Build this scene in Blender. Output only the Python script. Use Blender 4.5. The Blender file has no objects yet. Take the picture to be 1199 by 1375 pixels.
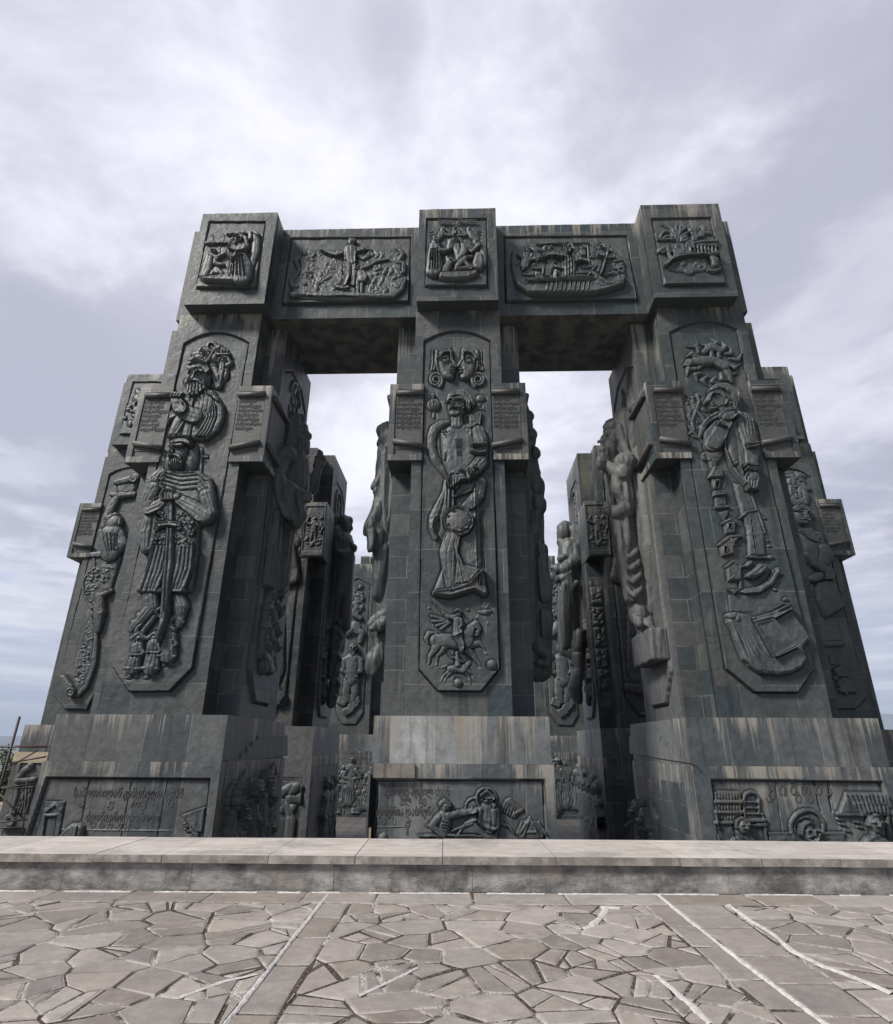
import bpy, bmesh, math, random
import numpy as np
from mathutils import Vector, Matrix
random.seed(7); RNG = np.random.default_rng(11)
SC = bpy.context.scene
COL = SC.collection

# ------------------------------------------------------------------ camera model of the place
FPX, PITCH, ROLL, PSI, MX0, MD = 794.17, .3758, .0066, -.0316, .4849, 24.0
EYE = 1.6                       # eye height over the plaza paving (z = 0)
cp, sp, cr, sr = math.cos(PITCH), math.sin(PITCH), math.cos(ROLL), math.sin(ROLL)
cY, sY = math.cos(PSI), math.sin(PSI)
def M2W(x, y, z=0.0):           # monument frame (z over the eye) -> world
    return Vector((MX0 + x*cY - y*sY, MD + x*sY + y*cY, z + EYE))
def wray(u, v):
    a, b = (u-599.5)/FPX, (687.5-v)/FPX
    a, b = a*cr-b*sr, a*sr+b*cr
    return (a, cp-b*sp, sp+b*cp)
def mray(u, v):
    d = wray(u, v)
    return (d[0]*cY+d[1]*sY, -d[0]*sY+d[1]*cY, d[2])
E0 = (-MX0*cY-MD*sY, MX0*sY-MD*cY, 0.0)
def onY(u, v, ly):
    d = mray(u, v); t = (ly-E0[1])/d[1]; return (E0[0]+t*d[0], t*d[2])
def onX(u, v, lx):
    d = mray(u, v); t = (lx-E0[0])/d[0]; return (E0[1]+t*d[1], t*d[2])
def P3X(u, v, lx):
    y, z = onX(u, v, lx); return (lx, y, z)
def P3Y(u, v, ly):
    x, z = onY(u, v, ly); return (x, ly, z)
def ground(u, v, z=-EYE):       # world x,y on a level plane
    d = wray(u, v); t = z/d[2]; return (t*d[0], t*d[1])

# ------------------------------------------------------------------ measures of the monument
FLOOR = -7.2
ZP2, ZP, ZB, ZT = -.65, 1.07, 21.02, 27.3
E1, E2, E3 = .77, 1.19, 2.03
WS, WW, WB = 2.16, 3.19, 2.08
YBK, YSB = 8.45, 7.2
BZ0, BZ1 = 12.33, 16.5

# ------------------------------------------------------------------ helpers
class Root:
    def __init__(s, name, label, cat, x, y, z, group=None, mon=True):
        o = bpy.data.objects.new(name, None); COL.objects.link(o)
        o.empty_display_size = .5
        s.o = o; s.off = np.array([x, y, z], float)
        if mon:
            o.location = M2W(x, y, z); o.rotation_euler = (0, 0, PSI)
        else:
            o.location = (x, y, z)
        o['label'] = label; o['category'] = cat; o['kind'] = 'thing'
        if group: o['group'] = group

def setattr_stain(me, st):
    a = me.attributes.new('stain', 'FLOAT', 'POINT')
    a.data.foreach_set('value', np.asarray(st, dtype=np.float32))

def mk(name, verts, faces, mat, root=None, parent=None, smooth=False, stain=None, label=None):
    """one mesh object; verts in the root's frame (monument or world)"""
    me = bpy.data.meshes.new(name)
    V = np.asarray(verts, float)
    if root is not None: V = V - root.off
    if isinstance(faces, np.ndarray):
        n = len(faces)
        me.vertices.add(len(V)); me.vertices.foreach_set('co', V.astype(np.float32).ravel())
        me.loops.add(n*4); me.loops.foreach_set('vertex_index', faces.astype(np.int32).ravel())
        me.polygons.add(n); me.polygons.foreach_set('loop_start', np.arange(0, n*4, 4, dtype=np.int32))
        me.update(calc_edges=True)
    else:
        me.from_pydata([tuple(p) for p in V], [], [tuple(f) for f in faces])
    if smooth: me.polygons.foreach_set('use_smooth', np.ones(len(me.polygons), dtype=bool))
    if stain is not None: setattr_stain(me, stain)
    me.materials.append(mat); me.update()
    o = bpy.data.objects.new(name, me); COL.objects.link(o)
    p = parent if parent is not None else (root.o if root else None)
    if p is not None: o.parent = p
    if label: o['label'] = label
    return o

class MB:
    """collects solids, then becomes one mesh"""
    def __init__(s): s.bm = bmesh.new(); s.st = s.bm.verts.layers.float.new('stain')
    def prism(s, poly, z0, z1, fade=2.4, bev=.035, st=1.0):
        zs = [z0, z1] if z1-z0 < fade*1.2 else [z0, z1-fade, z1]
        n = len(poly); rings = []
        for z in zs:
            r = []
            for (x, y) in poly:
                v = s.bm.verts.new((x, y, z)); v[s.st] = st*max(0., 1-(z1-z)/fade); r.append(v)
            rings.append(r)
        fs = []
        for a, b in zip(rings[:-1], rings[1:]):
            for i in range(n):
                j = (i+1) % n; fs.append(s.bm.faces.new((a[i], a[j], b[j], b[i])))
        fs.append(s.bm.faces.new(rings[0][::-1])); fs.append(s.bm.faces.new(rings[-1]))
        if bev:
            es = set()
            for f in fs:
                for e in f.edges:
                    if len(e.link_faces) == 2 and e.calc_face_angle(0) > .5: es.add(e)
            bmesh.ops.bevel(s.bm, geom=list(es), offset=bev, segments=1, affect='EDGES', clamp_overlap=True)
        return s
    def box(s, x0, x1, y0, y1, z0, z1, **k):
        return s.prism([(x0, y0), (x1, y0), (x1, y1), (x0, y1)], z0, z1, **k)
    def plate(s, poly, axis, a, b, bev=.02):
        """polygon in (h,z) extruded along axis 'x' or 'y' from a to b"""
        P = (lambda h, z, t: (h, t, z)) if axis == 'y' else (lambda h, z, t: (t, h, z))
        A = [s.bm.verts.new(P(h, z, a)) for h, z in poly]; B = [s.bm.verts.new(P(h, z, b)) for h, z in poly]
        n = len(poly); fs = [s.bm.faces.new(A), s.bm.faces.new(B[::-1])]
        for i in range(n):
            j = (i+1) % n; fs.append(s.bm.faces.new((A[i], B[i], B[j], A[j])))
        if bev:
            es = {e for f in fs for e in f.edges if len(e.link_faces) == 2}
            bmesh.ops.bevel(s.bm, geom=list(es), offset=bev, segments=1, affect='EDGES', clamp_overlap=True)
        return s
    def tube(s, pts, rad, seg=10, caps=True):
        pts = [Vector(p) for p in pts]
        if not hasattr(rad, '__len__'): rad = [rad]*len(pts)
        rings = []
        for i, p in enumerate(pts):
            t = (pts[min(i+1, len(pts)-1)]-pts[max(i-1, 0)]).normalized()
            q = t.to_track_quat('Z', 'Y')
            rings.append([s.bm.verts.new(p+q @ Vector((math.cos(2*math.pi*k/seg)*rad[i], math.sin(2*math.pi*k/seg)*rad[i], 0))) for k in range(seg)])
        for a, b in zip(rings[:-1], rings[1:]):
            for k in range(seg):
                j = (k+1) % seg; f = s.bm.faces.new((a[k], a[j], b[j], b[k])); f.smooth = True
        if caps: s.bm.faces.new(rings[0][::-1]); s.bm.faces.new(rings[-1])
        return s
    def ball(s, c, r, sub=2, rot=None):
        if not hasattr(r, '__len__'): r = (r, r, r)
        m = Matrix.Translation(c) @ (rot.to_4x4() if rot else Matrix()) @ Matrix.Diagonal((*r, 1))
        bmesh.ops.create_icosphere(s.bm, subdivisions=sub, radius=1, matrix=m)
        return s
    def build(s, name, mat, root=None, parent=None, label=None, smooth=False):
        bmesh.ops.recalc_face_normals(s.bm, faces=s.bm.faces[:])
        if root is not None: bmesh.ops.translate(s.bm, verts=s.bm.verts[:], vec=Vector(-root.off))
        me = bpy.data.meshes.new(name); s.bm.to_mesh(me); s.bm.free()
        me.materials.append(mat)
        if smooth: me.polygons.foreach_set('use_smooth', np.ones(len(me.polygons), dtype=bool))
        o = bpy.data.objects.new(name, me); COL.objects.link(o)
        p = parent if parent is not None else (root.o if root else None)
        if p is not None: o.parent = p
        if label: o['label'] = label
        return o

def tag(o, label, cat, group=None):
    o['label'] = label; o['category'] = cat
    if group: o['group'] = group
    return o

# ------------------------------------------------------------------ smooth value noise for hewn surfaces
def blur(F, k):
    for ax in (0, 1):
        P = np.concatenate([np.repeat(np.take(F, [0], ax), k+1, ax), F, np.repeat(np.take(F, [-1], ax), k, ax)], ax)
        C = np.cumsum(P, ax); n = F.shape[ax]
        F = (np.take(C, np.arange(2*k+1, 2*k+1+n), ax)-np.take(C, np.arange(0, n), ax))/(2*k+1)
    return F
def vnoise(shape, cell, rng=RNG):
    h, w = shape
    cy_, cx_ = cell if isinstance(cell, tuple) else (cell, cell)
    gh, gw = int(h/cy_)+3, int(w/cx_)+3
    g = rng.standard_normal((gh, gw))
    y = np.arange(h)/cy_; x = np.arange(w)/cx_
    yi = y.astype(int); xi = x.astype(int); fy = y-yi; fx = x-xi
    fy = fy*fy*(3-2*fy); fx = fx*fx*(3-2*fx)
    a = g[yi][:, xi]*(1-fx)+g[yi][:, xi+1]*fx
    b = g[yi+1][:, xi]*(1-fx)+g[yi+1][:, xi+1]*fx
    return a*(1-fy)[:, None]+b*fy[:, None]

# ------------------------------------------------------------------ carved relief: a height field cut on a stone face
class Relief:
    def __init__(s, a0, a1, z0, z1, res, inv=None, metric=False):
        s.na = int((a1-a0)/res)+2; s.nz = int((z1-z0)/res)+2
        s.a = np.linspace(a0, a1, s.na); s.z = np.linspace(z0, z1, s.nz)
        s.A, s.Zg = np.meshgrid(s.a, s.z)
        s.F = np.zeros((s.nz, s.na)); s.I = np.zeros((s.nz, s.na), np.int16); s.base = np.zeros((s.nz, s.na))
        s.inv = inv; s.metric = metric or inv is None; s.v = (0, 0, 1); s.names = [None]; s.cur = 0
        s.up = 1 if inv is None else -1
        s.hk = 1.0; s.linew = []
    def view(s, x, y, k): s.v = (x, y, k)
    def P(s, p):
        if s.inv is None: return p
        return s.inv(s.v[0]+p[0]*s.v[2], s.v[1]+p[1]*s.v[2])
    def S(s, p):
        if s.metric: return 1.0
        q = s.P(p); w = s.P((p[0]+1, p[1])); w2 = s.P((p[0], p[1]+1))
        return .5*(math.hypot(w[0]-q[0], w[1]-q[1])+math.hypot(w2[0]-q[0], w2[1]-q[1]))
    def begin(s, name, label=None):
        s.names.append((name, label)); s.cur = len(s.names)-1
    def win(s, x0, x1, z0, z1):
        i0 = max(0, np.searchsorted(s.a, x0)-1); i1 = min(s.na, np.searchsorted(s.a, x1)+1)
        j0 = max(0, np.searchsorted(s.z, z0)-1); j1 = min(s.nz, np.searchsorted(s.z, z1)+1)
        return slice(j0, j1), slice(i0, i1)
    def put(s, w, val, m):
        F = s.F[w]; k = m & (val > F)
        F[k] = val[k]; s.I[w][k] = s.cur
    def _nd(s, pts, r):
        if not hasattr(r, '__len__'): r = [r]*len(pts)
        R = [ri*s.S(p) for p, ri in zip(pts, r)]; Q = [s.P(p) for p in pts]
        mr = max(R)
        w = s.win(min(q[0] for q in Q)-mr, max(q[0] for q in Q)+mr, min(q[1] for q in Q)-mr, max(q[1] for q in Q)+mr)
        A, Z = s.A[w], s.Zg[w]
        best = np.full(A.shape, 9.0); rad = np.full(A.shape, mr); s.sg = np.zeros(A.shape); s.al = np.zeros(A.shape); acc = 0.
        for k in range(max(1, len(Q)-1)):
            (x0, z0), (x1, z1) = Q[k], Q[min(k+1, len(Q)-1)]
            dx, dz = x1-x0, z1-z0; L = dx*dx+dz*dz
            t = np.clip(((A-x0)*dx+(Z-z0)*dz)/L, 0, 1) if L > 1e-9 else np.zeros(A.shape)
            rr = R[k]+(R[min(k+1, len(Q)-1)]-R[k])*t
            nd = np.hypot(A-x0-t*dx, Z-z0-t*dz)/rr
            b = nd < best
            best[b] = nd[b]; rad[b] = rr[b]; Ls = math.sqrt(L) or 1e-9
            s.sg[b] = (((A-x0)*dz-(Z-z0)*dx)/Ls/rr)[b]; s.al[b] = acc+(t*Ls)[b]; acc += Ls
        return w, best, rad
    def tube(s, pts, r, h=None, hs=.8, b=0., pl=.28):
        w, nd, rad = s._nd(pts, r)
        q = np.clip(1-nd*nd, 0, 1); mr = float(rad.max()) if rad.size else 0
        pr = q**(.5 if mr < .14 else .38)
        if mr > .15 and pl and len(pts) > 1:
            s.tn = getattr(s, 'tn', 0)+1; ph = s.tn*1.7; nf = 2.3 if mr < .3 else 3.4 if mr < .55 else 5.2
            f = np.abs(np.sin(math.pi*(np.clip(s.sg, -1, 1)*nf*.5+.22*np.sin(s.al*1.9+ph)+ph)))
            pr = pr-pl*np.minimum(.20, .055/np.maximum(rad*hs if h is None else h, .01))*(1-f)**2.2*np.clip(q*3, 0, 1)
        s.put(w, (b+(hs*rad if h is None else h)*pr)*s.hk, nd < 1)
    def groove(s, pts, r, d=.04):
        w, nd, rad = s._nd(pts, r)
        s.F[w] -= d*np.sqrt(np.clip(1-nd*nd, 0, 1))
    def ell(s, c, rx, ry=None, h=None, b=0., ang=0., hs=.8):
        ry = ry or rx; k = s.S(c); q = s.P(c); rx *= k; ry *= k
        m = max(rx, ry); w = s.win(q[0]-m, q[0]+m, q[1]-m, q[1]+m)
        A, Z = s.A[w]-q[0], s.Zg[w]-q[1]
        ca, sa = math.cos(math.radians(ang)), math.sin(math.radians(ang))
        d = ((A*ca+Z*sa)/rx)**2+((-A*sa+Z*ca)/ry)**2
        s.put(w, (b+(hs*min(rx, ry) if h is None else h)*np.sqrt(np.clip(1-d, 0, 1)))*s.hk, d < 1)
    def pit(s, c, rx, ry=None, d=.08, ang=0.):
        ry = ry or rx; k = s.S(c); q = s.P(c); rx *= k; ry *= k
        m = max(rx, ry); w = s.win(q[0]-m, q[0]+m, q[1]-m, q[1]+m)
        A, Z = s.A[w]-q[0], s.Zg[w]-q[1]
        ca, sa = math.cos(math.radians(ang)), math.sin(math.radians(ang))
        dd = ((A*ca+Z*sa)/rx)**2+((-A*sa+Z*ca)/ry)**2
        s.F[w] -= d*np.clip(1-dd, 0, 1)
    def _poly(s, pts):
        Q = [s.P(p) for p in pts]
        w = s.win(min(q[0] for q in Q), max(q[0] for q in Q), min(q[1] for q in Q), max(q[1] for q in Q))
        A, Z = s.A[w], s.Zg[w]
        ins = np.zeros(A.shape, bool); dist = np.full(A.shape, 9e9)
        n = len(Q)
        for i in range(n):
            (x0, z0), (x1, z1) = Q[i], Q[(i+1) % n]
            c = ((z0 > Z) != (z1 > Z)) & (A < (x1-x0)*(Z-z0)/((z1-z0) or 1e-9)+x0)
            ins ^= c
            dx, dz = x1-x0, z1-z0; L = dx*dx+dz*dz or 1e-9
            t = np.clip(((A-x0)*dx+(Z-z0)*dz)/L, 0, 1)
            dist = np.minimum(dist, np.hypot(A-x0-t*dx, Z-z0-t*dz))
        return w, ins, dist
    def plate(s, pts, h=.2, bev=None, b=0., pl=0.):
        w, ins, d = s._poly(pts)
        bv = (bev if bev is not None else 6)*s.S(pts[0])
        k = 1-np.clip(d/max(bv, 1e-4), 0, 1)
        v = b+h*np.sqrt(1-k*k)
        if pl:
            A, Z = s.A[w], s.Zg[w]; f = np.abs(np.sin(A*pl+.5*np.sin(Z*1.3)+.35*np.sin(A*2.1+Z*.9)))
            v = v-.06*(1-f)**2.0*(1-k)
        s.put(w, v*s.hk, ins)
    def cut(s, pts, d=.1):
        w, ins, dd = s._poly(pts); s.F[w][ins] -= d
    def panel(s, pts, h0, h1, line=.05):
        """field inside an outline; h0 at its bottom, h1 at its top"""
        w, ins, d = s._poly(pts)
        Z = s.Zg[w]; zs = [s.P(p)[1] for p in pts]; t = (Z-min(zs))/(max(zs)-min(zs))
        B = s.base[w]; B[ins] = (h0+(h1-h0)*t)[ins]
        if line: s.linew.append(list(pts)+[pts[0]])
    def bumps(s, pts, n, r0, r1, hs=.8, seed=1, b=0., long=1.0):
        rg = random.Random(seed); xs = [p[0] for p in pts]; ys = [p[1] for p in pts]; c = 0
        for _ in range(n*8):
            p = (rg.uniform(min(xs), max(xs)), rg.uniform(min(ys), max(ys)))
            ins = False
            for i in range(len(pts)):
                (x0, y0), (x1, y1) = pts[i], pts[(i+1) % len(pts)]
                if (y0 > p[1]) != (y1 > p[1]) and p[0] < (x1-x0)*(p[1]-y0)/(y1-y0)+x0: ins = not ins
            if not ins: continue
            r = rg.uniform(r0, r1); s.ell(p, r*rg.uniform(1, long), r, hs=hs*rg.uniform(.6, 1.2), b=b, ang=rg.uniform(0, 180)); c += 1
            if c >= n: break
    def ring(s, c, r, t, h=None, b=0., a0=0, a1=360, hs=.8):
        n = 22; s.tube([(c[0]+r*math.cos(math.radians(a0+(a1-a0)*i/n)), c[1]+r*math.sin(math.radians(a0+(a1-a0)*i/n))) for i in range(n+1)], t, h=h, b=b, hs=hs)
    # ---- figures; sizes in the view's own units, U = one unit upwards
    def head(s, c, r, turn=0., beard=0., b=0., hair=True, cap=False, halo=0.):
        x, y = c; U = s.up; k = s.S(c)
        if halo: s.ell(c, r*halo, h=.05, b=b*.5); s.ring(c, r*halo, r*.12, b=b*.5+.03)
        s.ell((x, y), r*.8, r*1.05, b=b, h=r*k*.85)
        if hair:
            s.tube([(x-r*.72, y-U*r*.1), (x-r*.6, y+U*r*.65), (x, y+U*r*.95), (x+r*.6, y+U*r*.65), (x+r*.72, y-U*r*.1)], r*.3, b=b+r*k*.25)
        if cap:
            s.tube([(x-r*.7, y+U*r*.5), (x, y+U*r*.62), (x+r*.7, y+U*r*.5)], r*.24, b=b+r*k*.5); s.ell((x, y+U*r*.9), r*.62, r*.45, b=b+r*k*.3)
        t = turn*r*.35
        for e in (-.34, .34):
            s.pit((x+t+e*r, y+U*r*.12), r*.26, r*.17, d=r*k*.28)
            s.ell((x+t+e*r, y+U*r*.1), r*.13, r*.08, b=b+r*k*.55, h=r*k*.12)
            s.tube([(x+t+e*r-.22*r, y+U*r*.27), (x+t+e*r+.2*r, y+U*r*.3)], r*.1, b=b+r*k*.7, h=r*k*.12)
        s.tube([(x+t*1.1, y+U*r*.25), (x+t*1.35, y-U*r*.18)], [r*.1, r*.17], b=b+r*k*.8, h=r*k*.28)
        s.pit((x+t, y-U*r*.42), r*.28, r*.08, d=r*k*.2)
        if beard:
            for e in (-.4, -.14, .14, .4):
                s.tube([(x+t*.8+e*r, y-U*r*.45), (x+t*.8+e*r*.6, y-U*r*(.8+beard*(1-abs(e)*.6)))], [r*.22, r*.12], b=b+r*k*.55, h=r*k*.25)
            s.tube([(x+t-.45*r, y-U*r*.42), (x+t, y-U*r*.25), (x+t+.45*r, y-U*r*.42)], r*.12, b=b+r*k*.75, h=r*k*.2)
    def fig(s, x, y, h, arms=(), halo=0., lean=0., beard=0., cap=False, b=0., w=1., folds=5, legs=False):
        """standing robed figure, feet at (x,y), height h"""
        U = s.up; k = s.S((x, y)); r = h*.075
        X = lambda t: x+lean*h*t
        top = y+U*h*.78
        if legs:
            for e in (-1, 1):
                s.tube([(X(.45)+e*.05*h, y+U*h*.48), (X(.25)+e*.07*h, y+U*h*.25), (X(0)+e*.08*h, y)], [h*.07, h*.055, h*.04], b=b)
                s.ell((X(0)+e*.1*h, y), h*.05, h*.025, b=b)
            s.tube([(X(.72), top), (X(.5), y+U*h*.5)], [h*.12*w, h*.1*w], b=b)
        else:
            s.tube([(X(.72), top-U*h*.03), (X(.45), y+U*h*.45), (X(0), y+U*h*.04)], [h*.12*w, h*.115*w, h*.16*w], b=b, hs=.6)
            for i in range(folds):
                e = (i-(folds-1)/2)/max(1, folds/2)
                s.groove([(X(.5)+e*.07*h*w, y+U*h*(.5+.05*math.sin(i*2.1))), (X(0)+e*.15*h*w, y+U*h*.02)], h*.018, d=.035*min(1, h*k/2))
        s.tube([(X(.74)-.12*h*w, top-U*h*.01), (X(.78), top+U*h*.03), (X(.74)+.12*h*w, top-U*h*.01)], h*.05, b=b+.02)
        for pts in arms:
            s.tube([(x+p[0]*h, y+U*p[1]*h) for p in pts], [h*.048, h*.04, h*.03, h*.03][:len(pts)], b=b+h*k*.05)
        s.tube([(X(.78), top), (X(.84), y+U*h*.86)], h*.04, b=b)
        s.head((X(.9), y+U*h*.92), r, beard=beard, cap=cap, b=b+.02, halo=halo)
    def horse(s, x, y, h, d=1, b=0.):
        U = s.up; T = lambda *ps: [(x+d*p[0]*h, y+U*p[1]*h) for p in ps]
        R = lambda *r: [q*h for q in r]
        s.tube(T((-.45, .6), (-.1, .62), (.3, .62)), R(.17, .17, .18), b=b)
        s.tube(T((.35, .68), (.5, .88), (.62, 1.0)), R(.15, .12, .09), b=b); s.tube(T((.62, 1.0), (.78, .86)), R(.09, .05), b=b)
        for q in (((-.5, .5), (-.6, .25), (-.62, 0)), ((-.35, .5), (-.38, .25), (-.45, 0)), ((.3, .5), (.5, .35), (.45, .1)), ((.4, .5), (.65, .5), (.72, .25))):
            s.tube(T(*q), R(.1, .055, .04), b=b)
        s.tube(T((-.6, .65), (-.75, .6), (-.8, .35)), R(.05, .06, .04), b=b)
    # ---- to meshes
    def build(s, name, mat, root, O, A, N, parent=None, label=None, fmat=None, rough=.012, skirt=.3, thr=.0, stain=None, fold=1.0, sharp=1.0):
        if s.linew:
            sv_, sm_ = s.v, s.metric; s.v = (0, 0, 1); keep = s.F.copy()
            for L in s.linew:
                rr_ = .045/s.S(L[0]) if not s.metric else .045
                for p, q in zip(L[:-1], L[1:]): s.groove([p, q], rr_, .10)
            s.F = np.where((keep > .02), keep, np.maximum(s.F, keep-.10)); s.v = sv_
        F = np.where(s.F > 0, s.F*.68, s.F)
        res = s.a[1]-s.a[0]
        k = max(1, int(.10/res)); k2 = max(1, int(.045/res)); inn = np.clip((blur((F > .015).astype(float), k+1)-.80)/.2, 0, 1)
        F = F+sharp*inn*np.clip(F-blur(F, k), -.10, .10)
        F = F+.7*sharp*inn*np.clip(F-blur(F, k2), -.05, .05)
        m = np.clip(F/.10, 0, 1); c = max(3, .17/res)
        rid = 1-2*np.abs(np.clip(vnoise(F.shape, (c*2.6, c)), -1, 1))
        F = F+m*fold*.005*rid
        M = (F > .03).astype(float); F = F-.06*np.clip(blur(blur(M, k2), k2)*2, 0, 1)*(1-M)*(np.abs(F) < .03)
        H = s.base+F
        H = H+rough*(vnoise(H.shape, .14/res)*.5+vnoise(H.shape, .42/res))*np.where(s.F != 0, 1., .4)
        O, A, N = (np.array(q, float) for q in (O, A, N)); Zv = np.array([0, 0, 1.])
        V = O+s.A[..., None]*A+s.Zg[..., None]*Zv+H[..., None]*N
        idx = np.arange(s.nz*s.na).reshape(s.nz, s.na)
        q = np.stack([idx[:-1, :-1], idx[:-1, 1:], idx[1:, 1:], idx[1:, :-1]], -1).reshape(-1, 4)
        flip = np.dot(np.cross(A, Zv), N) < 0
        ci = np.max(np.stack([s.I[:-1, :-1], s.I[:-1, 1:], s.I[1:, 1:], s.I[1:, :-1]], -1), -1).ravel()
        Vf = V.reshape(-1, 3)
        if stain is None: sv = np.clip(1-(s.z[-1]-s.Zg)/2.4, 0, 1)
        else: sv = stain(s)
        sv = sv.ravel(); main = None
        for k in range(len(s.names)):
            f = q[ci == k]
            if not len(f): continue
            u, iv = np.unique(f, return_inverse=True); ff = iv.reshape(-1, 4); vv = Vf[u]; st = sv[u]
            if k == 0 and skirt:
                bl = np.concatenate([idx[0, :], idx[1:, -1], idx[-1, -2::-1], idx[-2:0:-1, 0]])
                ext = Vf[bl]-N*(skirt+H.ravel()[bl][:, None]); n0 = len(vv); m = len(bl)
                lut = np.full(s.nz*s.na, -1); lut[u] = np.arange(len(u))
                lb = lut[bl]; j = np.arange(m); jn = (j+1) % m
                sk = np.stack([lb[j], n0+j, n0+jn, lb[jn]], -1); sk = sk[(sk >= 0).all(1)]
                vv = np.concatenate([vv, ext]); ff = np.concatenate([ff, sk]); st = np.concatenate([st, sv[bl]])
            if flip: ff = ff[:, ::-1]
            if k == 0:
                main = mk(name, vv, ff, mat, root, parent=parent, smooth=True, stain=st, label=label)
                main.data.set_sharp_from_angle(angle=math.radians(50))
            else:
                nm, lb_ = s.names[k]
                fo = mk(nm, vv, ff, fmat or mat, root, parent=main if main is not None else parent, smooth=True, stain=st, label=lb_)
                fo.data.set_sharp_from_angle(angle=math.radians(60))
        return main

# ------------------------------------------------------------------ sculpture in the round: solids fused to one skin
def statue(name, prims, mat, root, parent=None, label=None, voxel=.07, smooth=2, fold=1.0):
    mb = MB()
    for p in prims:
        if p[0] == 't':
            pts, rad = p[1], p[2]
            if not hasattr(rad, '__len__'): rad = [rad]*len(pts)
            for i, q in enumerate(pts): mb.ball(q, rad[i], sub=2)
            for i in range(len(pts)-1): mb.tube([pts[i], pts[i+1]], [rad[i], rad[i+1]], seg=14)
        elif p[0] == 'e': mb.ball(p[1], p[2], sub=3)
        elif p[0] == 'b':
            x0, x1, y0, y1, z0, z1 = p[1]; mb.box(x0, x1, y0, y1, z0, z1, bev=0)
    o = mb.build(name, mat, root, parent=parent, label=label)
    m = o.modifiers.new('fuse', 'REMESH'); m.mode = 'VOXEL'; m.voxel_size = voxel; m.use_smooth_shade = True
    m2 = o.modifiers.new('soft', 'SMOOTH'); m2.iterations = smooth; m2.factor = .5
    bpy.context.view_layer.update()
    dg = bpy.context.evaluated_depsgraph_get()
    me = bpy.data.meshes.new_from_object(o.evaluated_get(dg))
    o.modifiers.clear(); old = o.data; o.data = me; bpy.data.meshes.remove(old)
    from mathutils import noise as MN
    off = Vector(root.off) if root is not None else Vector()
    nr = [v.normal.copy() for v in me.vertices]
    for v, n in zip(me.vertices, nr):
        p = v.co+off
        f = 1-2*abs(MN.noise((p.x*2.8, p.y*2.8, p.z*.2))); g = 1-2*abs(MN.noise((p.x*6.+9, p.y*6., p.z*1.2)))
        v.co += n*(fold*(.055*f+.018*g))
    me.update()
    me.polygons.foreach_set('use_smooth', np.ones(len(me.polygons), dtype=bool))
    if not me.materials: me.materials.append(mat)
    return o

def letters(body, size, mat, root, O, A, N, parent=None, name='inscription', ext=.012, shear=.0, align='LEFT', space=1.0, width=None):
    """raised or cut lettering as a mesh on a plane through O with axes A (reading) and z up"""
    cu = bpy.data.curves.new(name, 'FONT'); cu.body = body; cu.size = size; cu.extrude = ext; cu.shear = shear
    cu.align_x = align; cu.space_character = space; cu.resolution_u = 2; cu.offset = size*.012
    t = bpy.data.objects.new('tmp_text', cu); COL.objects.link(t)
    bpy.context.view_layer.update(); dg = bpy.context.evaluated_depsgraph_get()
    me = bpy.data.meshes.new_from_object(t.evaluated_get(dg)); bpy.data.objects.remove(t); bpy.data.curves.remove(cu)
    A = Vector(A); N = Vector(N); Zv = Vector((0, 0, 1))
    if width:
        wd = max(v.co.x for v in me.vertices)
        for v in me.vertices: v.co.x *= width/wd
    O = Vector(O)-Vector(root.off)
    for v in me.vertices: c = v.co.copy(); v.co = O+A*c.x+Zv*c.y+N*c.z
    me.materials.clear(); me.materials.append(mat); me.name = name
    o = bpy.data.objects.new(name, me); COL.objects.link(o); o.parent = parent if parent is not None else root.o
    return o
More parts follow.
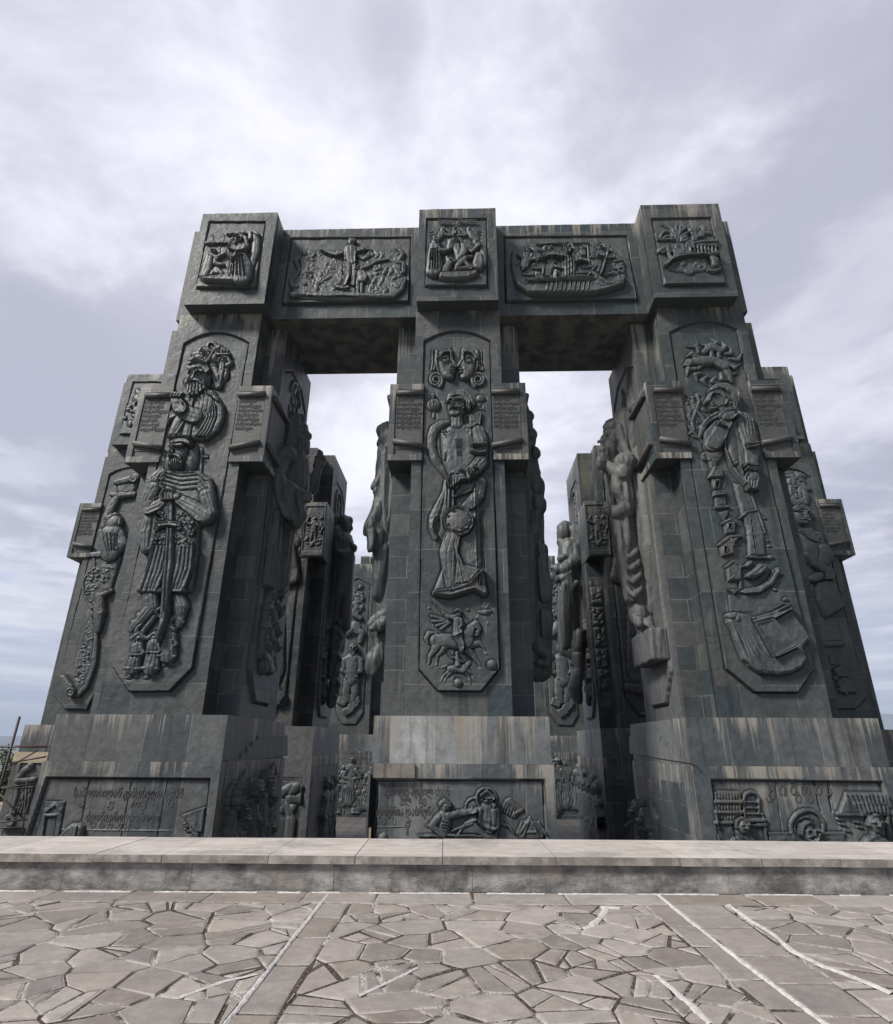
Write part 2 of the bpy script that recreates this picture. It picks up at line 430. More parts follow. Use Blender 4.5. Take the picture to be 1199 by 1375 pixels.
# ------------------------------------------------------------------ materials
class NT:
    def __init__(s, name, disp=False):
        s.m = bpy.data.materials.new(name); s.m.use_nodes = True; s.t = s.m.node_tree; s.t.nodes.clear()
        s.out = s.n('ShaderNodeOutputMaterial'); s.b = s.n('ShaderNodeBsdfPrincipled')
        s.l(s.b.outputs[0], s.out.inputs[0])
    def n(s, typ, **k):
        nd = s.t.nodes.new(typ)
        for a, v in k.items(): setattr(nd, a, v)
        return nd
    def l(s, a, b): s.t.links.new(a, b)
    def sv(s, sock, v):
        if hasattr(v, 'is_linked') or hasattr(v, 'links'): s.l(v, sock)
        else: sock.default_value = v
    def math(s, op, a, b=None, c=None, clamp=False):
        nd = s.n('ShaderNodeMath', operation=op, use_clamp=clamp)
        for i, v in enumerate((a, b, c)):
            if v is not None: s.sv(nd.inputs[i], v)
        return nd.outputs[0]
    def mix(s, f, a, b, blend='MIX'):
        nd = s.n('ShaderNodeMix', data_type='RGBA', blend_type=blend)
        s.sv(nd.inputs[0], f); s.sv(nd.inputs[6], a if not isinstance(a, tuple) else (*a, 1)); s.sv(nd.inputs[7], b if not isinstance(b, tuple) else (*b, 1))
        return nd.outputs[2]
    def noise(s, vec, scale, detail=4, rough=.55, dist=0.):
        nd = s.n('ShaderNodeTexNoise'); s.l(vec, nd.inputs['Vector']); nd.inputs['Scale'].default_value = scale
        nd.inputs['Detail'].default_value = detail; nd.inputs['Roughness'].default_value = rough; nd.inputs['Distortion'].default_value = dist
        return nd.outputs['Fac']
    def ramp(s, f, a, b, lo=0., hi=1.):
        nd = s.n('ShaderNodeMapRange', interpolation_type='SMOOTHSTEP'); s.l(f, nd.inputs[0])
        for i, v in enumerate((a, b, lo, hi)): nd.inputs[i+1].default_value = v
        return nd.outputs[0]
    def xyz(s, x, y, z):
        nd = s.n('ShaderNodeCombineXYZ')
        for i, v in enumerate((x, y, z)): s.sv(nd.inputs[i], v)
        return nd.outputs[0]
    def sep(s, v):
        nd = s.n('ShaderNodeSeparateXYZ'); s.l(v, nd.inputs[0]); return nd.outputs
    def bump(s, h, strength, dist, prev=None):
        nd = s.n('ShaderNodeBump'); s.sv(nd.inputs['Strength'], strength); nd.inputs['Distance'].default_value = dist
        s.l(h, nd.inputs['Height'])
        if prev is not None: s.l(prev, nd.inputs['Normal'])
        return nd.outputs[0]
    def fin(s, col, rough=.6, nrm=None, spec=.5):
        s.sv(s.b.inputs['Base Color'], col if not isinstance(col, tuple) else (*col, 1)); s.sv(s.b.inputs['Roughness'], rough)
        s.b.inputs['Specular IOR Level'].default_value = spec
        if nrm is not None: s.l(nrm, s.b.inputs['Normal'])
        return s.m

def stone(name, base=(.076, .093, .095), alt=(.040, .049, .053), warm=(.115, .090, .068), joints=True, bw=1.55, rh=1.02, streak=.95, rough=.5, seed=0., pale=(.34, .32, .28), bumpk=1.0, warmth=.5):
    k = NT(name)
    tc = k.n('ShaderNodeTexCoord').outputs['Object']
    oi = k.n('ShaderNodeObjectInfo').outputs['Location']
    off = k.n('ShaderNodeVectorMath', operation='MULTIPLY_ADD'); k.l(oi, off.inputs[0]); off.inputs[1].default_value = (.37, .53, 0); k.l(tc, off.inputs[2])
    P = off.outputs[0]
    x, y, z = k.sep(P); x0, y0, z0 = k.sep(tc)
    g = k.n('ShaderNodeNewGeometry').outputs['True Normal']
    nx, ny, nz = k.sep(g)
    side = k.math('GREATER_THAN', k.math('ABSOLUTE', nx), .71)
    u = k.math('ADD', k.math('MULTIPLY', side, y), k.math('MULTIPLY', k.math('SUBTRACT', 1.0, side), x))
    uz = k.xyz(u, z0, seed)
    # broad tone
    n1 = k.noise(P, .55, 5, .6); n2 = k.noise(P, 3.2, 6, .65); n3 = k.noise(k.xyz(k.math('MULTIPLY', u, .6), k.math('MULTIPLY', z0, .22), seed+3), 1.0, 4, .6)
    col = k.mix(k.ramp(n1, .22, .78), alt, base)
    col = k.mix(k.math('MULTIPLY', k.ramp(n3, .5, .72), warmth), col, warm)
    jn = None
    if joints:
        br = k.n('ShaderNodeTexBrick'); k.l(uz, br.inputs['Vector'])
        br.inputs['Scale'].default_value = 1.0; br.inputs['Brick Width'].default_value = bw; br.inputs['Row Height'].default_value = rh
        br.inputs['Mortar Size'].default_value = .016; br.inputs['Mortar Smooth'].default_value = .3; br.offset = .37; br.squash = 1
        br.inputs['Color1'].default_value = (0, 0, 0, 1); br.inputs['Color2'].default_value = (1, 1, 1, 1); br.inputs['Mortar'].default_value = (.5, .5, .5, 1)
        rnd = k.sep(br.outputs['Color'])[0]
        col = k.mix(k.math('MULTIPLY', k.math('ABSOLUTE', k.math('SUBTRACT', rnd, .5)), 1.5), col, k.mix(k.ramp(rnd, .3, .7), (.048, .068, .078), (.130, .136, .126)))
        jn = br.outputs['Fac']
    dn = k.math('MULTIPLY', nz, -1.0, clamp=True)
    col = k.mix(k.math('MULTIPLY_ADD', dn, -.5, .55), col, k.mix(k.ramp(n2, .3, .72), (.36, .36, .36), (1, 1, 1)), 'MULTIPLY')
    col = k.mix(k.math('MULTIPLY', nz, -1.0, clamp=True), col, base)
    # run-off streaks from the tops
    st = k.n('ShaderNodeAttribute', attribute_name='stain').outputs['Fac']
    up_ = k.math('SUBTRACT', 1.0, k.math('ABSOLUTE', nz), clamp=True)
    s1 = k.noise(k.xyz(k.math('MULTIPLY', u, 1.15), k.math('MULTIPLY', z0, .05), seed), 1.0, 6, .72, .35)
    s2 = k.noise(k.xyz(k.math('MULTIPLY', u, 6.0), k.math('MULTIPLY', z0, .22), seed+7), 1.0, 5, .65, .3)
    s0 = k.noise(k.xyz(k.math('MULTIPLY', u, .33), k.math('MULTIPLY', z0, .2), seed+19), 1.0, 3, .6)
    sm = k.math('ADD', k.math('MULTIPLY', s1, .62), k.math('MULTIPLY', s2, .38))
    sm = k.math('ADD', sm, k.math('MULTIPLY', k.math('SUBTRACT', s0, .5), .45))
    sm = k.math('ADD', sm, k.math('MULTIPLY', k.math('SUBTRACT', st, 1.0), .13))
    sm = k.ramp(sm, .465, .565)
    stw = k.math('MULTIPLY', k.math('MULTIPLY_ADD', st, .75, .25), up_)
    sk = k.math('MULTIPLY', k.math('MULTIPLY', sm, stw), streak, clamp=True)
    hue = k.noise(k.xyz(k.math('MULTIPLY', u, .8), 0.0, seed+1), 1.0, 2)
    col = k.mix(sk, col, k.mix(k.ramp(hue, .45, .7), pale, (.29, .24, .175)))
    # black runs
    s3 = k.noise(k.xyz(k.math('MULTIPLY', u, 1.9), k.math('MULTIPLY', z0, .08), seed+13), 1.0, 4, .6)
    col = k.mix(k.math('MULTIPLY', k.math('MULTIPLY', k.ramp(s3, .54, .70), up_), .65), col, (.018, .020, .023))
    if jn is not None:
        jm = k.math('MULTIPLY', jn, k.ramp(k.noise(P, 1.1, 3), .36, .62))
        col = k.mix(k.math('MULTIPLY', jm, .85), col, (.21, .205, .195))
    # pale lime specks
    sp = k.ramp(k.noise(P, 13, 3, .7), .68, .78)
    col = k.mix(k.math('MULTIPLY', sp, .35), col, (.25, .25, .24))
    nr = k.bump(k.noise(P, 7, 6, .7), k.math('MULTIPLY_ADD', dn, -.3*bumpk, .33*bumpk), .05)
    nr = k.bump(k.noise(P, 38, 3, .6), .25*bumpk, .012, nr)
    if jn is not None: nr = k.bump(k.math('SUBTRACT', 1.0, jn), .5, .015, nr)
    rg = k.math('MULTIPLY_ADD', n2, .3, rough-.12)
    return k.fin(col, rg, nr, .5)

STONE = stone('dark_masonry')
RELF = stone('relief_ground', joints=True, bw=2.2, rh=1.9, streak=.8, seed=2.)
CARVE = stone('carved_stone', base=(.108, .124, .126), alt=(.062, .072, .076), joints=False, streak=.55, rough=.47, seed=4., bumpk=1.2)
DIM = stone('shaded_masonry', base=(.056, .063, .066), alt=(.030, .035, .038), warm=(.08, .065, .05), streak=.5, seed=15.)  # masonry darkened to paint in the shade on the inner pillars
DIMC = stone('shaded_carving', base=(.075, .082, .086), alt=(.045, .05, .054), joints=False, streak=.4, seed=16., bumpk=1.2)  # same painted shade for the inner pillars' carving
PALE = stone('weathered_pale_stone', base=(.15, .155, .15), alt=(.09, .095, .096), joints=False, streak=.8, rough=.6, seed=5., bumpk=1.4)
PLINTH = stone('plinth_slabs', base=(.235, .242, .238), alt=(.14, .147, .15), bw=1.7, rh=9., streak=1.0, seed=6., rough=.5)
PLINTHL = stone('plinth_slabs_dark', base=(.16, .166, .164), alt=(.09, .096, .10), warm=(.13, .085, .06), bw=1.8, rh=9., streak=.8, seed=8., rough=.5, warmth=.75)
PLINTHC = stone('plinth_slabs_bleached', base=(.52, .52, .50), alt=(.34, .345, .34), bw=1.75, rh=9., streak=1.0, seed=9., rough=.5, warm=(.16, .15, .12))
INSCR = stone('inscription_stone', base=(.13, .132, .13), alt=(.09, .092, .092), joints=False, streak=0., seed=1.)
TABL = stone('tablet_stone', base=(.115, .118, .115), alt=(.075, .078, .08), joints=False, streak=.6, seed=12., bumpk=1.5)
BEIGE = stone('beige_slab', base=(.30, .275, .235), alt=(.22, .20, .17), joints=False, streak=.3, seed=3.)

def simple(name, c0, c1, scale=6., rough=.7, bump=.3, spec=.4, dist=.02, det=5):
    k = NT(name); tc = k.n('ShaderNodeTexCoord').outputs['Object']
    n = k.noise(tc, scale, det, .6)
    return k.fin(k.mix(k.ramp(n, .3, .7), c0, c1), rough, k.bump(k.noise(tc, scale*4, 4), bump, dist), spec)

METAL = simple('rusty_steel_tube', (.03, .028, .027), (.07, .045, .035), 9, .55)
REDST = simple('red_oxide_steel', (.10, .025, .018), (.16, .04, .03), 6, .6)
WOOD = simple('raw_timber', (.36, .29, .20), (.50, .42, .31), 3, .8)
CAVITY = simple('shaded_core', (.020, .018, .017), (.045, .038, .034), 3, .9)  # near-black colour paints in the unlit cavity of the broken corner

def mat_flag():
    k = NT('sandstone_flags'); tc = k.n('ShaderNodeTexCoord').outputs['Object']
    r = k.n('ShaderNodeAttribute', attribute_name='tone').outputs['Fac']
    n1 = k.noise(tc, 1.7, 6, .62); n2 = k.noise(tc, 9, 6, .7); n3 = k.noise(tc, 60, 3, .7)
    e = k.n('ShaderNodeAttribute', attribute_name='edge').outputs['Fac']
    col = k.mix(r, (.235, .212, .19), (.40, .365, .335))
    hv = k.math('FRACT', k.math('MULTIPLY', r, 17.3))
    col = k.mix(k.math('MULTIPLY', k.ramp(hv, .55, .95), .16), col, (.30, .235, .19))
    col = k.mix(k.math('MULTIPLY', k.ramp(hv, .45, .05), .22), col, (.25, .255, .26))
    col = k.mix(.5, col, k.mix(k.ramp(n1, .3, .7), (.66, .64, .64), (1.12, 1.1, 1.08)), 'MULTIPLY')
    col = k.mix(.45, col, k.mix(k.ramp(n2, .3, .75), (.62, .6, .6), (1.15, 1.14, 1.12)), 'MULTIPLY')
    col = k.mix(.35, col, k.mix(k.ramp(n3, .3, .7), (.7, .7, .7), (1.1, 1.1, 1.1)), 'MULTIPLY')
    col = k.mix(k.math('MULTIPLY', k.ramp(k.noise(tc, 2.3, 5, .7), .60, .72), .45), col, (.37, .345, .32))
    ee = k.math('MULTIPLY', k.ramp(e, .35, .9), k.ramp(k.noise(tc, 4.5, 4, .65), .44, .56))
    col = k.mix(k.math('MULTIPLY', ee, .8), col, (.46, .43, .40))
    nr = k.bump(n2, .35, .02); nr = k.bump(n3, .4, .004, nr)
    return k.fin(col, k.math('MULTIPLY_ADD', n2, .3, .6), nr, .3)
FLAG = mat_flag()
def mat_bed():
    k = NT('mortar_and_gravel_bed'); tc = k.n('ShaderNodeTexCoord').outputs['Object']
    n = k.noise(tc, 1.3, 5, .65); v = k.n('ShaderNodeTexVoronoi'); k.l(tc, v.inputs['Vector']); v.inputs['Scale'].default_value = 42
    g = k.mix(k.ramp(v.outputs['Distance'], .1, .6), (.16, .13, .105), (.05, .04, .033))
    m = k.mix(k.noise(tc, 25, 4), (.27, .25, .23), (.46, .44, .41))
    col = k.mix(k.ramp(n, .50, .60), g, m)
    nr = k.bump(v.outputs['Distance'], .8, .015)
    return k.fin(col, .9, nr, .2)
BED = mat_bed()
MORTAR = simple('pale_mortar', (.42, .40, .38), (.60, .58, .56), 14, .85, .6, .2, .02)

def mat_wall(name, a, b, st, rowh=9., bw=.75):
    k = NT(name); tc = k.n('ShaderNodeTexCoord').outputs['Object']
    x, y, z = k.sep(tc)
    n1 = k.noise(tc, 2.6, 8, .68); n2 = k.noise(k.xyz(k.math('MULTIPLY', x, 1.0), k.math('MULTIPLY', y, 1.0), k.math('MULTIPLY', z, 2.5)), 5.5, 7, .7)
    col = k.mix(k.ramp(n1, .34, .66), a, b)
    col = k.mix(.7, col, k.mix(k.ramp(n2, .3, .72), (.45, .44, .44), (1.25, 1.22, 1.2)), 'MULTIPLY')
    col = k.mix(k.math('MULTIPLY', k.ramp(k.noise(tc, 3.5, 6, .7), .56, .68), st), col, (.30, .29, .28))
    col = k.mix(k.math('MULTIPLY', k.ramp(k.noise(tc, 1.3, 4, .6), .55, .7), .4), col, (.17, .12, .085))
    nr = k.bump(n2, .5, .03); nr = k.bump(k.noise(tc, 55, 4), .3, .006, nr)
    return k.fin(col, .75, nr, .3)
WALLM = mat_wall('grey_slab_facing', (.15, .148, .143), (.42, .41, .39), .8)
def mat_coping():
    k = NT('pale_coping_stone'); tc = k.n('ShaderNodeTexCoord').outputs['Object']
    r = k.n('ShaderNodeAttribute', attribute_name='tone').outputs['Fac']
    rot = k.n('ShaderNodeMapping'); k.l(tc, rot.inputs[0]); rot.inputs['Rotation'].default_value = (0, 0, .9); rot.inputs['Scale'].default_value = (1, 6, 1)
    n1 = k.noise(rot.outputs[0], 1.1, 5, .6, .4); n2 = k.noise(tc, 6, 6, .7)
    col = k.mix(r, (.44, .412, .382), (.58, .545, .508))
    col = k.mix(.6, col, k.mix(k.ramp(n1, .3, .7), (.72, .66, .62), (1.12, 1.1, 1.08)), 'MULTIPLY')
    col = k.mix(.35, col, k.mix(k.ramp(n2, .3, .75), (.6, .58, .56), (1.15, 1.15, 1.15)), 'MULTIPLY')
    col = k.mix(k.math('MULTIPLY', k.ramp(k.noise(rot.outputs[0], 2.2, 6, .7), .60, .70), .5), col, (.30, .22, .15))
    st = k.ramp(k.noise(tc, .9, 7, .72), .50, .66)
    col = k.mix(k.math('MULTIPLY', st, .55), col, (.20, .19, .175))
    g = k.n('ShaderNodeNewGeometry').outputs['True Normal']; gx, gy, gz = k.sep(g)
    col = k.mix(k.math('MULTIPLY', k.math('LESS_THAN', gz, .5), k.ramp(k.noise(tc, 3.2, 6, .7), .36, .6, .25, .85)), col, (.15, .14, .13))
    nr = k.bump(n2, .3, .015); nr = k.bump(k.noise(tc, 70, 3), .25, .004, nr)
    return k.fin(col, .6, nr, .35)
COPING = mat_coping()
def mat_tiles():
    k = NT('terrace_tiles'); tc = k.n('ShaderNodeTexCoord').outputs['Object']
    br = k.n('ShaderNodeTexBrick'); k.l(tc, br.inputs['Vector']); br.offset = 0
    for a, v in (('Scale', 1), ('Brick Width', 1.25), ('Row Height', 1.25), ('Mortar Size', .045), ('Mortar Smooth', .1)): br.inputs[a].default_value = v
    br.inputs['Color1'].default_value = (.085, .08, .076, 1); br.inputs['Color2'].default_value = (.12, .113, .107, 1); br.inputs['Mortar'].default_value = (.05, .045, .04, 1)
    col = k.mix(.5, br.outputs['Color'], k.mix(k.noise(tc, 2.5, 6), (.6, .58, .56), (1.2, 1.2, 1.2)), 'MULTIPLY')
    return k.fin(col, .75, k.bump(br.outputs['Fac'], .4, -.02), .3)
TILES = mat_tiles()
def mat_land():
    k = NT('dry_grassland_and_town'); tc = k.n('ShaderNodeTexCoord').outputs['Object']
    n = k.noise(tc, .004, 8, .65); n2 = k.noise(tc, .03, 6, .7)
    col = k.mix(k.ramp(n, .4, .6), (.07, .085, .035), (.17, .15, .085))
    v = k.n('ShaderNodeTexVoronoi'); k.l(tc, v.inputs['Vector']); v.inputs['Scale'].default_value = .018
    t = k.math('MULTIPLY', k.ramp(v.outputs['Distance'], .30, .22), k.ramp(k.noise(tc, .0016, 3), .44, .56))
    col = k.mix(t, col, k.mix(k.sep(v.outputs['Color'])[0], (.35, .30, .27), (.6, .58, .56)))
    return k.fin(k.mix(.5, col, k.mix(n2, (.5, .5, .5), (1.3, 1.3, 1.3)), 'MULTIPLY'), .95, None, .1)
LAND = mat_land()
HILLM = simple('scrub_hill', (.05, .06, .035), (.12, .11, .07), .0016, .95, .0, .1, .1, 8)
LEAF = simple('leaf', (.022, .042, .012), (.06, .085, .025), 1.2, .6)
BARK = simple('bark', (.05, .035, .025), (.11, .085, .06), 4, .9)
ROOFM = simple('clay_roof', (.30, .22, .19), (.42, .33, .29), .8, .8)
PLASTER = simple('pale_plaster', (.55, .52, .49), (.68, .66, .63), .5, .85)
GLASSM = simple('window_dark', (.02, .022, .026), (.03, .035, .04), 1, .15)

# ------------------------------------------------------------------ camera
cam = bpy.data.cameras.new('camera'); co = bpy.data.objects.new('camera', cam); COL.objects.link(co)
cam.sensor_fit = 'HORIZONTAL'; cam.sensor_width = 36.; cam.lens = 36.*FPX/1199.; cam.clip_start = .05; cam.clip_end = 60000
R0 = Vector((1, 0, 0)); U0 = Vector((0, -sp, cp)); FW = Vector((0, cp, sp))
Rx = R0*cr+U0*sr; Ux = -R0*sr+U0*cr
co.matrix_world = Matrix(((Rx.x, Ux.x, -FW.x, 0), (Rx.y, Ux.y, -FW.y, 0), (Rx.z, Ux.z, -FW.z, EYE), (0, 0, 0, 1)))
SC.camera = co

# ------------------------------------------------------------------ light
SUN_EL, SUN_AZ = math.radians(43), math.radians(-121)      # azimuth from +Y towards +X: over the left shoulder
sd = Vector((math.sin(SUN_AZ)*math.cos(SUN_EL), math.cos(SUN_AZ)*math.cos(SUN_EL), math.sin(SUN_EL)))
sun = bpy.data.lights.new('sun', 'SUN'); sun.energy = 3.7; sun.angle = math.radians(13); sun.color = (1., .965, .91)
so = bpy.data.objects.new('sun', sun); COL.objects.link(so); so.rotation_euler = sd.to_track_quat('Z', 'Y').to_euler(); so.location = (0, 0, 60)

w = bpy.data.worlds.new('World'); SC.world = w; w.use_nodes = True
class WT(NT):
    def __init__(s, w): s.t = w.node_tree; s.t.nodes.clear()
k = WT(w)
out = k.n('ShaderNodeOutputWorld'); bg = k.n('ShaderNodeBackground'); k.l(bg.outputs[0], out.inputs[0]); bg.inputs[1].default_value = .1
sky = k.n('ShaderNodeTexSky', sky_type='NISHITA'); sky.sun_disc = False; sky.sun_elevation = SUN_EL; sky.sun_rotation = SUN_AZ; sky.altitude = 600; sky.dust_density = 2.
d = k.n('ShaderNodeTexCoord').outputs['Generated']; dx, dy, dz = k.sep(d)
zc = k.math('MAXIMUM', dz, .035)
px_, py_ = k.math('DIVIDE', dx, zc), k.math('DIVIDE', dy, zc)
deck = k.xyz(px_, py_, 0.)
warp = k.n('ShaderNodeVectorMath', operation='MULTIPLY_ADD')
wn = k.n('ShaderNodeTexNoise'); k.l(deck, wn.inputs['Vector']); wn.inputs['Scale'].default_value = .55; wn.inputs['Detail'].default_value = 3
k.l(wn.outputs['Color'], warp.inputs[0]); warp.inputs[1].default_value = (.9, .9, 0); k.l(deck, warp.inputs[2])
wx, wy, wz = k.sep(warp.outputs[0])
streaky = k.noise(k.xyz(k.math('MULTIPLY', k.math('ADD', wx, k.math('MULTIPLY', wy, .25)), 1.5), k.math('MULTIPLY', wy, .5), 2.7), .8, 3, .5)
puffy = k.noise(k.xyz(wx, wy, 9.3), 1.25, 8, .62)
low = k.noise(k.xyz(k.math('MULTIPLY', px_, .22), k.math('MULTIPLY', k.math('SQRT', zc), 16.), k.math('MULTIPLY', py_, .12)), 1., 6, .6)
# thickness of the cloud: light grey-lavender with bright thin places
def blob(az, el, a, b):
    v = (math.sin(math.radians(az))*math.cos(math.radians(el)), math.cos(math.radians(az))*math.cos(math.radians(el)), math.sin(math.radians(el)))
    dt = k.n('ShaderNodeVectorMath', operation='DOT_PRODUCT'); k.l(d, dt.inputs[0]); dt.inputs[1].default_value = v
    return k.ramp(dt.outputs['Value'], math.cos(math.radians(a)), math.cos(math.radians(b)))
glow = blob(0, 52, 38, 4); glow2 = blob(-2, 16, 22, 3)
dk = k.math('ADD', k.math('MULTIPLY', k.ramp(streaky, .32, .70), .46), k.math('MULTIPLY', k.ramp(puffy, .40, .62), .54))
dark = k.math('ADD', k.math('MULTIPLY', blob(-30, 27, 17, 2), .13), k.math('ADD', k.math('MULTIPLY', blob(36, 13, 13, 3), .20), k.math('MULTIPLY', blob(40, 50, 26, 4), .13)))
dark = k.math('ADD', dark, k.math('ADD', k.math('MULTIPLY', blob(9, 45, 3.2, .5), .07), k.math('MULTIPLY', blob(-9, 60, 3.5, .5), .07)))
dark = k.math('ADD', dark, k.math('MULTIPLY', blob(-7, 17, 6, 1.5), .16))
lum = k.math('ADD', k.math('MULTIPLY_ADD', dk, -.60, .72), k.math('MULTIPLY', glow, .20))
lum = k.math('SUBTRACT', lum, k.math('MULTIPLY', dark, k.ramp(puffy, .25, .62, .35, 1.45)))
lum = k.math('ADD', lum, k.math('MULTIPLY', glow2, .17))
ccol = k.mix(k.ramp(lum, .14, .96), (4.0, 4.0, 4.85), (8.6, 8.55, 9.2))
# low bands near the horizon: bright tops, gaps of blue
lowmask = k.ramp(dz, .30, .06)
bandc = k.mix(k.ramp(low, .38, .60), (4.3, 4.5, 5.9), (8.6, 8.7, 9.0))
cl = k.mix(k.math('MULTIPLY', lowmask, .8), ccol, bandc)
skyb = k.mix(1.0, sky.outputs[0], (1.25, 1.2, 1.3), 'MULTIPLY')
gap = k.math('MULTIPLY', k.ramp(puffy, .43, .30), k.ramp(dz, .55, .12))
gap = k.math('MULTIPLY', gap, k.ramp(dx, .15, -.30))
cl = k.mix(k.math('MULTIPLY', gap, .55), cl, k.mix(.55, skyb, (4.4, 5.0, 8.2)))
cl = k.mix(k.ramp(dz, .0, -.05), cl, (3.4, 3.5, 3.9))
gr = k.math('MULTIPLY', k.ramp(dx, .55, .90, 1., .42), k.ramp(k.math('MULTIPLY_ADD', dy, -1., k.math('MULTIPLY', dx, -.9)), .35, 1.1, 1., 1.1))
rb = k.math('MULTIPLY', k.math('MULTIPLY', k.ramp(k.math('MULTIPLY_ADD', dy, -.6, dx), .45, .9, 1., .6), k.ramp(dy, .0, -.5, 1., .60)), gr)
fc = k.n('ShaderNodeVectorMath', operation='SCALE'); k.l(k.mix(.06, cl, skyb), fc.inputs[0]); k.l(rb, fc.inputs['Scale'])
k.l(fc.outputs[0], bg.inputs[0])

SC.view_settings.view_transform = 'Standard'; SC.view_settings.look = 'None'; SC.view_settings.exposure = 0.45; SC.view_settings.gamma = 1.0; SC.view_settings.use_curve_mapping = False
SC.cycles.max_bounces = 6; SC.cycles.diffuse_bounces = 3; SC.cycles.glossy_bounces = 2; SC.cycles.use_denoising = True
# ------------------------------------------------------------------ plaza paving
def structure(o): o['kind'] = 'structure'; return o
YW = ground(600, 1197)[1]                    # foot of the parapet
def clip(poly, nx, ny, c):
    out = []
    for i in range(len(poly)):
        a, b = poly[i], poly[(i+1) % len(poly)]
        da, db = a[0]*nx+a[1]*ny-c, b[0]*nx+b[1]*ny-c
        if da <= 0: out.append(a)
        if da*db < 0: t = da/(da-db); out.append((a[0]+(b[0]-a[0])*t, a[1]+(b[1]-a[1])*t))
    return out
def inset(poly, d):
    n = len(poly); cx = sum(p[0] for p in poly)/n; cy = sum(p[1] for p in poly)/n
    q = poly
    for i in range(n):
        a, b = poly[i], poly[(i+1) % n]; ex, ey = b[0]-a[0], b[1]-a[1]; L = math.hypot(ex, ey)
        if L < 1e-6: continue
        nx, ny = ey/L, -ex/L
        if (cx-a[0])*nx+(cy-a[1])*ny > 0: nx, ny = -nx, -ny
        q = clip(q, nx, ny, a[0]*nx+a[1]*ny-d)
        if len(q) < 3: return []
    return q
fv, ff, ft, fe = [], [], [], []
def slab(poly, z=0., th=.04, tone=None, bev=.022, tilt=.004):
    if len(poly) < 3: return
    inner = inset(poly, bev)
    if len(inner) != len(poly): inner = [( (p[0]*.97+sum(q[0] for q in poly)/len(poly)*.03), (p[1]*.97+sum(q[1] for q in poly)/len(poly)*.03)) for p in poly]
    tone = random.random() if tone is None else tone; n = len(poly); o = len(fv)
    cx = sum(p[0] for p in poly)/n; cy = sum(p[1] for p in poly)/n; tx, ty = random.uniform(-tilt, tilt), random.uniform(-tilt, tilt); dz = random.uniform(-.004, .004)
    H = lambda p: z+dz+(p[0]-cx)*tx+(p[1]-cy)*ty
    # keep correspondence: nearest order
    for p in inner: fv.append((p[0], p[1], H(p)))
    for p in poly: fv.append((p[0], p[1], H(p)-.008))
    for p in poly: fv.append((p[0], p[1], z-th))
    m = len(inner)
    ff.append(tuple(range(o, o+m)))
    for i in range(n):
        j = (i+1) % n
        ff.append((o+m+i, o+m+j, o+j, o+i)); ff.append((o+m+n+i, o+m+n+j, o+m+j, o+m+i))
    ft.extend([tone]*(m+2*n)); fe.extend([0.]*m+[1.]*(2*n))
def orient(p): 
    a = sum(p[i][0]*p[(i+1) % len(p)][1]-p[(i+1) % len(p)][0]*p[i][1] for i in range(len(p)))
    return p if a > 0 else p[::-1]
# straight strips of cut slabs, traced on the pavement plane
G = lambda u, v: ground(u, v)
LS = [G(441, 1199), G(300, 1375), G(470, 1212), G(367, 1375)]
RS = [G(850, 1203), G(1052, 1375), G(955, 1205), G(1200, 1375), G(885, 1203), G(1110, 1375)]
def lineX(a, b, y): t = (y-a[1])/(b[1]-a[1]); return a[0]+(b[0]-a[0])*t
xl0 = lambda y: lineX(LS[0], LS[1], y); xl1 = lambda y: lineX(LS[2], LS[3], y)
xr0 = lambda y: lineX(RS[0], RS[1], y); xr1 = lambda y: lineX(RS[2], RS[3], y); xrm = lambda y: lineX(RS[4], RS[5], y)
YA = G(600, 1213)[1]                          # the row along the wall ends here
YN = -4.0
x = -30.
while x < 30:
    wd = random.uniform(.75, 1.15); slab(orient(inset([(x, YA), (x+wd, YA), (x+wd, YW-.03), (x, YW-.03)], .006))); x += wd
for f0, f1, n_ in ((xl0, xl1, .62), (xr0, xrm, .75), (xrm, xr1, .75)):
    y = YA-random.uniform(0, .4); first = True
    yy = YA
    while yy > YN:
        y2 = yy-random.uniform(.55, .95)
        slab(orient(inset([(f0(yy), yy), (f1(yy), yy), (f1(y2), y2), (f0(y2), y2)], .008)), tone=random.uniform(.15, .6)); yy = y2
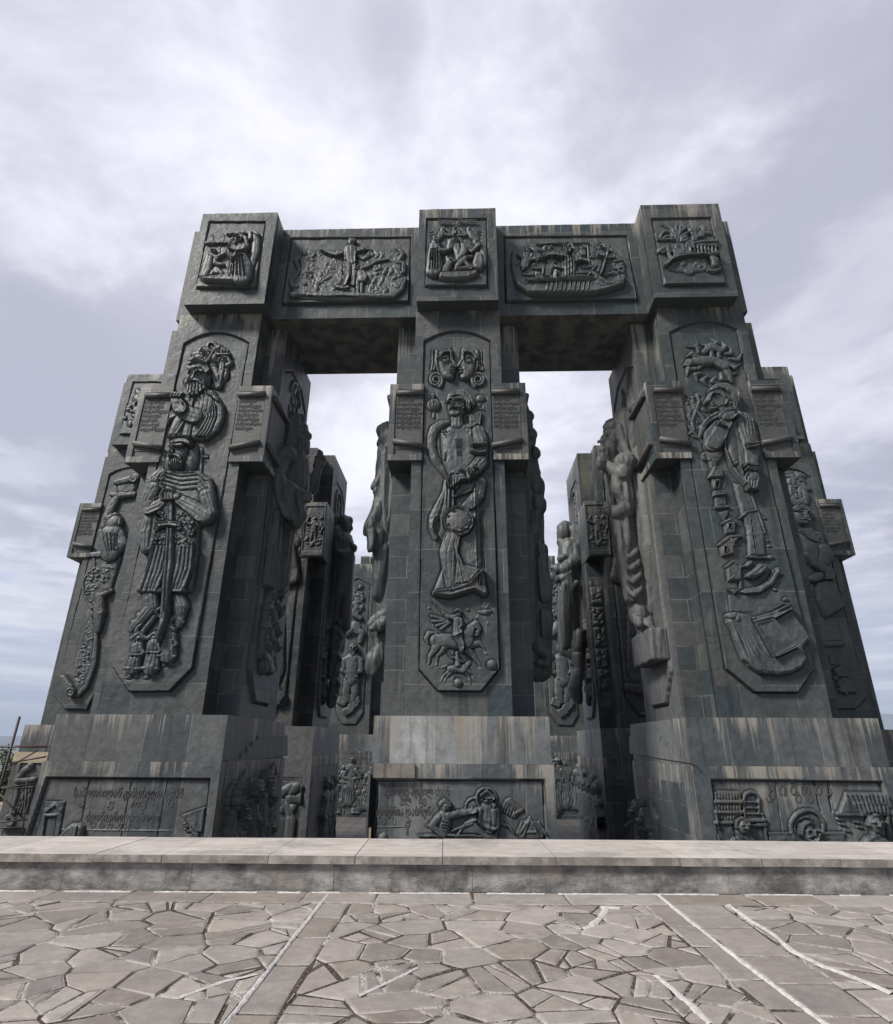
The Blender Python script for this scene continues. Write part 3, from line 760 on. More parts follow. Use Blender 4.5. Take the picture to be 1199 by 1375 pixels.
# crazy paving: irregular polygons between the strips
def crazy(x0f, x1f, xa, xb, cell, seed, ymin=YN, gap=(.004, .019)):
    rg = random.Random(seed); S = []
    ny = int((YA-ymin)/cell)+3; nx = int((xb-xa)/cell)+3
    for j in range(-1, ny):
        for i in range(-1, nx):
            S.append((xa+(i+.5+rg.uniform(-.46, .46)+.5*(j % 2))*cell, YA-(j+.5+rg.uniform(-.46, .46))*cell))
    S = [p for p in S if rg.random() > .16]
    grid = {}
    for p in S: grid.setdefault((int(p[0]//cell), int(p[1]//cell)), []).append(p)
    for p in S:
        c = cell*1.6; poly = [(p[0]-c, p[1]-c), (p[0]+c, p[1]-c), (p[0]+c, p[1]+c), (p[0]-c, p[1]+c)]
        gi, gj = int(p[0]//cell), int(p[1]//cell)
        for a in range(-3, 4):
            for b in range(-3, 4):
                for q in grid.get((gi+a, gj+b), ()):
                    if q is p: continue
                    dx, dy = q[0]-p[0], q[1]-p[1]; wgt = .5
                    poly = clip(poly, dx, dy, dx*(p[0]+dx*wgt)+dy*(p[1]+dy*wgt))
        for (a, b, s) in ((x0f, None, -1), (x1f, None, 1)):
            if a is None: continue
            ya, yb = ymin, YA; xa_, xb_ = a(ya), a(yb); nx_, ny_ = (yb-ya), -(xb_-xa_)
            c_ = xa_*nx_+ya*ny_
            poly = clip(poly, nx_*s, ny_*s, c_*s)
            if len(poly) < 3: break
        if len(poly) < 3: continue
        poly = clip(clip(poly, 0, 1, YA-.01), 0, -1, -ymin)
        if len(poly) < 3: continue
        pcs = [poly]
        for pr_ in (.52, .2):
            nx_ = []
            for q_ in pcs:
                ar = abs(sum(q_[i][0]*q_[(i+1) % len(q_)][1]-q_[(i+1) % len(q_)][0]*q_[i][1] for i in range(len(q_))))/2
                if rg.random() < pr_ and ar > .04:
                    mx = sum(t[0] for t in q_)/len(q_)+rg.uniform(-.07, .07); my = sum(t[1] for t in q_)/len(q_)+rg.uniform(-.07, .07); an = rg.uniform(0, math.pi); a1, a2 = math.cos(an), math.sin(an); c1 = a1*mx+a2*my
                    nx_ += [h for h in (clip(q_, a1, a2, c1), clip(q_, -a1, -a2, -c1)) if len(h) >= 3]
                else: nx_.append(q_)
            pcs = nx_
        for q_ in pcs:
            q_ = inset(q_, rg.uniform(*gap))
            if len(q_) >= 3: slab(orient(q_), tone=min(1, max(0, rg.gauss(.5, .36))))
        continue
        # knock a corner off now and then
        if len(poly) >= 3: slab(poly, tone=min(1, max(0, rg.gauss(.5, .36))))
crazy(None, xl0, -13., 1., .37, 5)
crazy(xl1, xr0, -4., 6., .36, 6)
crazy(xr1, None, 0., 14., .39, 7)
me_o = mk('plaza_paving', fv, ff, FLAG)
a = me_o.data.attributes.new('tone', 'FLOAT', 'POINT'); a.data.foreach_set('value', np.array(ft, np.float32))
a = me_o.data.attributes.new('edge', 'FLOAT', 'POINT'); a.data.foreach_set('value', np.array(fe, np.float32))
bm = bmesh.new(); bm.from_mesh(me_o.data); bmesh.ops.recalc_face_normals(bm, faces=bm.faces[:]); bm.to_mesh(me_o.data); bm.free()
structure(me_o)
# bed of mortar and gravel under the flags, slightly uneven
gx, gy = 120, 50; X = np.linspace(-32, 32, gx); Y = np.linspace(YN-6, YW+.02, gy)
bv = [(x_, y_, -.008+random.uniform(-.005, .004)) for y_ in Y for x_ in X]
bf = np.array([(j*gx+i, j*gx+i+1, (j+1)*gx+i+1, (j+1)*gx+i) for j in range(gy-1) for i in range(gx-1)])
structure(mk('plaza_bed', bv, bf, BED, smooth=True))
# raised lines and spills of pale mortar
def ribbon(pts, w0, name='mortar_line', step=.03, z=.006):
    rg = random.Random(int(pts[0][0]*1000)); V, F = [], []; L = []
    for a, b in zip(pts[:-1], pts[1:]):
        n = max(2, int(math.hypot(b[0]-a[0], b[1]-a[1])/step)); L += [(a[0]+(b[0]-a[0])*i/n, a[1]+(b[1]-a[1])*i/n) for i in range(n)]
    L.append(pts[-1]); n = len(L); wv = .0
    for i, p in enumerate(L):
        q0, q1 = L[max(0, i-1)], L[min(n-1, i+1)]; t = Vector((q1[0]-q0[0], q1[1]-q0[1], 0)).normalized(); s = Vector((-t.y, t.x, 0))
        wl_, wr_ = w0*rg.uniform(.3, 1.5), w0*rg.uniform(.3, 1.5); wl = wl_ if not i else .7*wl+.3*wl_; wr = wr_ if not i else .7*wr+.3*wr_; zz = z+rg.uniform(0, .007)
        V += [(p[0]-s.x*wl, p[1]-s.y*wl, .0005), (p[0], p[1], zz), (p[0]+s.x*wr, p[1]+s.y*wr, .0005)]
        if i: o = 3*i; F += [(o-3, o, o+1, o-2), (o-2, o+1, o+2, o-1)]
    o = mk(name, V, F, MORTAR, smooth=True); structure(o); return o
def gp(*uv): return [ground(*q) for q in uv]
ribbon(gp((441, 1200), (407, 1243), (372, 1288), (345, 1322), (299, 1380)), .022, z=.012)
ribbon(gp((884, 1202), (935, 1244), (990, 1287), (1050, 1332), (1118, 1382)), .026, z=.012)
ribbon(gp((980, 1216), (1010, 1238), (1034, 1252), (1065, 1278), (1110, 1300), (1160, 1318), (1199, 1335)), .036, z=.012)
ribbon(gp((815, 1218), (808, 1230), (795, 1243), (781, 1248)), .04, z=.012)
ribbon(gp((806, 1219), (832, 1220)), .05, z=.012)
ribbon(gp((480, 1338), (520, 1320), (560, 1300)), .016)
ribbon(gp((240, 1340), (300, 1318), (345, 1308)), .018)
ribbon(gp((880, 1310), (905, 1330), (930, 1352), (955, 1376)), .03)
u_ = -40.
while u_ < 1240:
    u2_ = u_+random.uniform(25, 110)
    ribbon(gp((u_, 1197.3+u_*.0052), (u2_, 1197.3+u2_*.0052)), random.uniform(.004, .012), z=.012); u_ = u2_+random.uniform(0, 40)

# ------------------------------------------------------------------ parapet
HZ = onY(600, 1150, 0)  # (unused level check)
zt_w = None
d_ = wray(600, 1150); t_ = YW/d_[1]; zt_w = EYE+t_*d_[2]                 # coping upper front edge
d_ = wray(600, 1127); t_ = (zt_w-EYE)/d_[2]; YB = t_*d_[1]               # coping back edge
r = Root('parapet_wall', 'low parapet of grey stone slabs under a broad pale coping along the plaza edge', 'wall', 0, YW, 0, mon=False)
wv_, wf_ = [], []
mb = MB(); x = -30.
while x < 30:
    wd = random.uniform(.62, .86); yo = random.uniform(0, .006)
    mb.box(x+.0015, x+wd-.0015, YW+.05+yo, YW+.35, -.3, zt_w-.085, bev=.004, fade=9); x += wd
mb.box(-30, 30, YW+.30, YB+.02, FLOOR+EYE, zt_w-.09, bev=0)
mb.build('wall_face', WALLM, r)
mb = MB(); x = -30.3; tones = []; st = []
rg = random.Random(3)
while x < 30:
    wd = rg.uniform(.8, 1.6); yo = rg.uniform(-.008, .010); n0 = len(mb.bm.verts); sk_ = rg.uniform(-.10, .10)
    mb.prism([(x+.004, YW+yo), (x+wd-.004, YW+yo), (x+wd-.004+sk_*0, YB+.04), (x+.004, YB+.04)], zt_w-.085+rg.uniform(-.004, .004), zt_w+rg.uniform(-.003, .003), bev=.010, st=0)
    tones += [rg.random()]*(len(mb.bm.verts)-n0); x += wd
cp_o = mb.build('coping', COPING, r)
a = cp_o.data.attributes.new('tone', 'FLOAT', 'POINT')
if len(tones) == len(cp_o.data.vertices): a.data.foreach_set('value', np.array(tones, np.float32))

# ------------------------------------------------------------------ terrace under the pillars, land, hills
zf = FLOOR+EYE
c4 = [M2W(-40, -18), M2W(40, -18), M2W(40, 75), M2W(-40, 75)]
structure(mk('terrace_floor', [(p.x, p.y, zf) for p in c4], [(0, 1, 2, 3)], TILES))
# one sheet of land falling away from the hill top to the plain
rr = [0, 20, 60, 95, 130, 200, 320, 520, 900, 1600, 3000, 5500, 9000, 14000, 22000]; na = 96
def land(rad, th):
    if rad < 95: return zf-.35
    t = min(1, (rad-95)/800.); return zf-.35-110*t*t*(3-2*t)+(6*math.sin(th*7+rad*.004)+5*math.sin(th*13-rad*.002))*min(1, (rad-95)/600.)
lv = [(0, 30, zf-.35)]
for q in rr[1:]:
    for i in range(na): th = 2*math.pi*i/na; lv.append((q*math.sin(th), 30+q*math.cos(th), land(q, th)))
lf = [(0, 1+(i+1) % na, 1+i) for i in range(na)]
for j in range(len(rr)-2):
    for i in range(na): a0, b0 = 1+j*na+i, 1+j*na+(i+1) % na; lf.append((a0, b0, b0+na, a0+na))
structure(mk('ground', lv, lf, LAND, smooth=True))
def hills(name, dist, az0, az1, h, seed, base):
    n = 90; V, F = [], []; rg = random.Random(seed); ph = [rg.uniform(0, 6) for _ in range(6)]
    for j, (dd, hh) in enumerate(((0, 0), (.04, .45), (.09, 1.), (.16, .8), (.25, 0))):
        for i in range(n):
            az = math.radians(az0+(az1-az0)*i/(n-1)); t = i/(n-1)
            prof = .62+.2*math.sin(t*9+ph[0])+.14*math.sin(t*21+ph[1])+.07*math.sin(t*47+ph[2]+j)+.03*math.sin(t*110+ph[3]+2*j)
            prof *= min(1., t*7, (1-t)*7)**.7
            q = dist*(1+dd); V.append((q*math.sin(az), q*math.cos(az), base+h*hh*prof))
    for j in range(4):
        for i in range(n-1): o = j*n+i; F.append((o, o+1, o+n+1, o+n))
    return structure(mk(name, V, F, HILLM, smooth=True))
hills('hills', 9500, -75, 12, 420, 2, -125)
hills('hills', 12000, -4, 75, 780, 5, -125)

# ------------------------------------------------------------------ trees and houses beyond the terrace, left
def tree(label, x, y, z, h, cr_, seed, group=None):
    rg = random.Random(seed); r = Root('broadleaf_tree', label, 'tree', x, y, z, group, mon=False)
    mb = MB(); mb.tube([(x, y, z-.5), (x+.1, y, z+h*.3), (x-.1, y+.1, z+h*.6), (x, y, z+h*.85)], [h*.04, h*.03, h*.022, h*.008], seg=8)
    for i in range(7):
        a_ = rg.uniform(0, 6.28); zz = z+h*rg.uniform(.3, .6); mb.tube([(x, y, zz), (x+math.cos(a_)*cr_*.4, y+math.sin(a_)*cr_*.4, zz+h*.14), (x+math.cos(a_)*cr_*.75, y+math.sin(a_)*cr_*.75, zz+h*.22)], [h*.016, h*.01, h*.004], seg=6)
    mb.build('trunk', BARK, r)
    n = 3200; V = np.zeros((n*4, 3)); cl = [(rg.uniform(-.7, .7)*cr_, rg.uniform(-.7, .7)*cr_, rg.uniform(.34, .95)*h, rg.uniform(.2, .42)*cr_) for _ in range(22)]
    for i in range(n):
        c = cl[i % len(cl)]; v = Vector((rg.gauss(0, 1), rg.gauss(0, 1), rg.gauss(0, 1))).normalized()*c[3]*rg.random()**.4
        p = Vector((x+c[0]+v.x, y+c[1]+v.y, z+c[2]+v.z*.8)); s_ = rg.uniform(.10, .22)
        a1 = Vector((rg.gauss(0, 1), rg.gauss(0, 1), rg.gauss(0, .6))).normalized(); a2 = a1.cross(Vector((rg.gauss(0, 1), rg.gauss(0, 1), rg.gauss(0, 1)))).normalized()
        V[i*4:i*4+4] = [p-a1*s_, p-a2*s_*.5, p+a1*s_, p+a2*s_*.5]
    mk('crown', V, np.arange(n*4).reshape(n, 4), LEAF, r)
def at(u, v, y):  # world point at depth y
    d = wray(u, v); t = y/d[1]; return t*d[0], t*d[2]+EYE
zg = zf-.35
x, z_ = at(-6, 1072, 78); tree('dark green broadleaf tree beyond the scaffolded pillar, left one', x, 78, zg-1.5, at(0, 1003, 78)[1]-zg+1.5, 2.6, 1, 'trees beyond the terrace')
x, z_ = at(18, 1060, 96); tree('lower dark green tree just right of the taller one beyond the scaffolding', x, 96, zg-2, at(12, 1022, 96)[1]-zg+2, 2.3, 2, 'trees beyond the terrace')
def house(label, u, y, wd, hz, rz, seed):
    x, _ = at(u, 1060, y); z0 = zg-2.5; r = Root('small_house', label, 'house', x, y, z0, 'houses below the terrace', mon=False)
    MB().box(x-wd/2, x+wd/2, y, y+5, z0, z0+hz, bev=0, fade=99, st=0).build('wall', PLASTER, r)
    mb = MB(); mb.plate([(x-wd/2-.3, z0+hz+.003), (x+wd/2+.3, z0+hz+.003), (x, z0+hz+rz)], 'y', y-.3, y+5.3, bev=0); mb.build('roof', ROOFM, r)
    for i in (-.22, .22):
        w_ = MB().box(x+i*wd-.4, x+i*wd+.4, y-.03, y+.05, z0+hz*.45, z0+hz*.8, bev=0, st=0).build('window', GLASSM, r)
house('small pale house with a faded clay roof under the trees at the far left', 2, 70, 5, 3.2, .9, 1)

# ------------------------------------------------------------------ air
def haze():
    m = bpy.data.materials.new('haze'); m.use_nodes = True; t = m.node_tree; t.nodes.clear()
    o = t.nodes.new('ShaderNodeOutputMaterial'); v = t.nodes.new('ShaderNodeVolumePrincipled'); t.links.new(v.outputs[0], o.inputs['Volume'])
    v.inputs['Color'].default_value = (.66, .78, .98, 1); v.inputs['Density'].default_value = 1.1e-4; v.inputs['Anisotropy'].default_value = 0.
    h = MB().box(-26000, 26000, -24000, 26000, -140, 820, bev=0, fade=1e9, st=0).build('haze', m); h['kind'] = 'stuff'
haze()
# ------------------------------------------------------------------ the carved pillars
GEO = ['მამაო ჩვენო', 'რომელი ხარ ცათა', 'წმიდა იყავნ', 'სახელი შენი', 'მოვედინ სუფევა', 'იყავნ ნება', 'ქუეყანასა ზედა', 'მომეც ჩვენ დღეს']
def pillar(label, cx, y0, cxo=0., pl=None, plm=None, plm2=None, cap=True, front=True, left=False, right=False, capfront=True, stubL=True, stubR=True, tablets=True, basefront=True, boxes=True, group='carved pillars of the monument', sm=None):
    r = Root('carved_pillar', label, 'pillar', cx, y0+4.6, FLOOR, group)
    STONE_ = sm or STONE
    r.cx, r.y0 = cx, y0; r.pc = cx+cxo
    plc, plh = pl if pl else (cx, 3.45)
    r.plc, r.plh = plc, plh
    f = E1+(.14 if front else 0); li = WW-(.14 if left else 0); ri = WW-(.14 if right else 0)
    X = lambda q: [(cx+a, y0+b) for a, b in q]
    MB().prism(X([(-WS, f), (WS, f), (WS, E3), (ri, E3), (ri, YSB), (WS, YSB), (WS, YBK), (-WS, YBK), (-WS, YSB), (-li, YSB), (-li, E3), (-WS, E3)]), ZP, ZB-.003, fade=5, st=.8).build('shaft', STONE_, r)
    if cap:
        c = cx+cxo; f2 = .14 if capfront else 0
        q = [(-WB, f2), (WB, f2)]
        q += [(WB, E2), (3.05, E2), (3.05, 6.9), (WB, 6.9)] if stubR else []
        q += [(WB, 8.1), (-WB, 8.1)]
        q += [(-WB, 6.9), (-3.05, 6.9), (-3.05, E2), (-WB, E2)] if stubL else []
        MB().prism([(c+a, y0+b) for a, b in q], ZB, ZT, fade=2.2).build('capital', STONE_, r)
    MB().box(plc-plh, plc+plh, y0+E1-.25, y0+YBK+.4, ZP2, ZP, fade=2., bev=.03).build('upper_plinth', plm or PLINTH, r)
    mb = MB(); mb.box(plc-plh-.06, plc+plh+.06, y0+E1-.40+(.5 if basefront else 0), y0+YBK+.5, FLOOR, ZP2-.003, fade=2.2, bev=.03)
    r.low = mb.build('lower_plinth', plm2 or STONE_, r)
    if boxes:
        for s in (-1, 1):
            q = [(1.66, E1-.06), (3.24, E1-.06), (3.24, 3.35), (3.0, 3.35), (3.0, E3-.2), (1.66, E3-.2)]
            q = [(s*a, b) for a, b in q]
            if s < 0: q = q[::-1]
            bx = MB().prism(X(q), BZ0, BZ1, fade=3., bev=.03).build('scroll_block', STONE_, r)
            B = lambda a0, a1, b0, b1, z0, z1: (cx+min(s*a0, s*a1), cx+max(s*a0, s*a1), y0+b0, y0+b1, z0, z1)
            if tablets:
                mb = MB()
                mb.box(*B(1.663, 3.243, E1-.13, E1-.058, BZ1-.33, BZ1-.004), bev=.015); mb.box(*B(1.663, 3.243, E1-.13, E1-.058, BZ0+.004, BZ0+.30), bev=.015)
                mb.box(*B(3.02, 3.243, E1-.13, E1-.058, BZ0+.302, BZ1-.332), bev=.015)
                mb.box(*B(3.237, 3.30, E1-.128, E1+.10, BZ0+.004, BZ1-.004), bev=.015); mb.box(*B(3.237, 3.30, E1+.102, 3.34, BZ1-.33, BZ1-.004), bev=.015); mb.box(*B(3.237, 3.30, E1+.102, 3.34, BZ0+.004, BZ0+.3), bev=.015)
                mb.build('frame', STONE_, r, parent=bx)
                mb = MB(); mb.box(*B(1.68, 2.99, E1-.085, E1-.055, BZ0+.62, BZ1-.42), bev=.01, st=.6)
                mb.tube([(cx+s*1.64, y0+E1-.14, BZ1-.52), (cx+s*2.98, y0+E1-.14, BZ1-.52)], .135); mb.tube([(cx+s*1.60, y0+E1-.15, BZ0+.72), (cx+s*3.04, y0+E1-.15, BZ0+1.0)], .13)
                mb.box(*B(3.24, 3.275, E1+.25, 3.2, BZ0+.6, BZ1-.42), bev=.01, st=.6)
                mb.tube([(cx+s*3.36, y0+E1+.18, BZ1-.52), (cx+s*3.36, y0+3.3, BZ1-.52)], .14); mb.tube([(cx+s*3.36, y0+E1+.16, BZ0+1.0), (cx+s*3.36, y0+3.3, BZ0+.68)], .14)
                tb = mb.build('scroll_tablet', TABL, r, parent=bx)
                rg = random.Random(int(cx*10)+s); li_ = [rg.choice(GEO) for _ in range(7)]
                xa = cx+1.72 if s > 0 else cx-2.95
                letters('\n'.join(li_), .25, INSCR if False else TABL, r, (xa, y0+E1-.085, BZ1-.95), (1, 0, 0), (0, -1, 0), parent=bx, ext=.022, shear=.25, width=1.22)
    return r

def shaft_relief(r, pts, res=.022, h0=.17, h1=-.10, inv=True):
    R = Relief(r.cx-WS, r.cx+WS, ZP+.004, ZB-.004, res, inv=(lambda u, v: onY(u, v, r.y0+E1)) if inv else None)
    R.panel(pts, h0, h1); return R
def finish_front(R, r, y, name='relief_panel', mat=None, **k):
    return R.build(name, mat or RELF, r, (0, y, 0), (1, 0, 0), (0, -1, 0), fmat=CARVE, **k)
def arch(a, t, b, n=10):
    """flat arc through left springing a, top t, right springing b"""
    out = []
    for i in range(n+1):
        q = i/n*2-1; w = 1-q*q
        x = a[0]+(b[0]-a[0])*i/n; y = a[1]+(b[1]-a[1])*i/n; m = (a[1]+b[1])/2
        out.append((x, y+(t[1]-m)*w))
    return out

PL = pillar('left front pillar carved with a king resting on a long sword under a bearded man', -12.44, 0., .44, (-12.58, 3.45), PLINTHL, None, right=True, stubR=False)
PC = pillar('middle front pillar carved with a moustached man holding a round shield above a galloping rider', 0., 0., 0., (.13, 3.43), PLINTHC, None, stubL=False, stubR=False)
PR = pillar('right front pillar carved with a long-coated man in profile below a sun wreath', 12.41, 0., -.41, (12.48, 3.64), PLINTH, None, left=True, stubL=False)

# ------------------------------------------------------------------ middle pillar, front
R = shaft_relief(PC, arch((569.7, 458), (611, 444.5), (658, 458))+[(670.7, 898), (646, 928.6), (587.8, 928), (563, 899.6)])
V1 = (550, 440, .11676)
for mir in (0, 1):
    R.view(*V1); R.begin('carved_mask', 'left mask of two facing profiles' if not mir else 'right mask of two facing profiles')
    m = (lambda *p: [((1092-x) if mir else x, y) for x, y in p])
    R.plate(m((325, 290), (400, 250), (490, 225), (503, 300), (505, 370), (522, 410), (542, 455), (512, 480), (518, 505), (505, 520), (512, 545), (508, 585), (470, 606), (420, 600), (375, 575), (345, 520), (325, 420)), h=.34, bev=55)
    R.cut(m((338, 385), (372, 322), (420, 300), (475, 305), (468, 350), (470, 400), (440, 425), (390, 425), (350, 400)), .12)
    R.tube(m((330, 365), (375, 300), (430, 280), (485, 285)), [12, 18, 20, 16], b=.26)
    R.tube(m((345, 395), (375, 355), (415, 345), (462, 385)), 8, b=.24); R.tube(m((350, 395), (395, 425), (435, 425), (462, 400)), 7, b=.22)
    R.ell(m((412, 390))[0], 36, 26, h=.08, b=.20)
    R.tube(m((478, 300), (485, 380), (512, 425), (530, 455)), [12, 14, 18, 16], b=.28)
    R.ell(m((503, 495))[0], 22, 10, b=.26, h=.09); R.ell(m((500, 528))[0], 22, 11, b=.26, h=.09); R.ell(m((470, 575))[0], 38, 30, b=.24, h=.1)
    R.tube(m((320, 275), (312, 380), (318, 460), (335, 500)), [20, 16, 16, 10], b=.12); R.tube(m((262, 250), (265, 380), (250, 480)), [10, 10, 14], b=.02)
    R.tube(m((300, 255), (295, 380), (280, 480)), [8, 8, 12], b=.06)
    sp_ = [(300+(82-62*t/30)*math.cos(math.radians(60-t*24)), 600+(92-70*t/30)*math.sin(math.radians(60-t*24))) for t in range(31)]
    R.tube(m(*sp_), [17-8*t/30 for t in range(31)], b=.10)
R.view(480, 420, .2911)
R.begin('carved_pomegranate'); R.ell((352, 425), 31, 32, hs=.7); R.tube([(350, 392), (350, 380)], [6, 10], b=.1); R.tube([(352, 455), (351, 482)], [6, 9])
for q in (-14, 0, 14): R.groove([(350+q*.4, 396), (352+q*1.3, 425), (351+q*.4, 455)], 2.5, .03)
R.begin('carved_pomegranate'); R.ell((569, 393), 22, 19, hs=.7); R.ell((569, 371), 6, 5); R.ring((572, 430), 12, 5); R.tube([(560, 440), (586, 446)], 6)
R.begin('carved_man', 'moustached man in cap and open coat')
R.view(560, 520, .1309)
# cloak and body
R.tube([(345, 350), (250, 375), (180, 430), (150, 520), (150, 640), (190, 750), (265, 850), (335, 945)], [22, 40, 48, 45, 44, 44, 40, 26], hs=.75)
R.plate([(240, 480), (330, 405), (470, 385), (575, 400), (640, 600), (640, 900), (560, 960), (340, 950), (262, 800)], h=.34, bev=90)
R.plate([(520, 300), (655, 262), (640, 395), (540, 400)], h=.22, bev=18); R.tube([(525, 300), (655, 265), (640, 390)], 9, b=.18)
R.tube([(405, 300), (412, 400)], [52, 62], b=.15)
R.tube([(285, 755), (335, 620), (420, 490), (500, 425), (575, 400)], [18, 26, 30, 28, 24], b=.26, hs=.5)
R.tube([(478, 862), (492, 740), (510, 620), (548, 470)], [14, 18, 20, 22], b=.28, hs=.5)
for i in range(9): R.groove([(395+i*2, 560+i*20), (455, 560+i*20)], 6, .035)
R.ring((402, 795), 20, 7, b=.30); R.tube([(345, 745), (400, 770), (455, 745)], 8, b=.3)
for i in range(12): R.ell((265+(i % 3)*32+(i//3)*18, 470+(i//3)*32), 11, 9, b=.27, h=.06)
# right arm
R.tube([(628, 470), (650, 560), (655, 660), (655, 770)], [72, 74, 68, 62], b=.12, hs=.75)
R.tube([(655, 790), (590, 860), (490, 925)], [66, 64, 52], b=.30, hs=.7)
R.tube([(560, 690), (640, 712), (705, 700)], 9, b=.52); R.tube([(565, 620), (705, 615)], 7, b=.5)
R.tube([(455, 890), (510, 905), (530, 975)], 13, b=.56); R.bumps([(520, 880), (600, 830), (640, 870), (560, 940)], 12, 7, 12, b=.68, seed=3)
R.tube([(515, 935), (430, 945), (360, 945)], [38, 40, 36], b=.40)
for i, (a, b_) in enumerate(((325, 1040), (345, 1055), (365, 1050), (390, 1020))): R.tube([(345+i*16, 945), (a+i*4, 990), (a+4, b_)], [14, 13, 9], b=.48)
R.tube([(400, 930), (440, 975), (420, 1010)], [15, 13, 9], b=.5)
R.ell((385, 1025), 46, 40, b=.22); R.tube([(370, 1060), (372, 1260)], 12, b=.28); R.tube([(330, 1060), (322, 1260)], 10, b=.22); R.tube([(375, 1150), (560, 1075)], 9, b=.3)
# head
R.ell((412, 200), 92, 118, h=.48); R.ell((455, 130), 118, 88, h=.46, ang=-18)
R.tube([(318, 165), (340, 110), (400, 88), (470, 105), (520, 165), (535, 240)], [17, 22, 24, 24, 22, 18], b=.42)
R.tube([(400, 62), (470, 55), (545, 110), (572, 190)], [16, 20, 22, 20], b=.30)
for c_ in ((352, 172), (425, 170)): R.pit(c_, 34, 20, .13); R.ell(c_, 18, 10, b=.36, h=.05)
R.tube([(325, 150), (350, 143), (374, 156)], 9, b=.46); R.tube([(395, 150), (430, 138), (468, 155)], 9, b=.46)
R.tube([(380, 150), (372, 185), (366, 212)], [10, 13, 19], b=.47)
R.tube([(335, 245), (370, 228), (400, 226), (440, 232), (478, 212)], [7, 12, 13, 11, 5], b=.46); R.pit((385, 250), 34, 9, .08)
R.ell((382, 288), 50, 32, b=.36, h=.12); R.ell((515, 222), 15, 32, b=.38, h=.08); R.ell((455, 225), 30, 30, b=.38, h=.07)
# long coat below, shield and flag
R.view(480, 420, .2911)
R.plate([(400, 770), (470, 790), (560, 770), (572, 1190), (600, 1300), (585, 1318), (540, 1290), (430, 1322), (345, 1312), (350, 1285), (392, 1180), (400, 1060), (365, 1025), (342, 950), (380, 870)], h=.20, bev=26, pl=3.6)
R.tube([(402, 830), (375, 900), (352, 950), (345, 1000), (360, 1045)], [10, 20, 22, 16, 10], b=.10); R.pit((368, 990), 20, 48, .22)
R.tube([(572, 790), (556, 850), (520, 890), (480, 915)], [20, 27, 26, 14], b=.22, hs=.6); R.groove([(432, 872), (530, 822)], 4, .05)
R.tube([(438, 1040), (420, 1110), (428, 1200), (440, 1290)], [36, 40, 32, 26], b=.22, hs=.55)
R.plate([(455, 1120), (475, 1160), (582, 1192), (522, 1258), (440, 1270)], h=.3, bev=16, b=.1)
for a_, b_ in (((455, 1110), (520, 1255)), ((450, 1080), (485, 1255)), ((478, 1165), (560, 1230))): R.tube([a_, b_], [4, 8], b=.36)
R.plate([(345, 1290), (430, 1275), (438, 1262), (520, 1250), (582, 1192), (602, 1302), (584, 1318), (540, 1288), (432, 1322), (345, 1312)], h=.52, bev=12)
R.tube([(430, 1290), (520, 1262), (580, 1196)], 6, b=.52)
for i in range(5): R.groove([(545+i*9, 830+i*20), (552+i*8, 1100), (560+i*8, 1270)], 3.5, .05)
R.begin('carved_shield', 'round shield with plaited pattern'); R.ell((467, 972), 66, 66, h=.55, b=.15); R.ring((467, 972), 60, 7, b=.36)
for i in range(9):
    t = math.radians(i*40); R.tube([(467+12*math.cos(t), 972+12*math.sin(t)), (467+34*math.cos(t+.5), 972+34*math.sin(t+.5)), (467+48*math.cos(t), 972+48*math.sin(t))], [7, 9, 6], b=.52)
R.begin('carved_rider', 'rider with drawn sword on a galloping horse')
R.view(550, 800, .11676)
R.tube([(310, 520), (430, 520), (560, 540), (650, 530)], [76, 82, 80, 90], hs=.75, pl=0)
R.tube([(640, 500), (690, 400), (765, 335)], [80, 62, 46], hs=.75, b=.03, pl=0); R.tube([(765, 335), (790, 390), (775, 455)], [44, 36, 22], b=.08); R.ell((752, 300), 10, 22, b=.1)
R.ring((755, 435), 30, 8, b=.1); R.pit((760, 400), 22, 20, .06)
R.tube([(300, 440), (225, 440), (195, 500), (212, 555)], [25, 32, 30, 20])
R.tube([(315, 570), (285, 640), (238, 690), (222, 795)], [62, 40, 26, 18], pl=0); R.tube([(405, 585), (375, 645), (322, 695), (312, 805)], [48, 30, 22, 16], pl=0)
R.tube([(700, 570), (800, 548), (852, 600), (882, 662)], [46, 28, 19, 14]); R.tube([(655, 620), (735, 700), (800, 790), (825, 830)], [48, 34, 23, 16])
for c_ in ((245, 818), (330, 836), (885, 672), (825, 848)): R.ell(c_, 30, 11)
R.tube([(555, 300), (548, 370), (555, 450)], [46, 48, 62], b=.2); R.ell((560, 215), 38, 46, b=.12); R.tube([(520, 195), (560, 170), (600, 195)], 12, b=.3)
R.tube([(520, 260), (445, 250), (392, 205)], [32, 26, 18], b=.14); R.tube([(382, 195), (310, 120), (243, 66)], [9, 8, 5], b=.06)
for a_, b_ in (((440, 285), (258, 240)), ((440, 295), (268, 300)), ((450, 305), (312, 352)), ((465, 315), (362, 390))): R.tube([a_, b_], [14, 19], b=.06)
R.tube([(590, 290), (606, 345), (566, 390)], [20, 18, 14], b=.3); R.tube([(555, 490), (595, 560), (600, 645)], [46, 38, 24], b=.26); R.groove([(505, 495), (620, 440)], 7, .06)
R.begin('carved_deer'); R.tube([(800, 195), (860, 200), (930, 185)], [22, 32, 26]); R.tube([(800, 180), (775, 150)], [16, 10])
for a_ in (((870, 190), (850, 110), (880, 100)), ((880, 150), (912, 95)), ((900, 180), (985, 160)), ((930, 170), (985, 190)), ((800, 215), (772, 268)), ((935, 210), (972, 275)), ((830, 130), (855, 120))): R.tube(list(a_), 9)
for x_, y_, q in ((230, 150, 22), (670, 165, 28), (900, 320, 14), (946, 800, 60), (558, 1005, 52)): R.begin('carved_sphere'); R.ell((x_, y_), q, q, hs=.7)
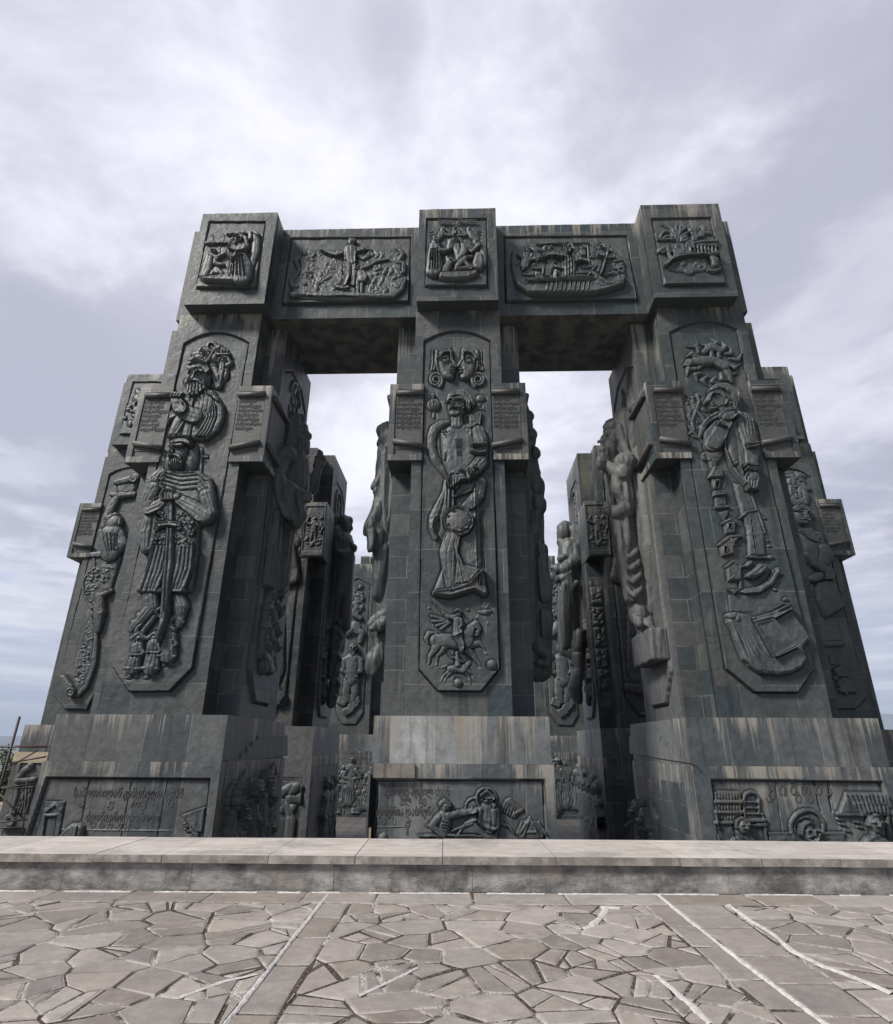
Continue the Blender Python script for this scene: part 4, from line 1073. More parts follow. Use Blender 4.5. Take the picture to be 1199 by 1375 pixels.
R.begin('carved_rider', 'smaller rider below, arm raised')
R.tube([(470, 850), (560, 840), (620, 850)], [42, 44, 50], pl=0); R.tube([(630, 830), (692, 772)], [40, 27]); R.tube([(690, 765), (716, 802)], [25, 14]); R.tube([(442, 812), (378, 832)], [14, 17])
for a_ in (((450, 880), (398, 920), (362, 992)), ((472, 890), (420, 950), (400, 1008)), ((642, 880), (690, 940), (702, 1022)), ((672, 870), (722, 910), (750, 980))): R.tube(list(a_), [27, 17, 11])
R.tube([(550, 715), (556, 800)], [26, 36], b=.1); R.ell((546, 672), 22, 26, b=.06); R.tube([(530, 720), (480, 715), (450, 670)], [15, 13, 12], b=.1); R.tube([(575, 740), (615, 770)], 12, b=.12)
R.cur = 0; R.tube([(487, 60), (487, 200)], 7); R.tube([(605, 60), (607, 280)], 7)
pp = finish_front(R, PC, E1)

# ------------------------------------------------------------------ left pillar, front
R = shaft_relief(PL, arch((247.3, 461.4), (289.6, 446.5), (333.6, 460.4))+[(259.5, 897.5), (229, 928.7), (174.5, 928.7), (153, 896)])
R.view(200, 450, .12358)
R.begin('carved_cluster', 'castle, birds and small figures above the bearded man')
R.plate([(450, 260), (520, 180), (600, 115), (700, 95), (740, 150), (880, 190), (890, 300), (830, 480), (770, 600), (690, 570), (640, 430), (560, 340), (480, 320)], h=.12, bev=30)
R.bumps([(460, 260), (560, 140), (720, 110), (880, 210), (880, 300), (780, 560), (690, 540), (620, 380), (500, 320)], 46, 14, 40, b=.08, seed=5, long=2.2)
R.ring((682, 125), 48, 14, b=.16); R.tube([(745, 215), (880, 215)], 14, b=.2)
for i in range(4): R.plate([(752+i*32, 205), (752+i*32, 160), (772+i*32, 160), (772+i*32, 205)], .24, 5)
for q, e in (((735, 320), 40), ((820, 270), 34), ((560, 300), 40), ((600, 200), 34)): R.head(q, e, b=.14)
R.tube([(715, 380), (745, 460), (760, 560)], [40, 50, 34], b=.12); R.tube([(800, 330), (790, 420), (770, 520)], [30, 34, 24], b=.16)
R.tube([(455, 270), (520, 220), (560, 150)], 16, b=.12); R.tube([(600, 330), (660, 260), (700, 190)], 15, b=.18); R.tube([(860, 250), (890, 310), (820, 330)], 16, b=.15)
R.begin('carved_man', 'bearded man in a low crown with folded arm')
R.ell((560, 480), 112, 150, h=.62); R.ell((640, 470), 50, 110, h=.4); R.ell((420, 500), 40, 46, h=.2); R.ell((428, 545), 22, 22, b=.1)
R.tube([(470, 380), (540, 348), (620, 370), (658, 425)], [34, 40, 38, 26], b=.5, hs=.5); R.tube([(455, 352), (540, 322), (640, 350)], [12, 14, 12], b=.62, hs=.5)
R.tube([(455, 440), (500, 425), (525, 440)], 11, b=.62); R.tube([(535, 440), (575, 422), (612, 445)], 11, b=.62)
R.pit((492, 462), 34, 24, .20); R.pit((570, 465), 38, 25, .20); R.ell((494, 465), 17, 11, b=.48, h=.06); R.ell((570, 467), 18, 12, b=.48, h=.06)
R.tube([(525, 435), (512, 480), (500, 512)], [13, 17, 26], b=.62); R.tube([(445, 562), (480, 530), (515, 522), (560, 535), (605, 570)], [10, 15, 17, 15, 9], b=.60)
for a_, b_ in (((462, 560), (452, 640)), ((490, 565), (475, 675)), ((525, 565), (508, 690)), ((560, 560), (552, 680)), ((590, 560), (590, 650)), ((615, 550), (625, 620))): R.tube([a_, b_], [20, 14], b=.52)
R.pit((515, 556), 38, 8, .09)
R.plate([(400, 690), (470, 660), (560, 660), (640, 650), (740, 700), (790, 800), (770, 950), (700, 1080), (600, 1160), (480, 1150), (300, 1160), (200, 1110), (280, 900)], h=.30, bev=60, pl=4.)
R.tube([(630, 710), (610, 830), (560, 920)], [112, 110, 84], b=.15, hs=.6)
R.tube([(318, 735), (350, 810), (450, 885), (520, 905)], [58, 60, 76, 84], b=.34, hs=.6); R.ring((380, 830), 62, 9, b=.62, a0=-60, a1=120)
R.ell((305, 690), 52, 46, b=.34)
for i in range(4): R.tube([(275+i*30, 700), (285+i*32, 665), (310+i*28, 665)], 15, b=.52)
R.tube([(650, 660), (740, 715), (785, 800), (780, 920), (735, 1040), (640, 1120)], [26, 34, 38, 38, 34, 26], b=.22)
for i in range(4): R.tube([(735-i*32, 790+i*10), (745-i*32, 900+i*10), (690-i*34, 1050), (640-i*34, 1120)], [8, 12, 12, 8], b=.34)
R.tube([(640, 655), (720, 690), (775, 745)], 12, b=.46); R.tube([(420, 700), (470, 760), (470, 830)], [26, 24, 14], b=.3); R.tube([(520, 690), (480, 760), (480, 820)], [20, 18, 10], b=.34)
R.tube([(480, 980), (460, 1100), (440, 1140)], [10, 14, 10], b=.3); R.tube([(400, 960), (320, 1080), (280, 1150)], [10, 16, 14], b=.28)
R.begin('carved_bird'); R.plate([(230, 850), (265, 822), (300, 835), (330, 880), (290, 915), (240, 930), (215, 1000), (205, 950), (225, 900)], h=.26, bev=16); R.ell((262, 840), 22, 16, b=.1)
R.begin('carved_king', 'crowned king with folded hands on a long sword')
R.view(140, 430, .21685)
R.ell((478, 835), 58, 88, h=.62); R.ell((545, 860), 45, 95, h=.34); R.ell((410, 880), 30, 70, h=.24)
R.ell((485, 765), 66, 46, h=.62); R.tube([(425, 795), (455, 770), (520, 768), (552, 790)], [10, 13, 13, 10], b=.58); R.tube([(428, 770), (470, 740), (540, 755)], 9, b=.56)
for i in range(5): R.ell((438+i*26, 752-6*math.sin(i*.8)), 8, 8, b=.62)
R.tube([(425, 800), (445, 795)], 6, b=.6); R.tube([(462, 798), (508, 800)], 7, b=.6); R.pit((440, 812), 15, 11, .16); R.pit((488, 814), 22, 12, .18)
R.tube([(455, 795), (447, 825), (442, 842)], [7, 8, 13], b=.6); R.tube([(425, 868), (445, 852), (478, 860), (500, 885)], [6, 8, 8, 6], b=.58); R.pit((455, 872), 15, 4, .07)
R.ell((462, 900), 42, 34, b=.42)
for i in range(5): R.groove([(435+i*14, 880), (440+i*12, 925)], 3, .04)
R.tube([(562, 846), (640, 848)], 8, b=.05); R.tube([(605, 800), (600, 940)], 8, b=.05)
R.view(40, 600, .4)
R.plate([(425, 100), (480, 86), (560, 86), (606, 108), (618, 240), (575, 275), (572, 345), (552, 490), (380, 490), (420, 330), (438, 240), (405, 205)], h=.42, bev=40)
R.tube([(445, 95), (425, 115), (420, 150)], [18, 24, 20], b=.2); R.bumps([(418, 105), (460, 100), (465, 170), (420, 190)], 26, 5, 7, b=.42, seed=8)
for i in range(4): R.tube([(470-i*3, 92+i*13), (520, 104+i*15), (575, 98+i*15), (604, 120+i*22)], [5, 8, 8, 6], b=.40)
R.tube([(604, 120), (616, 190), (616, 245)], [12, 14, 10], b=.3)
R.tube([(422, 150), (404, 190), (412, 215), (440, 205), (468, 186)], [24, 22, 22, 19, 13], b=.38, hs=.6)
R.tube([(598, 240), (560, 215), (505, 182)], [27, 24, 14], b=.44, hs=.6); R.tube([(600, 170), (612, 225)], [22, 22], b=.3)
R.tube([(412, 215), (398, 290), (398, 345)], [14, 22, 18], b=.16); R.tube([(430, 225), (424, 300), (412, 340)], [7, 9, 7], b=.24)
R.ell((486, 172), 24, 15, b=.5, ang=-25)
for i in range(4): R.tube([(470+i*8, 160+i*1), (462+i*9, 172), (464+i*9, 188)], 5, b=.62)
R.ell((505, 178), 16, 12, b=.52)
R.bumps([(440, 232), (565, 222), (562, 335), (430, 335)], 120, 5.5, 7, b=.40, seed=9)
R.tube([(485, 205), (485, 258)], 8, b=.5); R.tube([(446, 274), (480, 268), (516, 274)], 7.5, b=.58); R.ell((446, 278), 8, 10, b=.5); R.ell((516, 280), 8, 10, b=.5)
R.plate([(470, 278), (502, 278), (500, 400), (484, 560), (458, 660), (442, 660), (452, 540), (464, 400)], h=.62, bev=12); R.groove([(486, 285), (470, 560)], 3, .03)
for i in range(11):
    t = i/10
    if .40 < t < .62: continue
    R.tube([(428+t*128, 345), (408+t*142, 420), (383+t*142+6*math.sin(i), 486)], [6, 7.5, 9], b=.40)
R.tube([(378, 487), (430, 490), (470, 486), (530, 488)], 7, b=.36)
R.tube([(412, 500), (418, 540), (385, 580), (350, 615)], [26, 24, 18, 12], b=.12); R.tube([(436, 520), (430, 570), (385, 630), (370, 690)], [7, 8, 8, 6], b=.12); R.tube([(420, 560), (370, 610), (358, 680)], [6, 8, 6], b=.16)
R.bumps([(345, 590), (380, 560), (395, 610), (350, 660)], 14, 7, 12, b=.05, seed=2)
for i in range(5): R.tube([(480+i*3, 500+i*12), (505+i*2, 525+i*14), (522, 520+i*18)], [5, 9, 6], b=.16)
R.tube([(500, 500), (515, 540), (505, 600)], [22, 26, 14], b=.06)
R.view(140, 650, .2181)
R.ring((372, 800), 26, 9, b=.3)
for nm, hx, hy, bx, by, fx, fy, bw_ in (('left', 232, 950, 215, 1035, 190, 1150, 46), ('middle', 325, 950, 318, 1020, 298, 1150, 52), ('right', 412, 900, 412, 980, 400, 1075, 54)):
    R.begin('carved_child', nm+' small figure at the king\'s feet')
    R.ell((hx, hy), 38, 40, b=.05); R.tube([(hx-38, hy+4), (hx, hy-22), (hx+38, hy+4)], 13, b=.2); R.pit((hx+4, hy+14), 12, 8, .06)
    R.tube([(bx+5, by-30), (bx, by+20), (fx+8, fy-20)], [bw_*.85, bw_*.8, bw_], b=.05); R.tube([(fx-bw_*.9, fy-12), (fx+bw_, fy-8)], 9, b=.24); R.tube([(bx-30, by+22), (bx+36, by+24)], 7, b=.26)
    R.tube([(bx+30, by-20), (bx+48, by+10), (bx+20, by+30)], 12, b=.2)
    R.tube([(fx-18, fy), (fx-18, fy+32)], 18); R.tube([(fx+20, fy), (fx+18, fy+30)], 18); R.ell((fx-26, fy+44), 28, 12); R.ell((fx+24, fy+38), 26, 11)
R.tube([(395, 890), (430, 840), (500, 800)], [20, 18, 14], b=.16); R.plate([(365, 860), (460, 860), (440, 940), (385, 940)], .24, 14); R.plate([(380, 960), (450, 955), (455, 1060), (365, 1060)], .30, 12)
finish_front(R, PL, E1)

# ------------------------------------------------------------------ right pillar, front
R = shaft_relief(PR, arch((899.6, 446.6), (943, 432), (989, 441.8))+[(1091.2, 899.5), (1069.4, 930), (1011.6, 930), (973.4, 898.4)])
R.view(880, 420, .2181)
R.begin('carved_wreath', 'sun wreath of flames round a leaping animal')
for i in range(15):
    a_ = math.radians(i*360/15+8); rr_ = 88+8*math.sin(i*2.4); c_ = (348, 305); L = 58+12*math.sin(i*3.7); w_ = (1.22, .98)
    p0 = (c_[0]+rr_*math.cos(a_)*w_[0], c_[1]+rr_*math.sin(a_)*w_[1]); p1 = (c_[0]+(rr_+L*.55)*math.cos(a_+.16)*w_[0], c_[1]+(rr_+L*.55)*math.sin(a_+.16)*w_[1]); p2 = (c_[0]+(rr_+L)*math.cos(a_-.10)*w_[0], c_[1]+(rr_+L)*math.sin(a_-.10)*w_[1])
    R.tube([p0, p1, p2], [7, 13, 2], b=.08, hs=1.1)
R.tube([(222, 305), (290, 300), (360, 298), (420, 330)], [18, 30, 26, 32], b=.16, pl=0); R.tube([(240, 295), (205, 322), (190, 326)], [20, 12, 6], b=.14); R.tube([(425, 340), (452, 390), (468, 425)], [22, 16, 10], b=.14); R.tube([(290, 315), (262, 345), (232, 340)], [14, 10, 6], b=.12)
R.tube([(300, 240), (345, 205), (400, 230), (440, 205)], [14, 22, 20, 8], b=.10, pl=0); R.tube([(345, 225), (350, 285)], 12, b=.10); R.tube([(390, 235), (395, 270)], 10, b=.1)
R.begin('carved_tree', 'leafy branches beside the man')
for pts in (((295, 800), (240, 740), (225, 670), (250, 600), (215, 540), (200, 510)), ((250, 600), (285, 640), (320, 690)), ((225, 670), (200, 640)), ((240, 740), (205, 700)), ((250, 600), (270, 545), (255, 500)), ((235, 560), (225, 520)), ((265, 770), (235, 760))): R.tube(list(pts), 9, b=.04)
R.bumps([(195, 500), (280, 490), (300, 600), (280, 760), (215, 760)], 34, 6, 14, seed=4, long=2)
R.begin('carved_man', 'long-coated man in profile, hand on his chest')
R.plate([(430, 640), (520, 622), (575, 650), (600, 760), (625, 960), (590, 1015), (500, 1015), (470, 960), (435, 850), (405, 720)], h=.26, bev=34, pl=2.2)
R.ell((432, 520), 74, 66, h=.40); R.ell((448, 560), 46, 50, h=.34)
R.plate([(322, 500), (350, 484), (410, 482), (432, 540), (412, 596), (372, 612), (336, 612), (324, 600), (330, 590), (318, 584), (322, 574), (303, 564), (316, 536)], h=.46, bev=18)
R.tube([(330, 488), (370, 470), (425, 470), (470, 505), (488, 560), (478, 600)], [10, 20, 26, 26, 20, 10], b=.36)
for i in range(5): R.groove([(372+i*16, 478+i*5), (418+i*12, 512+i*8), (438+i*10, 560+i*4)], 4, .06)
R.tube([(326, 520), (348, 510), (374, 518)], 7, b=.50); R.pit((346, 532), 22, 11, .16); R.ell((344, 533), 10, 6, b=.36, h=.07); R.tube([(324, 520), (308, 560)], [7, 13], b=.48); R.tube([(320, 580), (344, 578)], 5, b=.50); R.tube([(326, 592), (346, 590)], 6, b=.50); R.ell((348, 604), 24, 11, b=.42, h=.1); R.ell((395, 560), 30, 30, b=.40, h=.06)
R.tube([(392, 600), (410, 640)], [44, 50], b=.12, pl=0)
R.tube([(335, 648), (395, 622), (455, 606), (500, 606)], [8, 12, 13, 7], b=.34); R.tube([(305, 700), (350, 660), (420, 632), (480, 622)], [6, 10, 11, 6], b=.32)
R.tube([(272, 770), (292, 705), (335, 655)], [10, 18, 16], b=.10)
R.tube([(385, 705), (348, 770), (338, 825)], [42, 52, 40], b=.20, hs=.5, pl=.15); R.tube([(352, 810), (388, 745), (420, 690)], [46, 42, 34], b=.30, hs=.5, pl=.1); R.tube([(372, 705), (420, 718)], 8, b=.56); R.ell((438, 655), 42, 26, b=.42, ang=25)
for i in range(4): R.tube([(422+i*14, 662-i*5), (450+i*13, 644-i*5), (468+i*8, 655-i*3)], 7, b=.52)
R.tube([(540, 665), (570, 780), (585, 870), (582, 945)], [50, 50, 44, 38], b=.18, hs=.5, pl=.12)
for i in range(3): R.groove([(525+i*26, 640), (535+i*24, 700), (548+i*20, 760)], 4, .045)
R.tube([(540, 955), (618, 962)], 8, b=.52); R.tube([(545, 982), (614, 988)], 9, b=.54); R.tube([(548, 832), (612, 822)], 5, b=.46); R.tube([(552, 846), (612, 838)], 5, b=.46)
R.ell((580, 1030), 42, 40, b=.36)
for i in range(4): R.tube([(555+i*18, 1035), (550+i*18, 1072), (553+i*14, 1102)], [12, 10, 7], b=.48)
R.tube([(547, 1015), (532, 1045), (540, 1068)], [11, 10, 7], b=.46)
R.tube([(490, 945), (512, 985), (538, 1058), (622, 1100)], 6, b=.34); R.ell((490, 942), 15, 13, b=.34)
R.tube([(408, 730), (425, 850), (462, 960), (540, 1065)], 6, b=.26)
R.view(920, 640, .2181)
R.plate([(290, 40), (380, 60), (450, 230), (482, 360), (490, 500), (380, 500), (372, 330), (340, 240)], h=.14, bev=24, pl=1.6); R.tube([(400, 110), (450, 250), (482, 350)], 6, b=.12); R.tube([(330, 262), (372, 225), (440, 212)], 7, b=.14); R.groove([(395, 250), (425, 480)], 4, .04)
R.plate([(358, 610), (395, 585), (440, 545), (492, 548), (480, 590), (440, 622), (400, 635), (368, 630)], h=.40, bev=16, b=.05); R.plate([(350, 560), (378, 528), (402, 522), (405, 545), (372, 570)], h=.28, bev=10); R.tube([(360, 625), (410, 630), (478, 588)], 6, b=.3); R.tube([(372, 500), (490, 505)], 8, b=.16)
R.begin('carved_tower', 'stacked lantern, towers and gabled houses')
R.view(880, 420, .2181)
R.ell((345, 885), 64, 36); R.bumps([(290, 860), (400, 860), (395, 910), (300, 910)], 22, 10, 16, b=.10, seed=6); R.tube([(350, 910), (352, 950)], [30, 20])
R.plate([(352, 950), (402, 960), (420, 1020), (312, 1026)], .26, 10); R.plate([(338, 1030), (402, 1024), (396, 1090), (352, 1092)], .16, 6); R.cut([(360, 1045), (385, 1042), (382, 1080), (362, 1082)], .10); R.tube([(438, 990), (430, 1060), (412, 1095)], 7)
R.plate([(350, 1105), (425, 1095), (432, 1130), (345, 1140)], .24, 6); R.plate([(358, 1140), (428, 1132), (432, 1190), (366, 1200)], .14, 5); R.ring((385, 1175), 14, 5, a0=180, a1=360, b=.12); R.ring((412, 1170), 12, 5, a0=180, a1=360, b=.12); R.tube([(362, 1205), (442, 1198)], 9, b=.14)
R.plate([(378, 1235), (440, 1222), (440, 1250), (420, 1290)], .2, 8)
R.view(920, 640, .2181)
R.plate([(226, 290), (270, 268), (302, 285), (302, 350), (240, 360)], .18, 7); R.tube([(222, 295), (270, 268), (306, 288)], 7, b=.18); R.cut([(255, 300), (275, 300), (275, 325), (255, 325)], .08)
R.plate([(200, 425), (262, 376), (335, 370), (290, 425), (292, 480), (215, 500)], .20, 7); R.tube([(198, 428), (262, 378), (338, 372)], 8, b=.2); R.tube([(262, 380), (290, 428)], 6, b=.2); R.cut([(225, 440), (245, 438), (246, 470), (228, 474)], .08)
R.plate([(245, 560), (285, 528), (338, 562), (335, 640), (252, 652)], .18, 7); R.tube([(243, 562), (285, 528), (342, 562)], 7, b=.18); R.plate([(250, 640), (292, 605), (335, 645)], .22, 6)
R.plate([(245, 700), (325, 698), (290, 735)], .24, 6); R.tube([(330, 560), (332, 690)], 7, b=.08)
R.begin('carved_bridge'); R.tube([(350, 715), (440, 708), (515, 662), (560, 588)], [12, 14, 14, 12], b=.12); R.tube([(360, 700), (440, 690), (500, 650), (535, 585)], 6, b=.12)
R.plate([(260, 735), (600, 700), (620, 830), (270, 840)], .04, 8)
for i in range(7): R.tube([(290+i*48, 745-i*6), (300+i*48, 838-i*6)], 8, b=.0, hs=.6)
for x_, y_, q in ((575, 600, 22), (560, 572, 16), (505, 398, 14), (515, 430, 16), (520, 500, 22), (610, 760, 20), (620, 790, 16), (485, 260, 14), (480, 300, 10), (490, 330, 9), (545, 700, 18)): R.begin('carved_ornament'); R.ell((x_, y_), q, q*.7, hs=1.1)
R.begin('carved_drapery', 'heavy draped cloth')
R.plate([(243, 850), (290, 838), (360, 850), (420, 872), (520, 860), (632, 802), (638, 830), (755, 1000), (705, 1060), (732, 1130), (700, 1180), (640, 1215), (560, 1228), (430, 1212), (370, 1170), (310, 1000), (240, 905)], h=.34, bev=26)
for pts in (((262, 870), (300, 1000), (350, 1120), (420, 1185), (480, 1212)), ((300, 862), (345, 1000), (400, 1110), (470, 1175), (545, 1215)), ((345, 866), (385, 980), (440, 1080), (510, 1150), (600, 1200)), ((395, 890), (425, 990), (475, 1080), (540, 1140), (650, 1175)), ((555, 1125), (620, 1150), (700, 1120)), ((560, 880), (640, 980), (690, 1040)), ((600, 870), (680, 970), (735, 1010)), ((540, 870), (610, 980), (660, 1050))): R.tube(list(pts), [9, 16, 20, 18, 9][:len(pts)] if len(pts) > 3 else [9, 15, 9], b=.24, hs=1.0, pl=0)
R.ell((268, 866), 34, 22, b=.3); R.ell((300, 880), 20, 26, b=.3)
R.begin('carved_book'); R.plate([(410, 912), (510, 886), (652, 1052), (520, 1116)], h=.20, bev=6, b=.36); R.tube([(410, 914), (520, 1116), (652, 1054)], 5, b=.50); R.tube([(408, 900), (520, 872), (630, 812)], 11, b=.45, pl=0); R.tube([(400, 885), (520, 852), (625, 802)], 8, b=.42, pl=0)
finish_front(R, PR, E1)
# ------------------------------------------------------------------ capital blocks (front faces) and lintels
def block_relief(r, quad, y=None, res=.03, h0=.16, h1=-.09):
    y = r.y0 if y is None else y
    R = Relief(r.pc-WB, r.pc+WB, ZB+.003, ZT-.003, res, inv=lambda u, v: onY(u, v, y))
    R.panel(quad, h0, h1); R.v = (0, 0, 1); return R
Rb = block_relief(PL, [(281, 297.5), (356, 297.5), (344, 388), (264, 388)])
Rb.view(255, 280, .10425); Rb.begin('carved_scene', 'robed woman under a canopy with kneeling figures')
Rb.plate([(150, 940), (300, 915), (470, 890), (600, 900), (780, 840), (780, 930), (690, 1000), (200, 985)], h=.34, bev=30)
Rb.plate([(530, 400), (620, 365), (720, 380), (770, 480), (720, 620), (800, 820), (760, 940), (500, 930), (530, 700), (480, 560)], h=.22, bev=50)
Rb.tube([(640, 500), (640, 640), (690, 800), (690, 930)], [80, 90, 110, 110], b=.14, hs=.6)
for i in range(5): Rb.groove([(580+i*30, 650), (540+i*50, 930)], 12, .07)
Rb.head((640, 440), 52, b=.34, beard=0); Rb.tube([(560, 420), (640, 355), (720, 400), (750, 520)], 26, b=.2)
Rb.tube([(720, 560), (640, 580), (545, 570)], [40, 34, 22], b=.4); Rb.tube([(600, 490), (560, 540), (620, 560)], 26, b=.4); Rb.tube([(545, 640), (590, 680), (620, 620)], 18, b=.36)
Rb.tube([(490, 335), (620, 325), (760, 320), (830, 310), (890, 350)], [16, 20, 22, 26, 22], b=.16); Rb.tube([(820, 330), (860, 420), (850, 560), (800, 800)], [46, 40, 44, 24], b=.05, hs=.6); Rb.tube([(780, 340), (785, 410)], 22, b=.2)
Rb.tube([(215, 460), (470, 452)], 14, b=.16); Rb.fig(290, 445, 120, w=1.2); Rb.fig(430, 440, 120, w=1.2); Rb.tube([(385, 460), (385, 620)], 12)
Rb.head((305, 580), 44, b=.12); Rb.tube([(270, 630), (250, 760), (215, 890)], [46, 60, 58], b=.06); Rb.tube([(270, 620), (360, 660), (460, 610)], [26, 24, 18], b=.18); Rb.ell((180, 895), 40, 22, b=.1)
Rb.tube([(345, 690), (350, 740), (440, 750)], [26, 30, 20], b=.14); Rb.head((365, 700), 26, b=.2); Rb.plate([(280, 880), (360, 800), (440, 890)], .24, 20); Rb.tube([(300, 880), (360, 810), (430, 870)], [24, 30, 26], b=.12)
finish_front(Rb, PL, 0, name='capital_relief')

Rb = block_relief(PC, [(573, 293.5), (653.5, 293.5), (654, 386), (571.5, 386)])
Rb.view(560, 280, .09174); Rb.begin('carved_scene', 'winged angels above figures round a fountain')
Rb.plate([(430, 620), (440, 460), (540, 425), (660, 430), (700, 500), (640, 640)], h=.14, bev=60)
for (x_, d_) in ((370, 1), (770, -1)):
    for i in range(5): Rb.tube([(x_-d_*20, 380+i*10), (x_-d_*110, 330+i*38), (x_-d_*(170-i*6), 330+i*52)], [22, 20, 8], b=.05)
    Rb.head((x_+d_*10, 320), 38, b=.1); Rb.tube([(x_, 360), (x_-d_*40, 430), (x_-d_*120, 500)], [40, 38, 22], b=.1); Rb.tube([(x_, 370), (x_+d_*80, 400), (x_+d_*170, 405)], [24, 20, 16], b=.12)
Rb.ring((575, 310), 40, 14, b=.08); Rb.tube([(530, 340), (530, 400)], 16, b=.1); Rb.tube([(620, 340), (620, 400)], 16, b=.1); Rb.head((575, 350), 34, b=.08)
Rb.tube([(260, 570), (250, 760), (240, 960)], [70, 90, 100], b=.12, hs=.7); Rb.head((275, 520), 50, b=.2, cap=True); Rb.tube([(290, 600), (340, 660), (420, 660)], [34, 28, 22], b=.3); Rb.tube([(330, 740), (340, 860), (330, 960)], [30, 34, 34], b=.1); Rb.pit((225, 790), 30, 50, .16)
for i in range(4): Rb.groove([(210+i*30, 640), (190+i*40, 960)], 10, .06)
Rb.tube([(585, 590), (610, 680), (640, 800)], [60, 60, 56], b=.16); Rb.head((580, 510), 42, b=.24); Rb.tube([(540, 580), (460, 640), (400, 650)], [30, 24, 18], b=.24); Rb.tube([(680, 560), (690, 690), (590, 800)], [38, 44, 26], b=.28); Rb.tube([(700, 780), (600, 880), (570, 940)], [40, 34, 20], b=.22); Rb.tube([(590, 930), (720, 910), (800, 930)], [20, 24, 14], b=.2); Rb.tube([(700, 830), (760, 890), (830, 910)], [30, 24, 14], b=.22)
Rb.head((670, 560), 34, b=.26)
Rb.plate([(820, 760), (850, 680), (920, 665), (980, 720), (990, 860), (940, 960), (830, 930), (800, 850)], h=.34, bev=50); Rb.head((865, 530), 50, b=.18); Rb.tube([(900, 570), (860, 620), (800, 680)], [34, 28, 18], b=.28); Rb.tube([(940, 600), (980, 700), (980, 840)], [34, 40, 30], b=.12); Rb.tube([(740, 740), (800, 745)], 20, b=.2)
for i in range(3): Rb.tube([(700+i*30, 600+i*26), (760+i*20, 640+i*20)], 14, b=.24)
Rb.head((485, 790), 36, b=.16); Rb.tube([(480, 830), (440, 900), (420, 960)], [44, 50, 44], b=.1); Rb.tube([(440, 740), (450, 820)], 20, b=.12)
Rb.plate([(310, 1040), (340, 985), (560, 970), (800, 960), (880, 940), (900, 1010), (760, 1080), (500, 1100), (330, 1080)], h=.32, bev=40); Rb.plate([(170, 960), (300, 960), (300, 1030), (200, 1020)], h=.3, bev=24)
bl = finish_front(Rb, PC, 0, name='capital_relief')
p_ = onY(588, 300.5, 0); letters('სულითა წმიდითა', .36, CARVE, PC, (p_[0], -.05, p_[1]), (1, 0, 0), (0, -1, 0), parent=PC.o, ext=.03, width=2.1)

Rb = block_relief(PR, [(875, 293.5), (954, 292), (973.5, 383), (891, 384.5)])
Rb.view(865, 280, .1); Rb.begin('carved_scene', 'palms and a walled town over a rocky hollow')
for p0, p1, p2 in (((445, 470), (380, 290), (250, 215)), ((445, 470), (420, 320), (290, 190)), ((450, 440), (500, 300), (590, 245)), ((450, 460), (530, 360), (640, 300)), ((445, 470), (430, 330), (420, 200)), ((455, 470), (470, 330), (490, 215))): Rb.tube([p0, ((p0[0]+p1[0])/2-10, (p0[1]+p1[1])/2-15), p1, p2], [9, 16, 20, 8], b=.12)
Rb.ring((300, 390), 80, 20, a0=180, a1=360, b=.1); Rb.ring((310, 430), 50, 16, a0=180, a1=360, b=.12); Rb.tube([(180, 430), (430, 420)], 14, b=.12)
Rb.plate([(465, 470), (470, 400), (540, 360), (600, 390), (590, 450), (540, 480)], h=.22, bev=20); Rb.ell((540, 410), 26, 18, b=.2)
Rb.plate([(360, 490), (520, 485), (540, 660), (390, 690)], h=.18, bev=8); Rb.plate([(530, 500), (590, 440), (660, 460), (690, 660), (545, 670)], h=.22, bev=10); Rb.cut([(605, 570), (640, 568), (645, 610), (610, 612)], .14); Rb.cut([(415, 530), (430, 529), (432, 550), (417, 551)], .1); Rb.cut([(445, 528), (460, 527), (462, 548), (447, 549)], .1)
Rb.plate([(600, 270), (690, 280), (720, 440), (640, 440)], h=.15, bev=10); Rb.bumps([(600, 260), (880, 250), (890, 330), (720, 420), (620, 340)], 26, 16, 34, b=.08, seed=3, long=2.2)
Rb.tube([(670, 475), (980, 455)], 16, b=.16); Rb.tube([(690, 500), (980, 490)], 10, b=.12)
for i in range(6): Rb.tube([(710+i*48, 505-i*2), (725+i*48, 645-i*2)], 13, b=.08); Rb.ring((735+i*48, 530), 20, 7, a0=180, a1=360, b=.1)
Rb.tube([(195, 590), (250, 560), (330, 550)], [30, 34, 26], b=.1); Rb.tube([(235, 615), (360, 600)], 14, b=.18); Rb.tube([(310, 540), (320, 640), (350, 700)], [24, 22, 18], b=.16); Rb.ell((215, 580), 26, 26, b=.14)
Rb.tube([(270, 800), (360, 720), (470, 685), (600, 665), (760, 665), (880, 660), (960, 640)], [24, 20, 18, 18, 18, 20, 22], b=.30); Rb.plate([(280, 800), (370, 730), (560, 690), (760, 690), (830, 700), (830, 860), (640, 900), (420, 880), (300, 850)], h=.10, bev=30)
Rb.bumps([(300, 760), (560, 700), (820, 700), (830, 860), (620, 900), (380, 880)], 24, 18, 44, b=.05, seed=9, long=2)
Rb.tube([(890, 690), (930, 740), (930, 800)], [34, 44, 30], b=.2); Rb.tube([(840, 870), (930, 880), (1010, 850)], [16, 22, 12], b=.16); Rb.ell((915, 650), 40, 26, b=.2)
finish_front(Rb, PR, 0, name='capital_relief')

